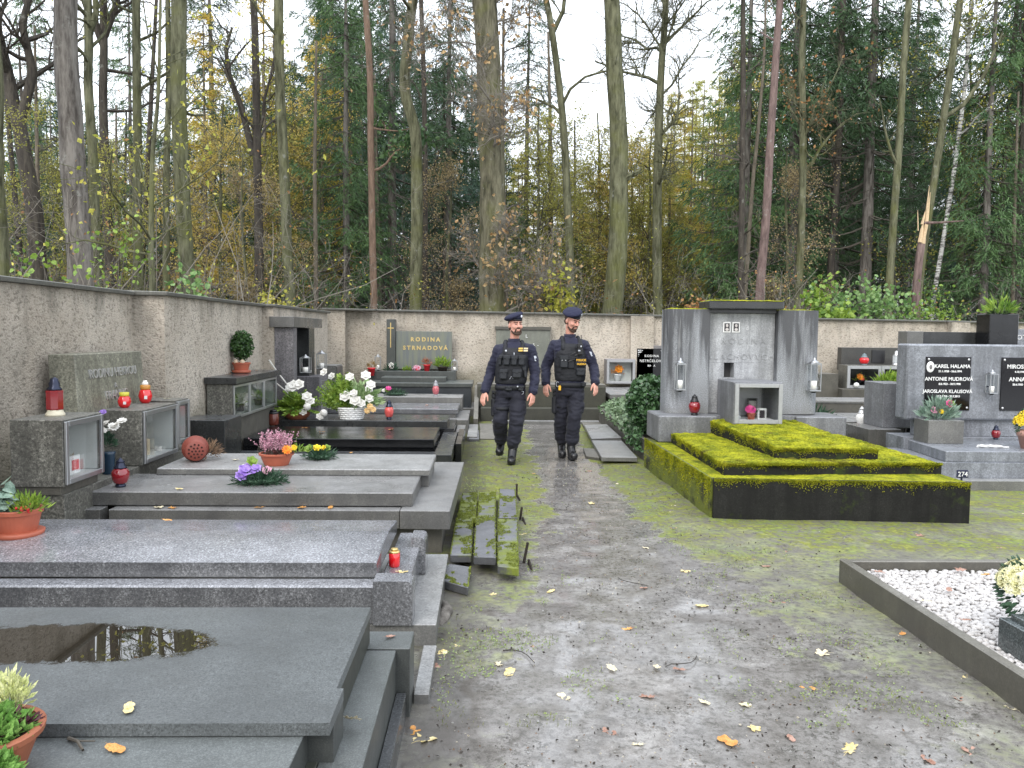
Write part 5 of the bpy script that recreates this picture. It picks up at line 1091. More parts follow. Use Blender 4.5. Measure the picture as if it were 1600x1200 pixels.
def flower(m, c, r, mi, cmi=None, petals=7, up=(0, -.5, .8), rng=None, layers=1):
    up = np.array(up, float); up /= np.linalg.norm(up); u = np.cross(up, [1, 0, .1]); u /= np.linalg.norm(u); v = np.cross(up, u); c = np.asarray(c, float)
    for L in range(layers):
        k = 1-.28*L; tilt = .25+.45*L
        for p in range(petals):
            a = 2*math.pi*(p+.5*L)/petals; d = u*math.cos(a)+v*math.sin(a); s = -u*math.sin(a)+v*math.cos(a); w = r*k*2.6/petals+.12*r
            t = d*math.cos(tilt)+up*math.sin(tilt)
            m.add([c, c+t*r*k*.55-s*w, c+t*r*k-up*r*.08, c+t*r*k*.55+s*w], [(0, 1, 2), (0, 2, 3)], mi)
    if cmi is not None: m.ell(c+up*r*.12, (r*.2, r*.2, r*.16), 7, 5, cmi)
def sprig(m, c, rx, ry, rz, n, L, Wd, rng, mi=0, up=.6, out=1.):
    d = rng.normal(size=(n, 3)); d[:, 2] = np.abs(d[:, 2]); d /= np.linalg.norm(d, axis=1)[:, None]
    C = np.array(c)+d*np.array([rx, ry, rz])*rng.uniform(.35, .95, n)[:, None]
    tri_cloud(m, C, d*out+np.array([0, 0, up])+rng.normal(0, .35, (n, 3)), L*rng.uniform(.6, 1.3, n), Wd*rng.uniform(.7, 1.2, n), rng, mi, True)
def pot(parent, x, y, z, r, h, mat, saucer=True, wave=None):
    if saucer: part('saucer', mat, parent, lambda m: m.lathe([(r*.8, 0), (r*1.02, .008), (r*1.08, .035), (r*1.0, .036)], (x, y, z), 28), True)
    z1 = z+(.012 if saucer else 0)
    p = part('pot', mat, parent, lambda m: m.lathe([(r*.70, 0), (r*.74, .01), (r*.95, h*.8), (r*.96, h*.82), (r*1.03, h*.83), (r*1.05, h*.97), (r*1.02, h), (r*.92, h), (r*.9, h*.88)], (x, y, z1), 32, 0, wave), False)
    part('soil', SOIL, parent, lambda m: m.lathe([(.001, h*.86), (r*.89, h*.885)][::-1], (x, y, z1), 20))
def plantthing(name, label, cat, loc, group=None): return thing(name, label, cat, loc, group)
rg = np.random.default_rng(44)
# potted arrangement, left edge
a = plantthing('flower_pot', 'terracotta pot with cabbage leaves and heather at the left picture edge', 'flower pot', (-2.62, 4.6, .42))
pot(a, -2.62, 4.62, .43, .125, .15, TERRA)
def f(m):
    sprig(m, (-2.55, 4.6, .58), .10, .1, .09, 220, .05, .012, rg, 0); round_leaves(m, np.array([-2.68, 4.58, .64])+rg.normal(0, .035, (46, 3)), .085, rg, 1, .4)
    for k in range(9): m.ell((-2.56+rg.normal(0, .03), 4.53+rg.normal(0, .03), .6+rg.uniform(-.01, .02)), (.009, .009, .009), 7, 5, 2)
part('plants', [L_FERN, L_SAGE, P_RED], a, f)
# potted plant bottom left
a = plantthing('flower_pot', 'clay bowl of leafy green and cream plants in the bottom left corner', 'flower pot', (-1.340, 2.145, 0.414))
pot(a, -1.350, 2.175, .410, .15, .115, TERRA2, False)
def f(m):
    n = 900; d = rg.normal(size=(n, 3)); C = np.array([-1.38, 2.155, .53])+d*np.array([.07, .06, .03]); sprig(m, (-1.390, 2.145, 0.514), .15, .13, .08, 1100, .032, .02, rg, 0, .5)
    sprig(m, (-1.250, 2.065, 0.434), .06, .05, .09, 500, .03, .018, rg, 0, .3); sprig(m, (-1.34, 2.16, .50), .13, .12, .07, 1300, .032, .02, rg, 0, .6); sprig(m, (-1.27, 2.2, .50), .06, .06, .05, 200, .03, .014, rg, 2, .5)
    sprig(m, (-1.320, 2.265, 0.544), .05, .05, .09, 260, .035, .012, rg, 1, .9); sprig(m, (-1.300, 2.145, 0.524), .04, .05, .03, 120, .02, .012, rg, 2, .5)
part('plants', [leafmat('leaves_parsley_green', (.10, .24, .04), (.26, .45, .12), .5, 20, .2), leafmat('leaves_cream', (.5, .55, .2), (.75, .75, .45), .5, 20, .2), leafmat('leaves_plum', (.07, .02, .035), (.2, .08, .1), .5, 20, .1)], a, f)
# vase with white flowers
a = plantthing('vase', 'dark blue vase of white and violet flowers between the cabinets', 'vase', (-2.86, 6.25, .449))
part('vase_body', plain('blue_vase', (.01, .03, .055), .2), a, lambda m: m.lathe([(.035, 0), (.04, .01), (.05, .2), (.055, .22)], (-2.86, 6.25, .449), 16), True)
def f(m):
    for k in range(9): flower(m, (-2.84+rg.normal(0, .045), 6.22+rg.normal(0, .04), .86+rg.normal(0, .018)), .042, 1, None, 9, (rg.normal(0, .4), -.4, .8), None, 2)
    for k in range(4): flower(m, (-2.95+rg.normal(0, .02), 6.3+rg.normal(0, .03), .95+rg.normal(0, .015)), .03, 2, None, 7, (0, -.4, .8), None, 2)
    sprig(m, (-2.86, 6.25, .70), .05, .05, .12, 120, .05, .016, rg, 0)
part('flowers', [L_FIR, P_WHITE, P_PURP], a, f)
# tipped pot
a = plantthing('flower_pot', 'tipped over terracotta pot showing its holed bottom with dried roots', 'flower pot', (-2.42, 6.86, .6))
part('pot', plain('terracotta_dull', (.2, .045, .03), .6, 0, .3, 12), a, lambda m: [setattr(m, 'T', (np.array([[.94, -.35, 0], [.35, .94, 0], [0, 0, 1.]]) @ np.array([[1, 0, 0], [0, 0, 1], [0, -1, 0.]]), np.array([-2.42, 6.86, .60]))), m.lathe([(.078, -.1), (.082, -.095), (.1, .05), (.108, .055), (.108, .09)], (0, 0, 0), 26)], True)
HOLE = plain('hole_dark', (.03, .006, .004), .9)
def f(m):
    m.T = (np.array([[.94, -.35, 0], [.35, .94, 0], [0, 0, 1.]]) @ np.array([[1, 0, 0], [0, 0, 1], [0, -1, 0.]]), np.array([-2.42, 6.86, .60]))
    for r_, k in ((0, 1), (.028, 6), (.055, 11)):
        for j in range(k): t = j*2*math.pi/k; m.lathe([(.008, -.104), (.008, -.099)], (r_*math.cos(t), r_*math.sin(t), 0), 8)
part('drain_holes', HOLE, a, f)
part('dried_roots', leafmat('dry_roots', (.1, .06, .04), (.3, .2, .12), .8, 20, .1), a, lambda m: sprig(m, (-2.37, 7.0, .53), .13, .12, .13, 500, .05, .008, rg, 0, .2))
# purple wreath
def wreath(label, x, y, z, rx, ry, hgt, fl, n=900, green=L_FIR):
    a = plantthing('grave_wreath', label, 'wreath', (x, y, z))
    part('fir_twigs', green, a, lambda m: (m.ell((x, y, z+hgt*.3), (rx*.7, ry*.7, hgt*.3), 12, 6), sprig(m, (x, y, z+.005), rx, ry, hgt, n, .06, .009, rg, 0, .15)))
    part('flowers', [q[0] for q in fl], a, lambda m: [flower(m, (x+q[1], y+q[2], z+q[3]), q[4], i, None, q[5] if len(q) > 5 else 6, (rg.normal(0, .3), -.6, .7), None, 2) for i, q in enumerate(fl)])
    return a
wreath('fir wreath with purple lily flowers on the grey slab', -1.69, 6.14, .449, .21, .13, .09, [(P_PURP, -.09, -.05, .11, .065), (P_PURP, -.03, -.03, .12, .055), (P_PINK, .05, .0, .10, .045), (P_WHITE, -.12, -.02, .12, .04), (L_FERN, -.06, 0, .17, .05), (P_PURP, -.12, -.08, .07, .05)])
wreath('small fir wreath with yellow blossom beside the heather pot', -1.42, 7.0, .503, .14, .1, .08, [(P_YEL, -.02, -.02, .1, .04, 7), (P_YEL, .03, 0, .095, .035, 7), (L_FERN, -.09, 0, .09, .05), (L_FERN, .05, .03, .09, .045)], 500)
wreath('small fir wreath with a pink rose on the back of the grey grave', -1.62, 14.6, .46, .22, .13, .11, [(P_MAG, -.12, -.02, .13, .06, 8), (P_WHITE, -.2, 0, .09, .05), (L_FERN, -.15, 0, .09, .05)], 450)
# heather bowl
a = plantthing('flower_pot', 'terracotta bowl of pink heather with an orange gerbera', 'flower pot', (-1.71, 6.68, .503))
pot(a, -1.71, 6.7, .503, .135, .10, TERRA, False)
def f(m):
    for k in range(150):
        b = np.array([-1.72+rg.normal(0, .05), 6.7+rg.normal(0, .045), .59]); e = b+np.array([rg.normal(0, .045), rg.normal(0, .04), rg.uniform(.09, .2)]); m.tube([b, (b+e)/2, e], [.0015, .001, .001], 3, 0)
        C = b+(e-b)*rg.uniform(.35, 1.05, (16, 1)); tri_cloud(m, C, rg.normal(size=(16, 3)), .013, .010, rg, 1, True)
    sprig(m, (-1.68, 6.66, .58), .11, .08, .06, 150, .04, .012, rg, 2)
    flower(m, (-1.60, 6.6, .64), .045, 3, None, 12, (.2, -.8, .5), None, 2); flower(m, (-1.56, 6.66, .65), .03, 4, None, 9, (.2, -.8, .5), None, 2); sprig(m, (-1.53, 6.7, .6), .03, .03, .09, 26, .05, .018, rg, 5)
part('plants', [TWIG, P_PINK, leafmat('leaves_dark_plum', (.05, .03, .02), (.15, .05, .05), .5, 30, .1), P_ORG, P_YEL, L_FERN], a, f)
# fern bouquet
a = plantthing('flower_bowl', 'lime fern bouquet with white lilies and curling white twigs', 'flower arrangement', (-2.6, 11.3, .385))
part('bowl', TERRA2, a, lambda m: m.lathe([(.12, 0), (.17, .05), (.18, .13), (.16, .13)], (-2.6, 11.3, .385), 22), True)
def f(m):
    for k in range(85):
        an = rg.uniform(0, 6.28); el = rg.uniform(.1, 1.2); d = np.array([math.cos(an)*math.cos(el), math.sin(an)*math.cos(el), math.sin(el)]); L = rg.uniform(.22, .42); s = np.linspace(.1, 1, 14)[:, None]
        P = np.array([-2.6, 11.3, .5])+d*L*s+np.array([0, 0, -.12])*s*s*L*2
        for sd in (-1, 1):
            sv = np.cross(d, [0, 0, 1.]); sv /= np.linalg.norm(sv)+1e-6; tri_cloud(m, P, np.tile(sv*sd+d*.6, (14, 1))+rg.normal(0, .1, (14, 3)), .085*(1.15-s[:, 0]*.7), .028, rg, 0, True)
    for (x_, z_, r_) in ((-.05, .47, .1), (.02, .49, .09), (.13, .33, .08), (.17, .27, .075), (-.1, .45, .07), (.08, .12, .06), (.3, .06, .06)): flower(m, (-2.55+x_, 11.1, .38+z_), r_, 1, None, 6, (x_, -.7, .5), None, 2)
    for (x_, z_) in ((.1, .16), (.32, .08)): m.ell((-2.5+x_, 11.02, .42+z_), (.05, .05, .05), 10, 8, 1)
    for k, (x_, z_) in enumerate(((-.42, .62), (-.3, .78))):
        s = np.linspace(0, 1, 10); P = np.stack([-2.6+x_*s*1.05-.05*np.sin(s*3), 11.3+0*s-.2*s, .5+z_*np.sqrt(s)*.9], 1); m.tube(P, np.linspace(.008, .012, 10), 5, 1)
part('flowers', [L_FERN, P_WHITE], a, f)
# white basket
a = plantthing('flower_basket', 'white wicker basket of white lilies and lime fern on the black grave', 'flower basket', (-1.86, 11.35, .385))
part('basket', [WHITEP], a, lambda m: [m.lathe([(.15+.008*k, .028*k), (.162+.008*k, .028*k+.014), (.155+.008*k, .028*k+.027)], (-1.86, 11.35, .385), 30, 0, (15, .025*(1 if k % 2 else -1))) for k in range(6)])
def f(m):
    for k in range(75):
        an = rg.uniform(2.0, 5.2); el = rg.uniform(.2, 1.35); d = np.array([math.cos(an)*math.cos(el), math.sin(an)*math.cos(el)*.5, math.sin(el)]); L = rg.uniform(.25, .5); s = np.linspace(.1, 1, 13)[:, None]; P = np.array([-1.95, 11.35, .54])+d*L*s
        for sd in (-1, 1):
            sv = np.cross(d, [0, 1., 0]); sv /= np.linalg.norm(sv)+1e-6; tri_cloud(m, P, np.tile(sv*sd+d*.6, (13, 1)), .085*(1.15-s[:, 0]*.7), .03, rg, 0, True)
    sprig(m, (-1.75, 11.35, .56), .3, .15, .36, 520, .1, .045, rg, 2, .3)
    for (x_, z_, r_) in ((.05, .60, .07), (.26, .62, .08), (.34, .5, .075), (.28, .42, .065), (.1, .38, .06), (-.02, .33, .09), (.12, .28, .09), (.3, .3, .07), (.2, .24, .07), (-.30, .66, .065), (-.22, .6, .06)): flower(m, (-1.9+x_, 11.2+rg.normal(0, .05), .38+z_), r_, 1, 3 if r_ > .09 else None, 6, (x_-.1, -.8, .5), None, 2)
    for (x_, z_) in ((.28, .16), (.24, .1), (.32, .12)): flower(m, (-1.86+x_, 11.15, .42+z_), .05, 4, None, 8, (.3, -.8, .4), None, 2)
part('flowers', [L_FERN, P_WHITE, leafmat('leaves_soft_green', (.2, .33, .12), (.45, .55, .3), .5, 10, .2), P_YEL, leafmat('petals_apricot', (.6, .35, .12), (.8, .6, .3), .5, 20, .2)], a, f)
# boxwood
a = plantthing('flower_pot', 'small clipped boxwood in a terracotta pot on the triple cabinet', 'potted shrub', (-2.98, 10.05, 1.075))
pot(a, -2.98, 10.05, 1.075, .105, .12, TERRA)
def f(m):
    n = 1900; d = rg.normal(size=(n, 3)); d /= np.linalg.norm(d, axis=1)[:, None]; C = np.array([-2.97, 10.05, 1.41])+d*np.array([.13, .13, .175])*rg.uniform(.5, 1.08, n)[:, None]; round_leaves(m, C, .028, rg, 0, .2)
part('foliage', leafmat('leaves_boxwood', (.015, .045, .012), (.06, .13, .03), .4, 20, .1), a, f)
part('stem', TWIG, a, lambda m: m.tube([(-2.98, 10.05, 1.15), (-2.98, 10.05, 1.35)], .012, 6))
for x_ in (-.04, .035): part('shell', plain('shell_cream', (.55, .42, .3), .5), a, lambda m: m.ell((-2.98+x_, 9.97, 1.215), (.03, .025, .03), 10, 8), True)
# items at gold lettered tomb
def tiny(label, x, y, z, green, fl, n, r, potm=None, ph=.1, cat='flower pot', name='flower_pot', up=.6):
    a = plantthing(name, label, cat, (x, y, z))
    if potm: part('pot', potm, a, lambda m: m.lathe([(r*.45, 0), (r*.6, ph*.85), (r*.66, ph*.86), (r*.66, ph)], (x, y, z), 16), True)
    part('plants', [green]+[q for q, _ in fl], a, lambda m: (sprig(m, (x, y, z+(ph if potm else 0)), r, r*.7, r*1.1, n, r*.6, r*.16, rg, 0, up), [flower(m, (x+rg.normal(0, r*.4), y-r*.3, z+(ph if potm else 0)+r*rg.uniform(.4, 1.)), s, i+1, None, 7, (0, -.8, .4), None, 2) for i, (q, s) in enumerate(fl)]))
tiny('red plastic pot with dry plant left below the gold cross', -2.31, 16.5, .71, leafmat('leaves_dry', (.2, .13, .05), (.35, .25, .1), .6, 20, .1), [], 60, .12, P_RED, .16)
tiny('posy of white flowers and fern at the foot of the cross pillar', -1.95, 16.75, .80, L_FIR, [(P_WHITE, .06), (P_WHITE, .05), (P_PINK, .04)], 140, .13)
tiny('small green plant before the gold lettered headstone', -1.62, 16.8, .80, L_FERN, [], 120, .09)
tiny('pink artificial flowers lying before the gold lettered headstone', -1.42, 16.8, .80, P_PINK, [(P_RED, .06), (P_PINK, .06), (P_PINK, .05)], 50, .09)
tiny('red ceramic pot with twigs before the gold lettered headstone', -1.22, 16.8, .80, leafmat('leaves_red_brown', (.2, .06, .03), (.4, .15, .08), .6, 20, .1), [], 70, .11, P_RED, .13)
tiny('lime grass plant in a dark pot before the gold lettered headstone', -.9, 16.8, .80, L_FERN, [], 170, .17, SOIL, .09)
tiny('frosty artificial bouquet with magenta flower in the granite trough', 5.22, 9.25, .655, L_SAGE, [(P_MAG, .05), (P_YEL, .035), (P_PINK, .05), (L_FERN, .05)], 330, .2, None, 0, 'flower arrangement', 'flower_arrangement', .5)
tiny('green and orange posy in front of the twin cabinets', 8.0, 16.0, .55, L_FERN, [(P_ORG, .07), (P_ORG, .06)], 300, .28, None, 0, 'flower arrangement', 'flower_arrangement', .5)
tiny('orange flowers shut in the left twin cabinet', 7.6, 16.4, .6, L_FERN, [(P_ORG, .08), (P_RED, .06)], 40, .12, BLACKP, .1)
tiny('orange blossom inside the marble framed cabinet', 2.72, 16.95, .62, leafmat('leaves_cabinet_orange', (.6, .2, .05), (.8, .4, .1), .5, 9, .1), [(P_ORG, .1), (P_ORG, .08)], 60, .12, WHITEP, .14)
tiny('pink geranium in a clay pot inside the tomb cabinet', 3.0, 9.15, .637, L_FIR, [(P_MAG, .045)]*6, 40, .075, TERRA, .085)
tiny('small pale figurine flower at the left inside the tomb cabinet', 2.84, 9.1, .637, WHITEP, [], 20, .03, WHITEP, .06)
tiny('young green sapling sprouting from the tall black block', 6.6, 10.4, 1.9, L_GREEN, [], 110, .2, None, 0, 'plant', 'young_plant', .5)
tiny('creeping fern behind the right tomb column', 4.25, 10.6, .3, L_FIR, [], 420, .3, None, 0, 'plant', 'fern', .3)
tiny('bunch of dried flowers in the first cabinet', -2.9, 5.75, .6, leafmat('leaves_straw', (.3, .2, .1), (.5, .4, .25), .6, 20, .1), [(P_RED, .03)], 40, .05, TERRA2, .07)
def small(name, label, cat, mats, fn, group=None):
    m = MB(); fn(m); o = m.build(name, mats); return tag(o, label, cat, group)
small('framed_photo', 'white framed photograph inside the tomb cabinet', 'photo frame', [WHITEP, DARKPH], lambda m: (m.box(3.09, 9.2, .637, 3.19, 9.215, .77), m.box(3.108, 9.193, .66, 3.172, 9.199, .75, 1, bev=0)))
small('framed_photo', 'dark framed photograph at the back of the tomb cabinet', 'photo frame', [BLACKP, PALEPH], lambda m: (m.box(3.03, 9.4, .637, 3.15, 9.415, .87), m.box(3.05, 9.393, .67, 3.13, 9.399, .84, 1, bev=0)))
small('urn', 'brown urn with brass band inside the first cabinet', 'urn', [plain('urn_brown', (.09, .025, .018), .2), GOLD], lambda m: (m.lathe([(.03, 0), (.045, .05), (.06, .14), (.062, .22), (.05, .27), (.045, .28)], (-2.9, 5.55, .595), 18), m.lathe([(.064, .17), (.064, .195)], (-2.9, 5.55, .595), 18, 1)))
small('photo_card', 'red and white photo card leaning in the first cabinet', 'photo', [WHITEP, P_RED], lambda m: (m.box(-2.86, 5.66, .597, -2.85, 5.8, .72, bev=0), m.box(-2.848, 5.685, .62, -2.845, 5.775, .69, 1, bev=0)))
small('candle', 'cream candle standing inside the second cabinet', 'candle', [plain('wax', (.6, .5, .34), .5)], lambda m: (m.lathe([(.028, 0), (.028, .13), (.02, .135)], (-2.86, 6.95, .543), 14), m.lathe([(.035, 0), (.035, .04)], (-2.88, 6.75, .543), 14)))
small('candle_cup', 'frosted candle cups at the back of the second cabinet', 'candle', [WHITEG], lambda m: (m.lathe([(.04, 0), (.045, .06)], (-2.93, 7.08, .543), 14), m.lathe([(.03, 0), (.03, .04)], (-2.85, 7.17, .543), 12)))
for i_, (y_, lb) in enumerate(((9.3, 'dark lantern in the first door of the triple cabinet'), (9.7, 'white artificial flowers in the middle of the triple cabinet'), (10.5, 'small fern in the last door of the triple cabinet'))):
    if i_ == 0: lantern('crown', lb, -2.93, y_, .64, .2, .12, (plain('smoke_glass', (.05, .05, .06), .2), DKMET), None)
    else: tiny(lb, -2.93, y_+.1, .64, [L_FERN, L_FERN][i_-1], [(P_WHITE, .06)]*3 if i_ == 1 else [], 70, .1, SOIL, .08)
for k, (x_, z_) in enumerate(((7.45, .6), (7.95, .6))): small('stone_ball', ['white round ornament at the left inside the twin cabinet', 'white round ornament at the middle of the twin cabinet'][k], 'ornament', [WHITEP], lambda m: m.ell((x_-.05, 16.14, z_+.03), (.055, .05, .05), 12, 8))
# yellow chrysanthemums and pale chrysanthemums
def mum(label, x, y, z, r, mat, n, potfn):
    a = plantthing('chrysanthemum', label, 'flowers', (x, y, z)); potfn(a)
    def f(m):
        for k in range(n):
            d = rg.normal(size=3); d /= np.linalg.norm(d); d[2] = abs(d[2])-.12; c = np.array([x, y, z+r*.75])+d*np.array([r, r, r*.8]); flower(m, c, r*.22, 0, None, 9, d+np.array([0, -.1, .2]), None, 3)
        d = rg.normal(size=(260, 3)); d /= np.linalg.norm(d, axis=1)[:, None]; tri_cloud(m, np.array([x, y, z+r*.6])+d*r*.85, d, r*.3, r*.12, rg, 1, True)
    part('blossoms', [mat, L_FIR], a, f); return a
mum('yellow chrysanthemum ball in a pinkish pot on the granite slab', 5.98, 8.75, .56, .17, P_YEL, 130, lambda a: part('pot', plain('pot_pink', (.45, .25, .2), .5), a, lambda m: m.lathe([(.10, -.17), (.135, -.03), (.145, -.03), (.145, .03), (.1, .03)], (5.98, 8.75, .56), 24), True))
mum('pale yellow chrysanthemums in the granite vase on the gravel', 2.66, 3.80, .29, .165, P_CREAM, 170, lambda a: None)
vb = thing('grave_vase', 'square bluish granite vase standing on the white gravel', 'vase', (2.63, 3.72, .09))
GV = granite('granite_vase_blue', (.16, .185, .195), dark=.35, light=2.2, sc=160, moss=0, grime=.1, r0=.15, r1=.3)
part('vase_body', GV, vb, lambda m: (m.box(2.48, 3.56, .09, 2.80, 3.80, .255), m.box(2.515, 3.60, .2555, 2.765, 3.765, .285)))
small('ceramic_flower', 'white ceramic flower spray lying on the pale granite slab', 'ornament', [WHITEP], lambda m: [flower(m, (5.55+.05*k-.1, 8.8+.03*(k % 2), .405), .05, 0, None, 5, (0, -.1, 1)) for k in range(5)] and m.tube([(5.4, 8.8, .4), (5.75, 8.78, .4)], .008, 5))
pq = thing('number_plate', 'small blue black enamel plate numbered 274 on the ground', 'sign', (4.83, 8.2, 0)); q_ = bx('plate', plain('enamel_navy', (.01, .012, .04), .3), pq, 4.84, 8.2, .16, 4.96, 8.21, .24); text('274', .07, WHITEP, q_, (4.9, 8.198, .175)); bx('peg', DKMET, pq, 4.89, 8.212, 0, 4.91, 8.222, .2)

# ------------------------------------------------------------------ fallen leaves
LM = [leafmat('fallen_pale', (.55, .47, .3), (.7, .63, .45), .45, 30, 0), leafmat('fallen_yellow', (.52, .4, .14), (.68, .58, .32), .45, 30, 0), leafmat('fallen_orange', (.5, .2, .04), (.62, .34, .1), .45, 30, 0), leafmat('fallen_brown', (.24, .11, .07), (.42, .26, .2), .45, 30, 0)]
def leafmesh(kind, seed):
    rng = np.random.default_rng(seed); m = MB(); n = 40; a = np.linspace(-math.pi, math.pi, n, endpoint=False)
    if kind == 'maple': r = .55+.45*np.abs(np.cos(a*2.5))**1.5*(1-.25*(np.abs(a) > 2.2)); r[np.abs(a) > 2.9] = .25
    elif kind == 'oak': r = (.42+.5*np.abs(np.cos(a)))*(.85+.18*np.cos(a*9))
    else: r = .45+.5*np.abs(np.cos(a))**1.2
    r = r*(1+rng.normal(0, .03, n)); X_, Y_ = r*np.cos(a), r*np.sin(a)*(1 if kind == 'maple' else .8)
    cz = rng.uniform(.12, .3); Z_ = lambda x, y: cz*(y*y*.9+.25*x*x)+.05*np.sin(x*5+y*3)
    V = [(0, 0, Z_(0, 0))]+[(x*.5, y*.5, Z_(x*.5, y*.5)+.02) for x, y in zip(X_, Y_)]+[(x, y, Z_(x, y)+.03*math.sin(i*1.3)) for i, (x, y) in enumerate(zip(X_, Y_))]
    F3 = [(0, 1+i, 1+(i+1) % n) for i in range(n)]; F4 = [(1+i, 1+n+i, 1+n+(i+1) % n, 1+(i+1) % n) for i in range(n)]
    b = m.n; m.add(V, F3); m.f.append((np.array(F4)+b, 0)); m.tube([(-.3, 0, Z_(-.3, 0)), (-.8, .03, .08), (-1.25, .1, .05)], [.02, .016, .012], 4); return m
LME = [leafmesh(k, i) for i, k in enumerate(('maple', 'oak', 'oval', 'maple', 'oak', 'oval'))]
LMESH = {}
def leaf(x, y, z, s, kind, mat, label, group=None, tilt=.12):
    key = (kind, mat)
    if key not in LMESH: LMESH[key] = LME[kind].mesh('fallen_leaf', LM[mat])
    o = bpy.data.objects.new('fallen_leaf', LMESH[key]); COL.objects.link(o); o.location = (x, y, z+.006); o.scale = (s, s, s); o.rotation_euler = (rl.uniform(-tilt, tilt), rl.uniform(-tilt, tilt), rl.uniform(0, 6.28)); return tag(o, label, 'leaf', group)
rl = random.Random(5)
leaf(-1.07, 2.44, .452, .034, 2, 1, 'yellow leaf lying on the dark puddled slab')
leaf(-1.04, 2.28, .410, .036, 5, 2, 'orange brown leaf on the lower edge of the dark grave')
leaf(-.43, 2.62, .33, .04, 1, 0, 'cream leaf leaning in the groove beside the dark slab', tilt=.8)
leaf(-.40, 3.42, .302, .03, 1, 3, 'reddish leaf on the coping end of the dark grave')
leaf(-.23, 4.44, .0, .05, 1, 0, 'cream leaf by the foot of the salt and pepper grave')
leaf(-.21, 3.98, .0, .05, 5, 1, 'yellow leaf half lit beside the low kerb slab')
leaf(-.25, 3.83, .0, .045, 0, 3, 'rosy brown leaf at the kerb slab edge')
leaf(-.23, 3.13, .0, .055, 3, 1, 'bright yellow maple leaf at the foot of the dark grave')
leaf(-.29, 3.19, .0, .04, 0, 2, 'rust leaf tucked under the yellow maple leaf')
leaf(.12, 3.76, .0, .05, 2, 1, 'yellow leaf on the mud left of the track'); leaf(.07, 3.86, .0, .045, 4, 0, 'curled pale leaf touching the yellow one on the mud')
leaf(2.21, 4.25, .0, .055, 3, 2, 'orange maple leaf beside the gravel grave frame')
leaf(2.24, 3.63, .0, .06, 4, 1, 'large tan leaf close to the gravel grave frame'); leaf(2.27, 3.38, .0, .045, 1, 0, 'cream leaf under the gravel grave frame')
leaf(1.42, 3.04, .0, .055, 4, 1, 'tan oak leaf near the bottom edge right of centre'); leaf(1.89, 2.98, .0, .06, 3, 3, 'pinkish brown leaf near the bottom edge at right')
leaf(.96, 3.1, .0, .05, 2, 2, 'tan leaf near the bottom edge at centre'); leaf(1.7, 3.98, .0, .045, 0, 0, 'white star shaped leaf on the mossy mud'); leaf(1.75, 4.76, .0, .05, 3, 3, 'pink red leaf on the wet track')
for (x, y) in ((1.13, 3.41), (1.46, 3.57), (.96, 3.44), (.93, 3.79), (1.94, 5.52), (.77, 4.32), (.41, 4.97), (-.12, 4.09), (1.0, 5.04), (.24, 4.09), (.61, 3.81), (.83, 3.82), (.72, 3.5), (.5, 3.18), (.6, 3.08), (2.1, 3.46), (1.22, 3.12), (1.68, 2.95), (1.28, 4.7), (1.9, 5.7), (2.2, 5.9), (.35, 3.5), (1.2, 6.0), (.3, 6.4), (1.55, 6.6), (1.0, 7.6), (.5, 8.5), (1.75, 7.5), (.55, 9.2), (1.4, 8.6), (1.2, 9.4), (2.9, 6.2), (3.5, 6.4), (4.4, 6.5), (4.9, 7.2), (4.6, 7.6), (5.2, 7.7), (2.6, 6.6), (3.9, 6.0), (.05, 4.9), (-.05, 4.65), (1.1, 3.2), (1.75, 3.3), (.15, 3.0), (1.35, 5.4)):
    k = rl.choice([0, 0, 0, 0, 1, 3, 3, 3, 2]); leaf(x, y, .0, rl.uniform(.026, .044), rl.randrange(6), k, 'small fallen leaf lying on the wet muddy path', 'small leaves scattered on the path')
for (x, y, z) in ((-2.3, 5.77, .343), (-2.2, 5.76, .343), (-1.6, 5.78, .343), (-1.1, 5.79, .343), (-1.3, 5.78, .343), (-1.9, 4.9, .455), (-.45, 4.4, .29), (-2.1, 6.9, .505), (-1.2, 10.3, .364), (-2.0, 10.0, .364), (-1.5, 9.1, .245), (-2.3, 10.4, .364), (-.7, 10.9, .245), (-1.0, 13.8, .36), (-2.2, 5.9, .45), (-2.95, 10.6, 1.08), (-3.0, 9.6, 1.08), (-2.9, 7.5, .966), (2.3, 8.6, .45), (2.55, 8.8, .45), (2.75, 8.3, .5), (2.2, 7.3, .44), (3.1, 8.9, .57), (3.4, 8.7, .56), (5.0, 11.4, .272), (5.3, 11.3, .272), (2.45, 4.95, .13), (3.0, 5.0, .13), (3.1, 4.9, .13), (2.5, 4.1, .13), (2.7, 4.6, .13), (2.45, 4.4, .13)):
    leaf(x, y, z, rl.uniform(.03, .045), rl.randrange(6), rl.choice([0, 2, 3, 2, 1]), 'fallen leaf resting on grave stone', 'leaves lying on the graves')
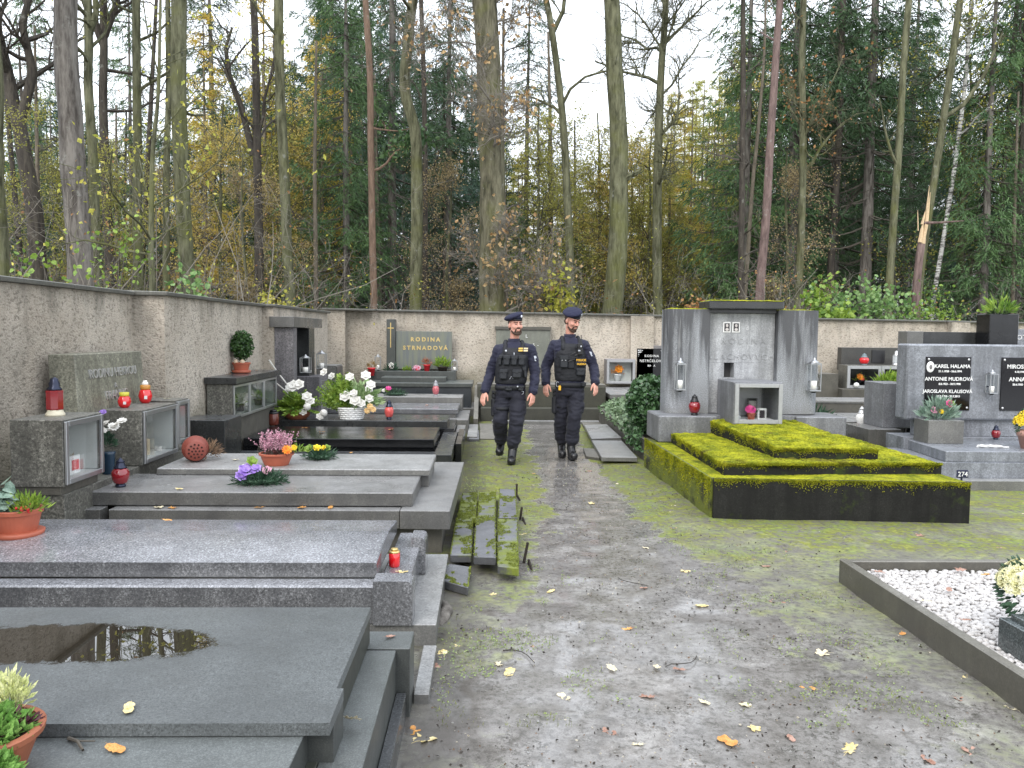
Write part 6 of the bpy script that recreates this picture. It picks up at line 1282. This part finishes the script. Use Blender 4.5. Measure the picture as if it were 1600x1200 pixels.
# litter too small to count
def litter():
    rng = np.random.default_rng(66); m = MB(); n = 8000
    y = 2.6+(rng.random(n)**1.6)*9; cx = .95+.1*(y < 5); x = cx+rng.normal(0, 1, n)*(.45+.12*np.clip(9-y, 0, 9)); k = (x > -.24) & ~((x > 1.93) & (y > 6.8)) & ~((x > 2.26) & (y < 5.2)) & ~((x < .28) & (y > 4.8) & (y < 7.9)) & (x < 6)
    x, y = x[k], y[k]; n = len(x)
    # clump the litter
    keep = np.array([mnoise.noise(Vector((a*1.8, b*1.8, 0)))+.6*mnoise.noise(Vector((a*6, b*6, 2))) > rng.normal(-.05, .25) for a, b in zip(x, y)]); x, y = x[keep], y[keep]; n = len(x)
    C = np.stack([x, y, np.array([gz(a, b) for a, b in zip(x, y)])+.003], 1); D = rng.normal(size=(n, 3)); D[:, 2] = np.abs(D[:, 2])*.35
    mi = rng.choice(4, n, p=[.55, .2, .15, .10])
    for q in range(4):
        s = mi == q; L = rng.uniform(.006, .02, s.sum()) if q == 0 else rng.uniform(.006, .016, s.sum()); tri_cloud(m, C[s], D[s], L, L*.6, rng, q, True)
    # weed leaves on the mossy side
    n = 26000; yy = 3.2+9*rng.random(n)**1.3; side = rng.random(n); xx = np.where(side < .62, rng.normal(.12, .22, n), rng.normal(1.75, .3, n)); k = (xx > -.22) & (xx < 2.25) & ~((xx > 1.9) & (yy > 6.9)) & ~((xx > -.3) & (xx < .27) & (yy > 4.9) & (yy < 7.7)); xx, yy = xx[k], yy[k]
    keep = np.array([mnoise.noise(Vector((a*3, b*3, 7))) > .08 for a, b in zip(xx, yy)]); xx, yy = xx[keep], yy[keep]; C = np.stack([xx, yy, xx*0+.012], 1)
    h_ = len(C)//2; round_leaves(m, C[:h_], .010, rng, 4, .75); tri_cloud(m, C[h_:], rng.normal(0, .6, (len(C)-h_, 3))+np.array([0, 0, .8]), rng.uniform(.008, .022, len(C)-h_), .004, rng, 5)
    for k in range(3):
        p = np.array([rng.uniform(-.1, 2.1), rng.uniform(2.7, 6), .012]); a = rng.uniform(0, 6.28); P = [p]
        for j in range(5): a += rng.normal(0, .35); p = p+np.array([math.cos(a), math.sin(a), 0])*.05; P.append(p)
        m.tube(P, .0025, 4, 0)
    return m.build('leaf_litter', [plain('litter_dark', (.03, .024, .018), .7), plain('litter_brown', (.16, .10, .06), .6), plain('litter_pale', (.4, .36, .28), .6), plain('litter_grit', (.28, .28, .27), .5), leafmat('weeds', (.11, .15, .05), (.24, .3, .11), .5, 30, .1), leafmat('grass_blades', (.10, .14, .02), (.26, .28, .05), .6, 9, .1)])
tag(litter(), 'bits of leaf, grit, twig and weed scattered on the mud', None, None, 'stuff')
m = MB(); m.tube([(-1.2, 2.34, .415), (-1.16, 2.31, .422), (-1.125, 2.27, .416)], [.006, .005, .004], 6); m.tube([(-1.165, 2.315, .42), (-1.115, 2.32, .417)], [.003, .002], 5); tag(m.build('twig', TWIG), 'short forked dark twig on the edge of the dark grave', 'twig')
m = MB(); m.tube([(-.235, 4.68, .02), (-.21, 4.55, .03), (-.235, 4.42, .02), (-.26, 4.33, .0)], [.03, .035, .035, .02], 9, wob=.08, rng=np.random.default_rng(3), cap=True); tag(m.build('tree_root', B_SPR, smooth=True), 'pale root surfacing between the grave and the path', 'root')

# ------------------------------------------------------------------ the two officers
NAVY = NT('uniform_navy'); NAVY = NAVY.out(NAVY.mix(NAVY.noise(9, 4, .6), (.005, .006, .020), (.011, .012, .038)), .78, NAVY.bump(NAVY.noise(320, 2), .3, .001, NAVY.bump(NAVY.noise(26, 4, .6), .5, .012)), Sheen_Weight=.08)
NAVYT = NT('trouser_navy'); NAVYT = NAVYT.out(NAVYT.mix(NAVYT.noise(9, 4, .6), (.005, .0055, .012), (.010, .011, .023)), .8, NAVYT.bump(NAVYT.noise(22, 4, .6), .5, .012), Sheen_Weight=.06)
VEST = plain('vest_black', (.008, .009, .013), .7, 0, .3, 30); VEST2 = plain('pouch_nylon', (.015, .017, .022), .5, 0, .3, 30)
LEATH = plain('boot_leather', (.012, .012, .014), .28, 0, .2, 40)
SKIN = NT('skin'); SKIN = SKIN.out(SKIN.mix(SKIN.noise(30, 3), (.50, .235, .175), (.66, .35, .27)), .5, Subsurface_Weight=.08, Subsurface_Radius=(.01, .004, .002))
HAIR = plain('beard_brown', (.05, .028, .018), .8, 0, .4, 200); EYEW = plain('eye_white', (.3, .26, .24), .2); EYED = plain('eye_dark', (.02, .014, .01), .1)
BERET = plain('beret_navy', (.009, .011, .036), .85, 0, .25, 60); YELL = plain('patch_yellow', (.75, .42, .03), .5); YELL2 = plain('patch_print', (.80, .52, .12), .5)
BADGE = plain('badge_silver', (.55, .57, .62), .3, .6)
def ring(c, rx, ry, n=28, p=2.4, ax=(1, 0, 0), ay=(0, 1, 0)):
    a = np.arange(n)*2*math.pi/n; ca, sa = np.cos(a), np.sin(a); k = (np.abs(ca)**p+np.abs(sa)**p)**(-1/p)
    return np.asarray(c, float)+(rx*k*ca)[:, None]*np.asarray(ax, float)+(ry*k*sa)[:, None]*np.asarray(ay, float)
def fuse(name, m, mat, parent, vox=.008, it=4, amp=0., fr=9., seed=0):
    me = m.mesh('tmp', mat); o = bpy.data.objects.new('tmp', me); COL.objects.link(o)
    md = o.modifiers.new('r', 'REMESH'); md.mode = 'VOXEL'; md.voxel_size = vox; md.use_smooth_shade = True
    if it: sm = o.modifiers.new('s', 'SMOOTH'); sm.iterations = it; sm.factor = .5
    dg = bpy.context.evaluated_depsgraph_get(); me2 = bpy.data.meshes.new_from_object(o.evaluated_get(dg)); bpy.data.objects.remove(o)
    V = np.zeros(len(me2.vertices)*3, np.float32); me2.vertices.foreach_get('co', V); V = V.reshape(-1, 3)
    if amp:
        N = np.zeros(len(V)*3, np.float32); me2.vertex_normals.foreach_get('vector', N); N = N.reshape(-1, 3)
        d = np.array([mnoise.noise(Vector((x*fr, y*fr, z*fr*1.5+seed)))+.8*(1-2*abs(mnoise.noise(Vector((x*fr*1.3+7, y*fr*1.3, z*fr*2.6+seed))))) for x, y, z in V]); V = V+N*(amp*d)[:, None].astype(np.float32)
    V = V-np.array(wloc(parent), np.float32); me2.vertices.foreach_set('co', V.ravel().astype(np.float32)); me2.update()
    me2.name = name; me2.materials.clear(); me2.materials.append(mat)
    for p in me2.polygons: p.use_smooth = True
    o = bpy.data.objects.new(name, me2); COL.objects.link(o); o.parent = parent; return o
def chain(m, P, Rr, sides=16):
    for i in range(len(P)-1): m.cap(P[i], P[i+1], Rr[i], Rr[i+1], sides)
def nv(v): v = np.asarray(v, float); return v/np.linalg.norm(v)
def hand(m, wr, D, A, N):
    wr = np.asarray(wr, float); D, A, N = nv(D), nv(A), nv(N); Rt = np.stack([A, N, D], 1)
    m.cap(wr-D*.05, wr+D*.02, .027, .026, 12)
    m.ell(wr+D*.052, (.040, .017, .05), 14, 10, 0, Rt); m.cap(wr+D*.03+A*.026, wr+D*.085+A*.028, .016, .013); m.cap(wr+D*.03-A*.024, wr+D*.08-A*.028, .015, .012)
    for k, (a, L, c) in enumerate(((.031, .076, .35), (.010, .084, .5), (-.012, .078, .65), (-.033, .062, .8))):
        b = wr+D*(.092-.006*abs(k-1.2))+A*a*1.05; d = nv(D+A*(a*1.6)+N*.15*c); p = b-d*.03; q = b+d*L*.42; m.cap(p, q, .0105, .0098, 10)
        d = nv(d+N*c*.75); r_ = q+d*L*.33; m.cap(q, r_, .0096, .0088, 10); d = nv(d+N*c*.7); m.cap(r_, r_+d*L*.25, .0087, .0072, 10)
    t0 = wr+D*.022+A*.03; t1 = t0+nv(D*.7+A*.62+N*.25)*.042; t2 = t1+nv(D*.95+A*.1+N*.35)*.033; t3 = t2+nv(D+N*.45-A*.1)*.024
    m.cap(t0, t1, .016, .0125, 10); m.cap(t1, t2, .0122, .0108, 10); m.cap(t2, t3, .0107, .009, 10)
def officer(label, J, hy, hp, variant):
    root = thing('person', label, 'person', (J['pel'][0], J['pel'][1], 0), 'two uniformed officers')
    pel, nk, hd = (np.array(J[k]) for k in ('pel', 'neck', 'head'))
    Rh = np.array((Matrix.Rotation(R(hy), 3, 'Z') @ Matrix.Rotation(R(hp), 3, 'X')))
    hs_ = J.get('hs', 1.)
    H = lambda x, y, z: Rh @ (np.array([x, y, z])*hs_)+hd
    def hell(m, c, r, mi=0): m.ell(H(*c), np.array(r)*hs_, 16, 12, mi, Rh)
    # continuous body
    m = MB()
    hell(m, (0, .015, .035), (.077, .096, .095)); hell(m, (0, -.018, -.03), (.066, .076, .088)); hell(m, (0, -.034, -.078), (.053, .05, .038)); hell(m, (0, -.072, -.1), (.024, .02, .02))
    m.cap(H(0, -.09, .018), H(0, -.113, -.026), .009, .0145); hell(m, (.013, -.1, -.032), (.009, .01, .008)); hell(m, (-.013, -.1, -.032), (.009, .01, .008))
    for s in (-1, 1):
        m.cap(H(s*.012, -.09, .03), H(s*.05, -.073, .03), .010, .008); hell(m, (s*.04, -.064, -.028), (.026, .024, .024)); hell(m, (s*.078, .008, -.012), (.011, .02, .031))
        m.cap(H(s*.055, -.01, -.07), H(s*.03, -.055, -.1), .02, .016)
    m.cap(H(-.018, -.093, -.062), H(.018, -.093, -.062), .0085); m.cap(H(-.014, -.092, -.073), H(.014, -.092, -.073), .009)
    m.cap(H(0, .012, -.07), nk+[0, .02, -.05], .057, .055); m.cap(nk+[0, .01, -.14], pel, .08, .10)
    for s in ('L', 'R'):
        chain(m, [nk+[0, .01, -.08], np.array(J['sh'+s])], [.06, .05]); chain(m, [J['sh'+s], J['el'+s], J['wr'+s]], [.045, .036, .027]); chain(m, [J['hip'+s], J['kn'+s], J['an'+s]], [.075, .055, .035])
        wr, el = np.array(J['wr'+s]), np.array(J['el'+s]); sg = 1 if s == 'L' else -1      # L: picture left
        D = nv(nv(wr-el)+np.array([0, -.05, -.35])); N = nv([sg*.72, .6, 0]); A = nv([sg*.62, -.75, 0]); A = nv(A-D*(A@D)); N = nv(np.cross(D, A)*np.sign(np.cross(D, A)@N)); hand(m, wr, D, A, N)
    fuse('body', m, SKIN, root, .0045, 2)
    # eyes, brows, beard
    for s in (-1, 1):
        e = part('eye', EYEW, root, lambda m: hell(m, (s*.031, -.0835, .004), (.012, .007, .0045)), True)
        part('iris', EYED, e, lambda m: hell(m, (s*.031+.003, -.0925, .0035), (.0078, .003, .0062)), True)
        part('upper_eyelid', SKIN, root, lambda m: m.cap(H(s*.018, -.086, .0150), H(s*.044, -.080, .0140), .0038))
        part('eyebrow', HAIR, root, lambda m: m.cap(H(s*.014, -.1005, .028), H(s*.052, -.0835, .030), .0052, .004))
    part('lips', plain('lip_tone', (.34, .16, .13), .5), root, lambda m: (m.cap(H(-.017, -.095, -.0630), H(.017, -.095, -.0630), .006, None, 10), m.cap(H(-.012, -.0945, -.0715), H(.012, -.0945, -.0715), .0062, None, 10)))
    m = MB()
    P = [H(-.0685, -.004, -.035), H(-.062, -.018, -.070), H(-.046, -.05, -.1), H(-.02, -.078, -.114), H(0, -.086, -.116), H(.02, -.078, -.114), H(.046, -.05, -.1), H(.062, -.018, -.070), H(.0685, -.004, -.035)]
    chain(m, P, [.006, .010, .0155, .017, .017, .017, .0155, .010, .006], 10); m.cap(H(-.012, -.09, -.095), H(.012, -.09, -.095), .012); 
    chain(m, [H(-.036, -.078, -.085), H(-.030, -.0875, -.058), H(-.012, -.0995, -.047), H(.012, -.0995, -.047), H(.030, -.0875, -.058), H(.036, -.078, -.085)], [.010, .007, .0065, .0065, .007, .010], 10)
    fuse('beard', m, HAIR, root, .004, 1, .0012, 120)
    part('hair', HAIR, root, lambda m: (hell(m, (0, .03, .03), (.0795, .088, .075)), hell(m, (0, .045, -.03), (.07, .06, .05))), True)
    # beret
    m = MB(); tb_ = R(20); Rb = Rh @ np.array(Matrix.Rotation(-tb_, 3, 'Y'))
    m.ell(H(-.022, .01, .104), np.array((.122, .122, .038))*hs_, 20, 12, 0, Rb); m.ell(H(.0, .0, .088), np.array((.084, .10, .045))*hs_, 20, 12, 0, Rh); m.ell(H(-.075, .0, .078), np.array((.048, .09, .034))*hs_, 16, 10, 0, Rb)
    fuse('beret', m, BERET, root, .006, 4, .003, 18)
    part('beret_band', VEST, root, lambda m: m.loft([[Rh @ (np.array([math.cos(a)*(.0815+e_), .008+math.sin(a)*(.101+e_), z_+.008*math.sin(a)])*hs_)+hd for a in np.linspace(0, 6.283, 33)[:-1]] for z_, e_ in ((.052, .0), (.05, .004), (.066, .005), (.07, .0))]), True)
    part('cap_badge', BADGE, root, lambda m: hell(m, (.042, -.093, .097), (.012, .006, .018)), True)
    # jacket
    up = nv(nk-pel); L = np.linalg.norm(nk-pel)
    yaw = R(J.get('tw', 0)); ax = np.array([math.cos(yaw), math.sin(yaw), 0]); ay = np.array([-math.sin(yaw), math.cos(yaw), 0])
    def torso(m, secs, dy=0, n=32, p=2.5): m.loft([ring(pel+up*L*t+ay*(o_+dy), rx, ry, n, p, ax, ay) for t, rx, ry, o_ in secs])
    m = MB(); torso(m, [(-.04, .172, .125, 0), (.08, .178, .13, 0), (.25, .18, .13, 0), (.5, .19, .135, 0), (.72, .205, .135, 0), (.82, .20, .125, .005), (.90, .165, .10, .01), (.94, .105, .085, .012), (.97, .07, .07, .01)])
    for s in 'LR':
        sh, el, wr = (np.array(J[k+s]) for k in ('sh', 'el', 'wr')); wr2 = el+(wr-el)*.93
        m.cap(nk+up*-.075+[0, .01, 0], sh, .068, .072); mid = sh*.5+el*.5; chain(m, [sh, mid, el, el*.5+wr2*.5, wr2], [.074, .069, .062, .058, .052])
    fuse('jacket', m, NAVY, root, .008, 3, .0095, 9, variant*5)
    part('collar', NAVY, root, lambda m: m.loft([ring(nk+[0, .012, z_], rx, ry, 28, 2, ax, ay) for z_, rx, ry in ((-.06, .085, .085), (-.01, .074, .076), (.022, .078, .080), (.024, .070, .072), (-.02, .066, .068))]), True)
    for s in 'LR':
        el, wr = np.array(J['el'+s]), np.array(J['wr'+s]); d = nv(wr-el); e = el+(wr-el)*.9
        part('cuff', NAVY, root, lambda m: m.tube([e-d*.02, e-d*.018, e+d*.03, e+d*.032], [.048, .056, .056, .046], 18, cap=True), True)
    # trousers
    m = MB(); torso(m, [(-.16, .155, .115, 0), (-.08, .17, .125, 0), (.0, .172, .125, 0), (.06, .168, .122, 0)])
    for s in 'LR':
        hp_, kn, an = (np.array(J[k+s]) for k in ('hip', 'kn', 'an')); c2 = an+(kn-an)*.28
        chain(m, [hp_+[0, 0, .02], hp_*.5+kn*.5, kn, kn*.45+c2*.55, c2], [.098, .096, .086, .083, .082], 18); m.cap(c2, c2+nv(an-c2)*.03, .083, .07, 18)
        side = nv([(-1 if s == 'L' else 1), 0, 0]); q = hp_*.45+kn*.55+side*.075; m.ell(q, (.038, .07, .095), 12, 8)
    fuse('trousers', m, NAVYT, root, .009, 3, .013, 7, variant*3+1)
    # boots
    for s in 'LR':
        kn, an, toe, heel = (np.array(J[k+s]) for k in ('kn', 'an', 'toe', 'he')); c2 = an+(kn-an)*.36
        m = MB(); chain(m, [c2, an+(kn-an)*.08, an+[0, 0, -.01]], [.062, .055, .056]); f = toe-heel; m.cap(heel+[0, 0, .05], heel+f*.5+[0, 0, .055], .045, .05); m.cap(heel+f*.45+[0, 0, .05], heel+f*.95+[0, 0, .045], .054, .050); m.cap(an, heel+f*.45+[0, 0, .06], .056, .05); m.cap(an, heel+[0, 0, .05], .05, .045)
        b = fuse('boot', m, LEATH, root, .006, 3)
        fd = nv(f); sd = nv(np.cross(fd, [0, 0, 1])); upv = np.cross(sd, fd)
        part('sole', VEST, b, lambda m: m.loft([[heel+fd*(x_*np.linalg.norm(f)*1.0+.0)+sd*y_+upv*(z_) for x_, y_ in ((-.13, .02), (-.13, -.02), (-.02, -.042), (.4, -.040), (.75, -.050), (.98, -.036), (1.07, 0), (.98, .036), (.75, .05), (.4, .04), (-.02, .042))] for z_ in (.0, .022)]))
        for k in range(5):
            c_ = an+(c2-an)*(.08+.2*k); part('lace', VEST2, b, lambda m: m.cap(c_+np.array([-.025, -.051, 0]), c_+np.array([.025, -.051, .012]), .004, .004, 6))
    # vest
    v = MB(); torso(v, [(.12, .19, .148, 0), (.2, .194, .155, 0), (.45, .202, .16, 0), (.66, .196, .160, -.002), (.78, .165, .15, -.002), (.85, .15, .13, 0)])
    for sx in (-1, 1): chain(v, [pel+up*L*.76+ax*sx*.105+ay*-.115, pel+up*L*.9+ax*sx*.105+ay*-.08, pel+up*L*.97+ax*sx*.10+ay*.0, pel+up*L*.9+ax*sx*.105+ay*.1, pel+up*L*.76+ax*sx*.105+ay*.115], [.03, .028, .027, .028, .03], 10)
    vs = fuse('vest', v, VEST, root, .009, 2, .004, 14)
    def loc(u, t, d): return pel+ax*u+up*L*t+ay*(-d)
    Rb = np.stack([ax, ay, up], 1)
    def pouch(name, u, t, w, h, d, dep, mat=VEST2, par=None, r=.012, tilt=0):
        c = loc(u, t, d); m = MB(); Rt = Rb @ np.array(Matrix.Rotation(tilt, 3, 'Y')); m.T = (Rt, c)
        m.box(-w/2, -dep/2, -h/2, w/2, dep/2, h/2, 0, r); m.box(-w/2-.002, -dep/2-.006, h*.18, w/2+.002, -dep/2+.012, h/2+.003, 0, .004); m.box(-w*.12, -dep/2-.009, h*.05, w*.12, -dep/2-.004, h*.35, 0, .002)
        return m.build(name, mat, par or vs)
    if variant == 0:
        for u, t in ((-.085, .60), (.005, .60), (.095, .60)): pouch('pouch', u, t, .075, .115, .178, .045)
        pouch('radio_pouch', -.160, .60, .04, .12, .13, .05); pouch('pouch', -.11, .32, .09, .12, .165, .05); pouch('pouch', .05, .33, .11, .10, .175, .05); pouch('knife_sheath', .15, .36, .04, .14, .135, .04, tilt=-.25)
        pouch('buckle', -.03, .03, .085, .06, .155, .04, VEST2, root); pouch('holster_pouch', .12, .03, .07, .06, .14, .05, VEST2, root)
        part('name_patch', BLACKP, vs, lambda m: (setattr(m, 'T', (Rb, loc(.105, .82, .152))), m.box(-.062, -.006, -.026, .062, .006, .026, 0, .002)))
        for a_, b_ in ((-.03, .014), (.032, .014), (-.03, -.012), (.032, -.012)): part('patch_print', YELL2 if a_ < 0 else plain('print_pale', (.75, .62, .4), .5), vs, lambda m: (setattr(m, 'T', (Rb, loc(.105, .82, .1595))), m.box(a_-.026, -.001, b_-.009, a_+.026, .001, b_+.009, 0, 0)))
        part('badge_shield', BADGE, vs, lambda m: m.ell(loc(-.1, .79, .150), (.012, .006, .015), 10, 6), True)
        part('strap_end', BADGE, vs, lambda m: m.ell(loc(.0, .73, .165), (.006, .005, .02), 8, 6), True)
        c = loc(.12, .06, .168); part('belt_stud', BADGE, root, lambda m: m.ell(loc(.075, .07, .17), (.011, .006, .011), 10, 6), True)
        part('handcuff', BADGE, root, lambda m: m.tube([loc(.14+.02*math.cos(a), -.06+.03*math.sin(a), .12) for a in np.linspace(0, 6.0, 14)], .004, 6))
        part('pocket_pull', BADGE, vs, lambda m: m.tube([loc(-.03, .22, .17), loc(-.01, .28, .172), (loc(.01, .23, .17))], .003, 5))
    else:
        pouch('pouch', -.115, .50, .10, .15, .170, .055); pouch('pouch', .10, .30, .11, .09, .165, .045)
        pouch('radio', .085, .74, .07, .14, .180, .045, BLACKP); part('antenna', BLACKP, vs, lambda m: m.tube([loc(.105, .84, .175), loc(.115, 1.02, .15)], [.006, .004], 8))
        part('camera_lens', BADGE, vs, lambda m: m.ell(loc(.095, .80, .207), (.013, .006, .013), 10, 6), True)
        part('radio_label', BADGE, vs, lambda m: (setattr(m, 'T', (Rb, loc(.075, .72, .2055))), m.box(-.014, -.001, -.008, .014, .001, .008, 0, 0)))
        part('radio_cable', BLACKP, vs, lambda m: (m.tube([loc(.07+.0*k+.035*math.cos(k*1.3)-.008*k, .66-.012*k+.012*math.sin(k*2), .19+.004*(k % 2)) for k in range(14)], .005, 6), m.tube([loc(-.05, .62, .178), loc(0, .66, .19), loc(.03, .69, .19)], .004, 6)))
        pouch('pouch', -.02, .49, .085, .16, .165, .04, VEST)
        part('patch_panel', VEST, vs, lambda m: (setattr(m, 'T', (Rb, loc(.105, .50, .172))), m.box(-.07, -.008, -.045, .07, .008, .045, 0, .004)))
        rot = (R(90), 0, yaw)
        text('POLICIE', .036, YELL, vs, tuple(loc(.105, .515, .183)), rot, ext=.001, bold=.0008); text('HLIDKA', .033, YELL, vs, tuple(loc(.11, .44, .183)), rot, ext=.001, bold=.0008)
        for k in range(3): part('pouch_stud', BADGE, vs, lambda m: m.ell(loc(-.14+.022*k, .53, .2025), (.006, .003, .005), 8, 4))
        part('vest_emblem', BADGE, vs, lambda m: m.ell(loc(.105, .34, .19), (.008, .004, .011), 8, 4)); pouch('belt_pouch', .15, .05, .06, .05, .1, .08, VEST2, root)
        part('stun_cartridge', YELL, root, lambda m: (m.T is None) and m.box(*(loc(-.155, -.02, .115)-[.016, .012, .03]), *(loc(-.155, -.02, .115)+[.016, .012, .03]), bev=.004))
        part('handcuff', BADGE, root, lambda m: m.tube([loc(-.175+.018*math.cos(a), .05+.05*math.sin(a), .08) for a in np.linspace(.5, 5.6, 14)], .0045, 6))
    part('belt', VEST, root, lambda m: m.loft([ring(pel+up*L*t, .184+e_, .137+e_, 32, 2.5, ax, ay) for t, e_ in ((-.01, -.006), (-.01, .004), (.085, .004), (.085, -.006))]), True)
    kn, hp_ = np.array(J['knL']), np.array(J['hipL']); q = hp_*.6+kn*.4+[-.105, -.01, 0]
    m = MB(); m.box(q[0]-.028, q[1]-.05, q[2]-.13, q[0]+.028, q[1]+.05, q[2]+.09, 0, .015); m.box(q[0]-.022, q[1]-.035, q[2]+.095, q[0]+.022, q[1]+.03, q[2]+.15, 0, .008); m.box(q[0]-.02, q[1]-.05, q[2]+.155, q[0]+.016, q[1]+.055, q[2]+.185, 0, .006); m.build('holster', VEST, root)
    part('holster_strap', VEST, root, lambda m: m.loft([ring(hp_*.5+kn*.5+[0, 0, z_], .103+e_, .106+e_, 24, 2) for z_, e_ in ((-.02, -.004), (-.02, .002), (.02, .002), (.02, -.004))]), True)
    sh, el = np.array(J['shR']), np.array(J['elR']); c = sh*.62+el*.38
    m = MB(); m.T = (np.stack([nv([.8, .6, 0]), nv([-.6, .8, 0]), nv(sh-el)], 1), c+nv([.55, -.83, 0])*.069); m.box(-.018, -.006, -.033, .018, .004, .033, 0, .004); m.build('sleeve_badge', BADGE, root)
    m = MB(); m.T = (np.stack([nv([.8, .6, 0]), nv([-.6, .8, 0]), nv(sh-el)], 1), sh*.40+el*.60+nv([.75, -.66, 0])*.066); m.box(-.010, -.005, -.018, .010, .004, .018, 0, .004); m.build('sleeve_flag', WHITEP, root)
    return root
def w3(a, b, y): return tuple(W(a, b, y))
def foot(ax_, ay_, zt, yh, zh, dx=0): return (ax_, ay_, zt), (ax_-dx, yh, zh)
JA = dict(pel=w3(797, 608, 10.05), neck=w3(802.5, 532, 10.03), head=w3(804.5, 507.5, 10.0), shL=w3(779, 548, 10.05), shR=w3(828, 547, 10.03), elL=w3(767, 581, 10.12), elR=w3(836, 581, 10.02), wrL=w3(757, 613, 9.98), wrR=w3(833, 614, 9.92),
          hipL=w3(786, 619, 10.06), hipR=w3(809, 617, 10.03), knL=w3(782, 657, 10.0), knR=w3(808, 657, 9.95), anL=w3(783, 694, 10.28), anR=w3(802, 704, 9.98), toeL=w3(781, 713, 10.13), toeR=(.305, 9.80, .005), heL=w3(784, 702, 10.33), heR=(.325, 10.0, .005), tw=3, hs=1.0)
JB = dict(pel=w3(891, 604, 10.4), neck=w3(890, 525, 10.38), head=w3(893, 500.5, 10.33), shL=w3(866, 541, 10.42), shR=w3(912, 541, 10.38), elL=w3(853, 573, 10.5), elR=w3(928, 572, 10.4), wrL=w3(853, 600, 10.38), wrR=w3(931, 599, 10.25),
          hipL=w3(880, 614, 10.42), hipR=w3(902, 613, 10.4), knL=w3(878, 655, 10.45), knR=w3(899, 653, 10.28), anL=w3(879, 697, 10.6), anR=w3(894, 700, 10.33), toeL=(.985, 10.40, .01), toeR=(1.105, 10.14, .02), heL=(.985, 10.62, .01), heR=(1.085, 10.36, .005), tw=6, hs=1.02)
officer('bearded officer on the left glancing aside, arms hanging, pouched black vest and navy beret', JA, 20, -2, 0)
officer('taller officer on the right looking down, radio on his vest and yellow lettering', JB, 38, 20, 1)

# lettering becomes mesh
dg = bpy.context.evaluated_depsgraph_get()
for o in [o for o in bpy.data.objects if o.type == 'FONT']:
    me = bpy.data.meshes.new_from_object(o.evaluated_get(dg)); me.name = 'lettering'
    n = bpy.data.objects.new('lettering', me); COL.objects.link(n); n.parent = o.parent; n.location = o.location; n.rotation_euler = o.rotation_euler; bpy.data.objects.remove(o)
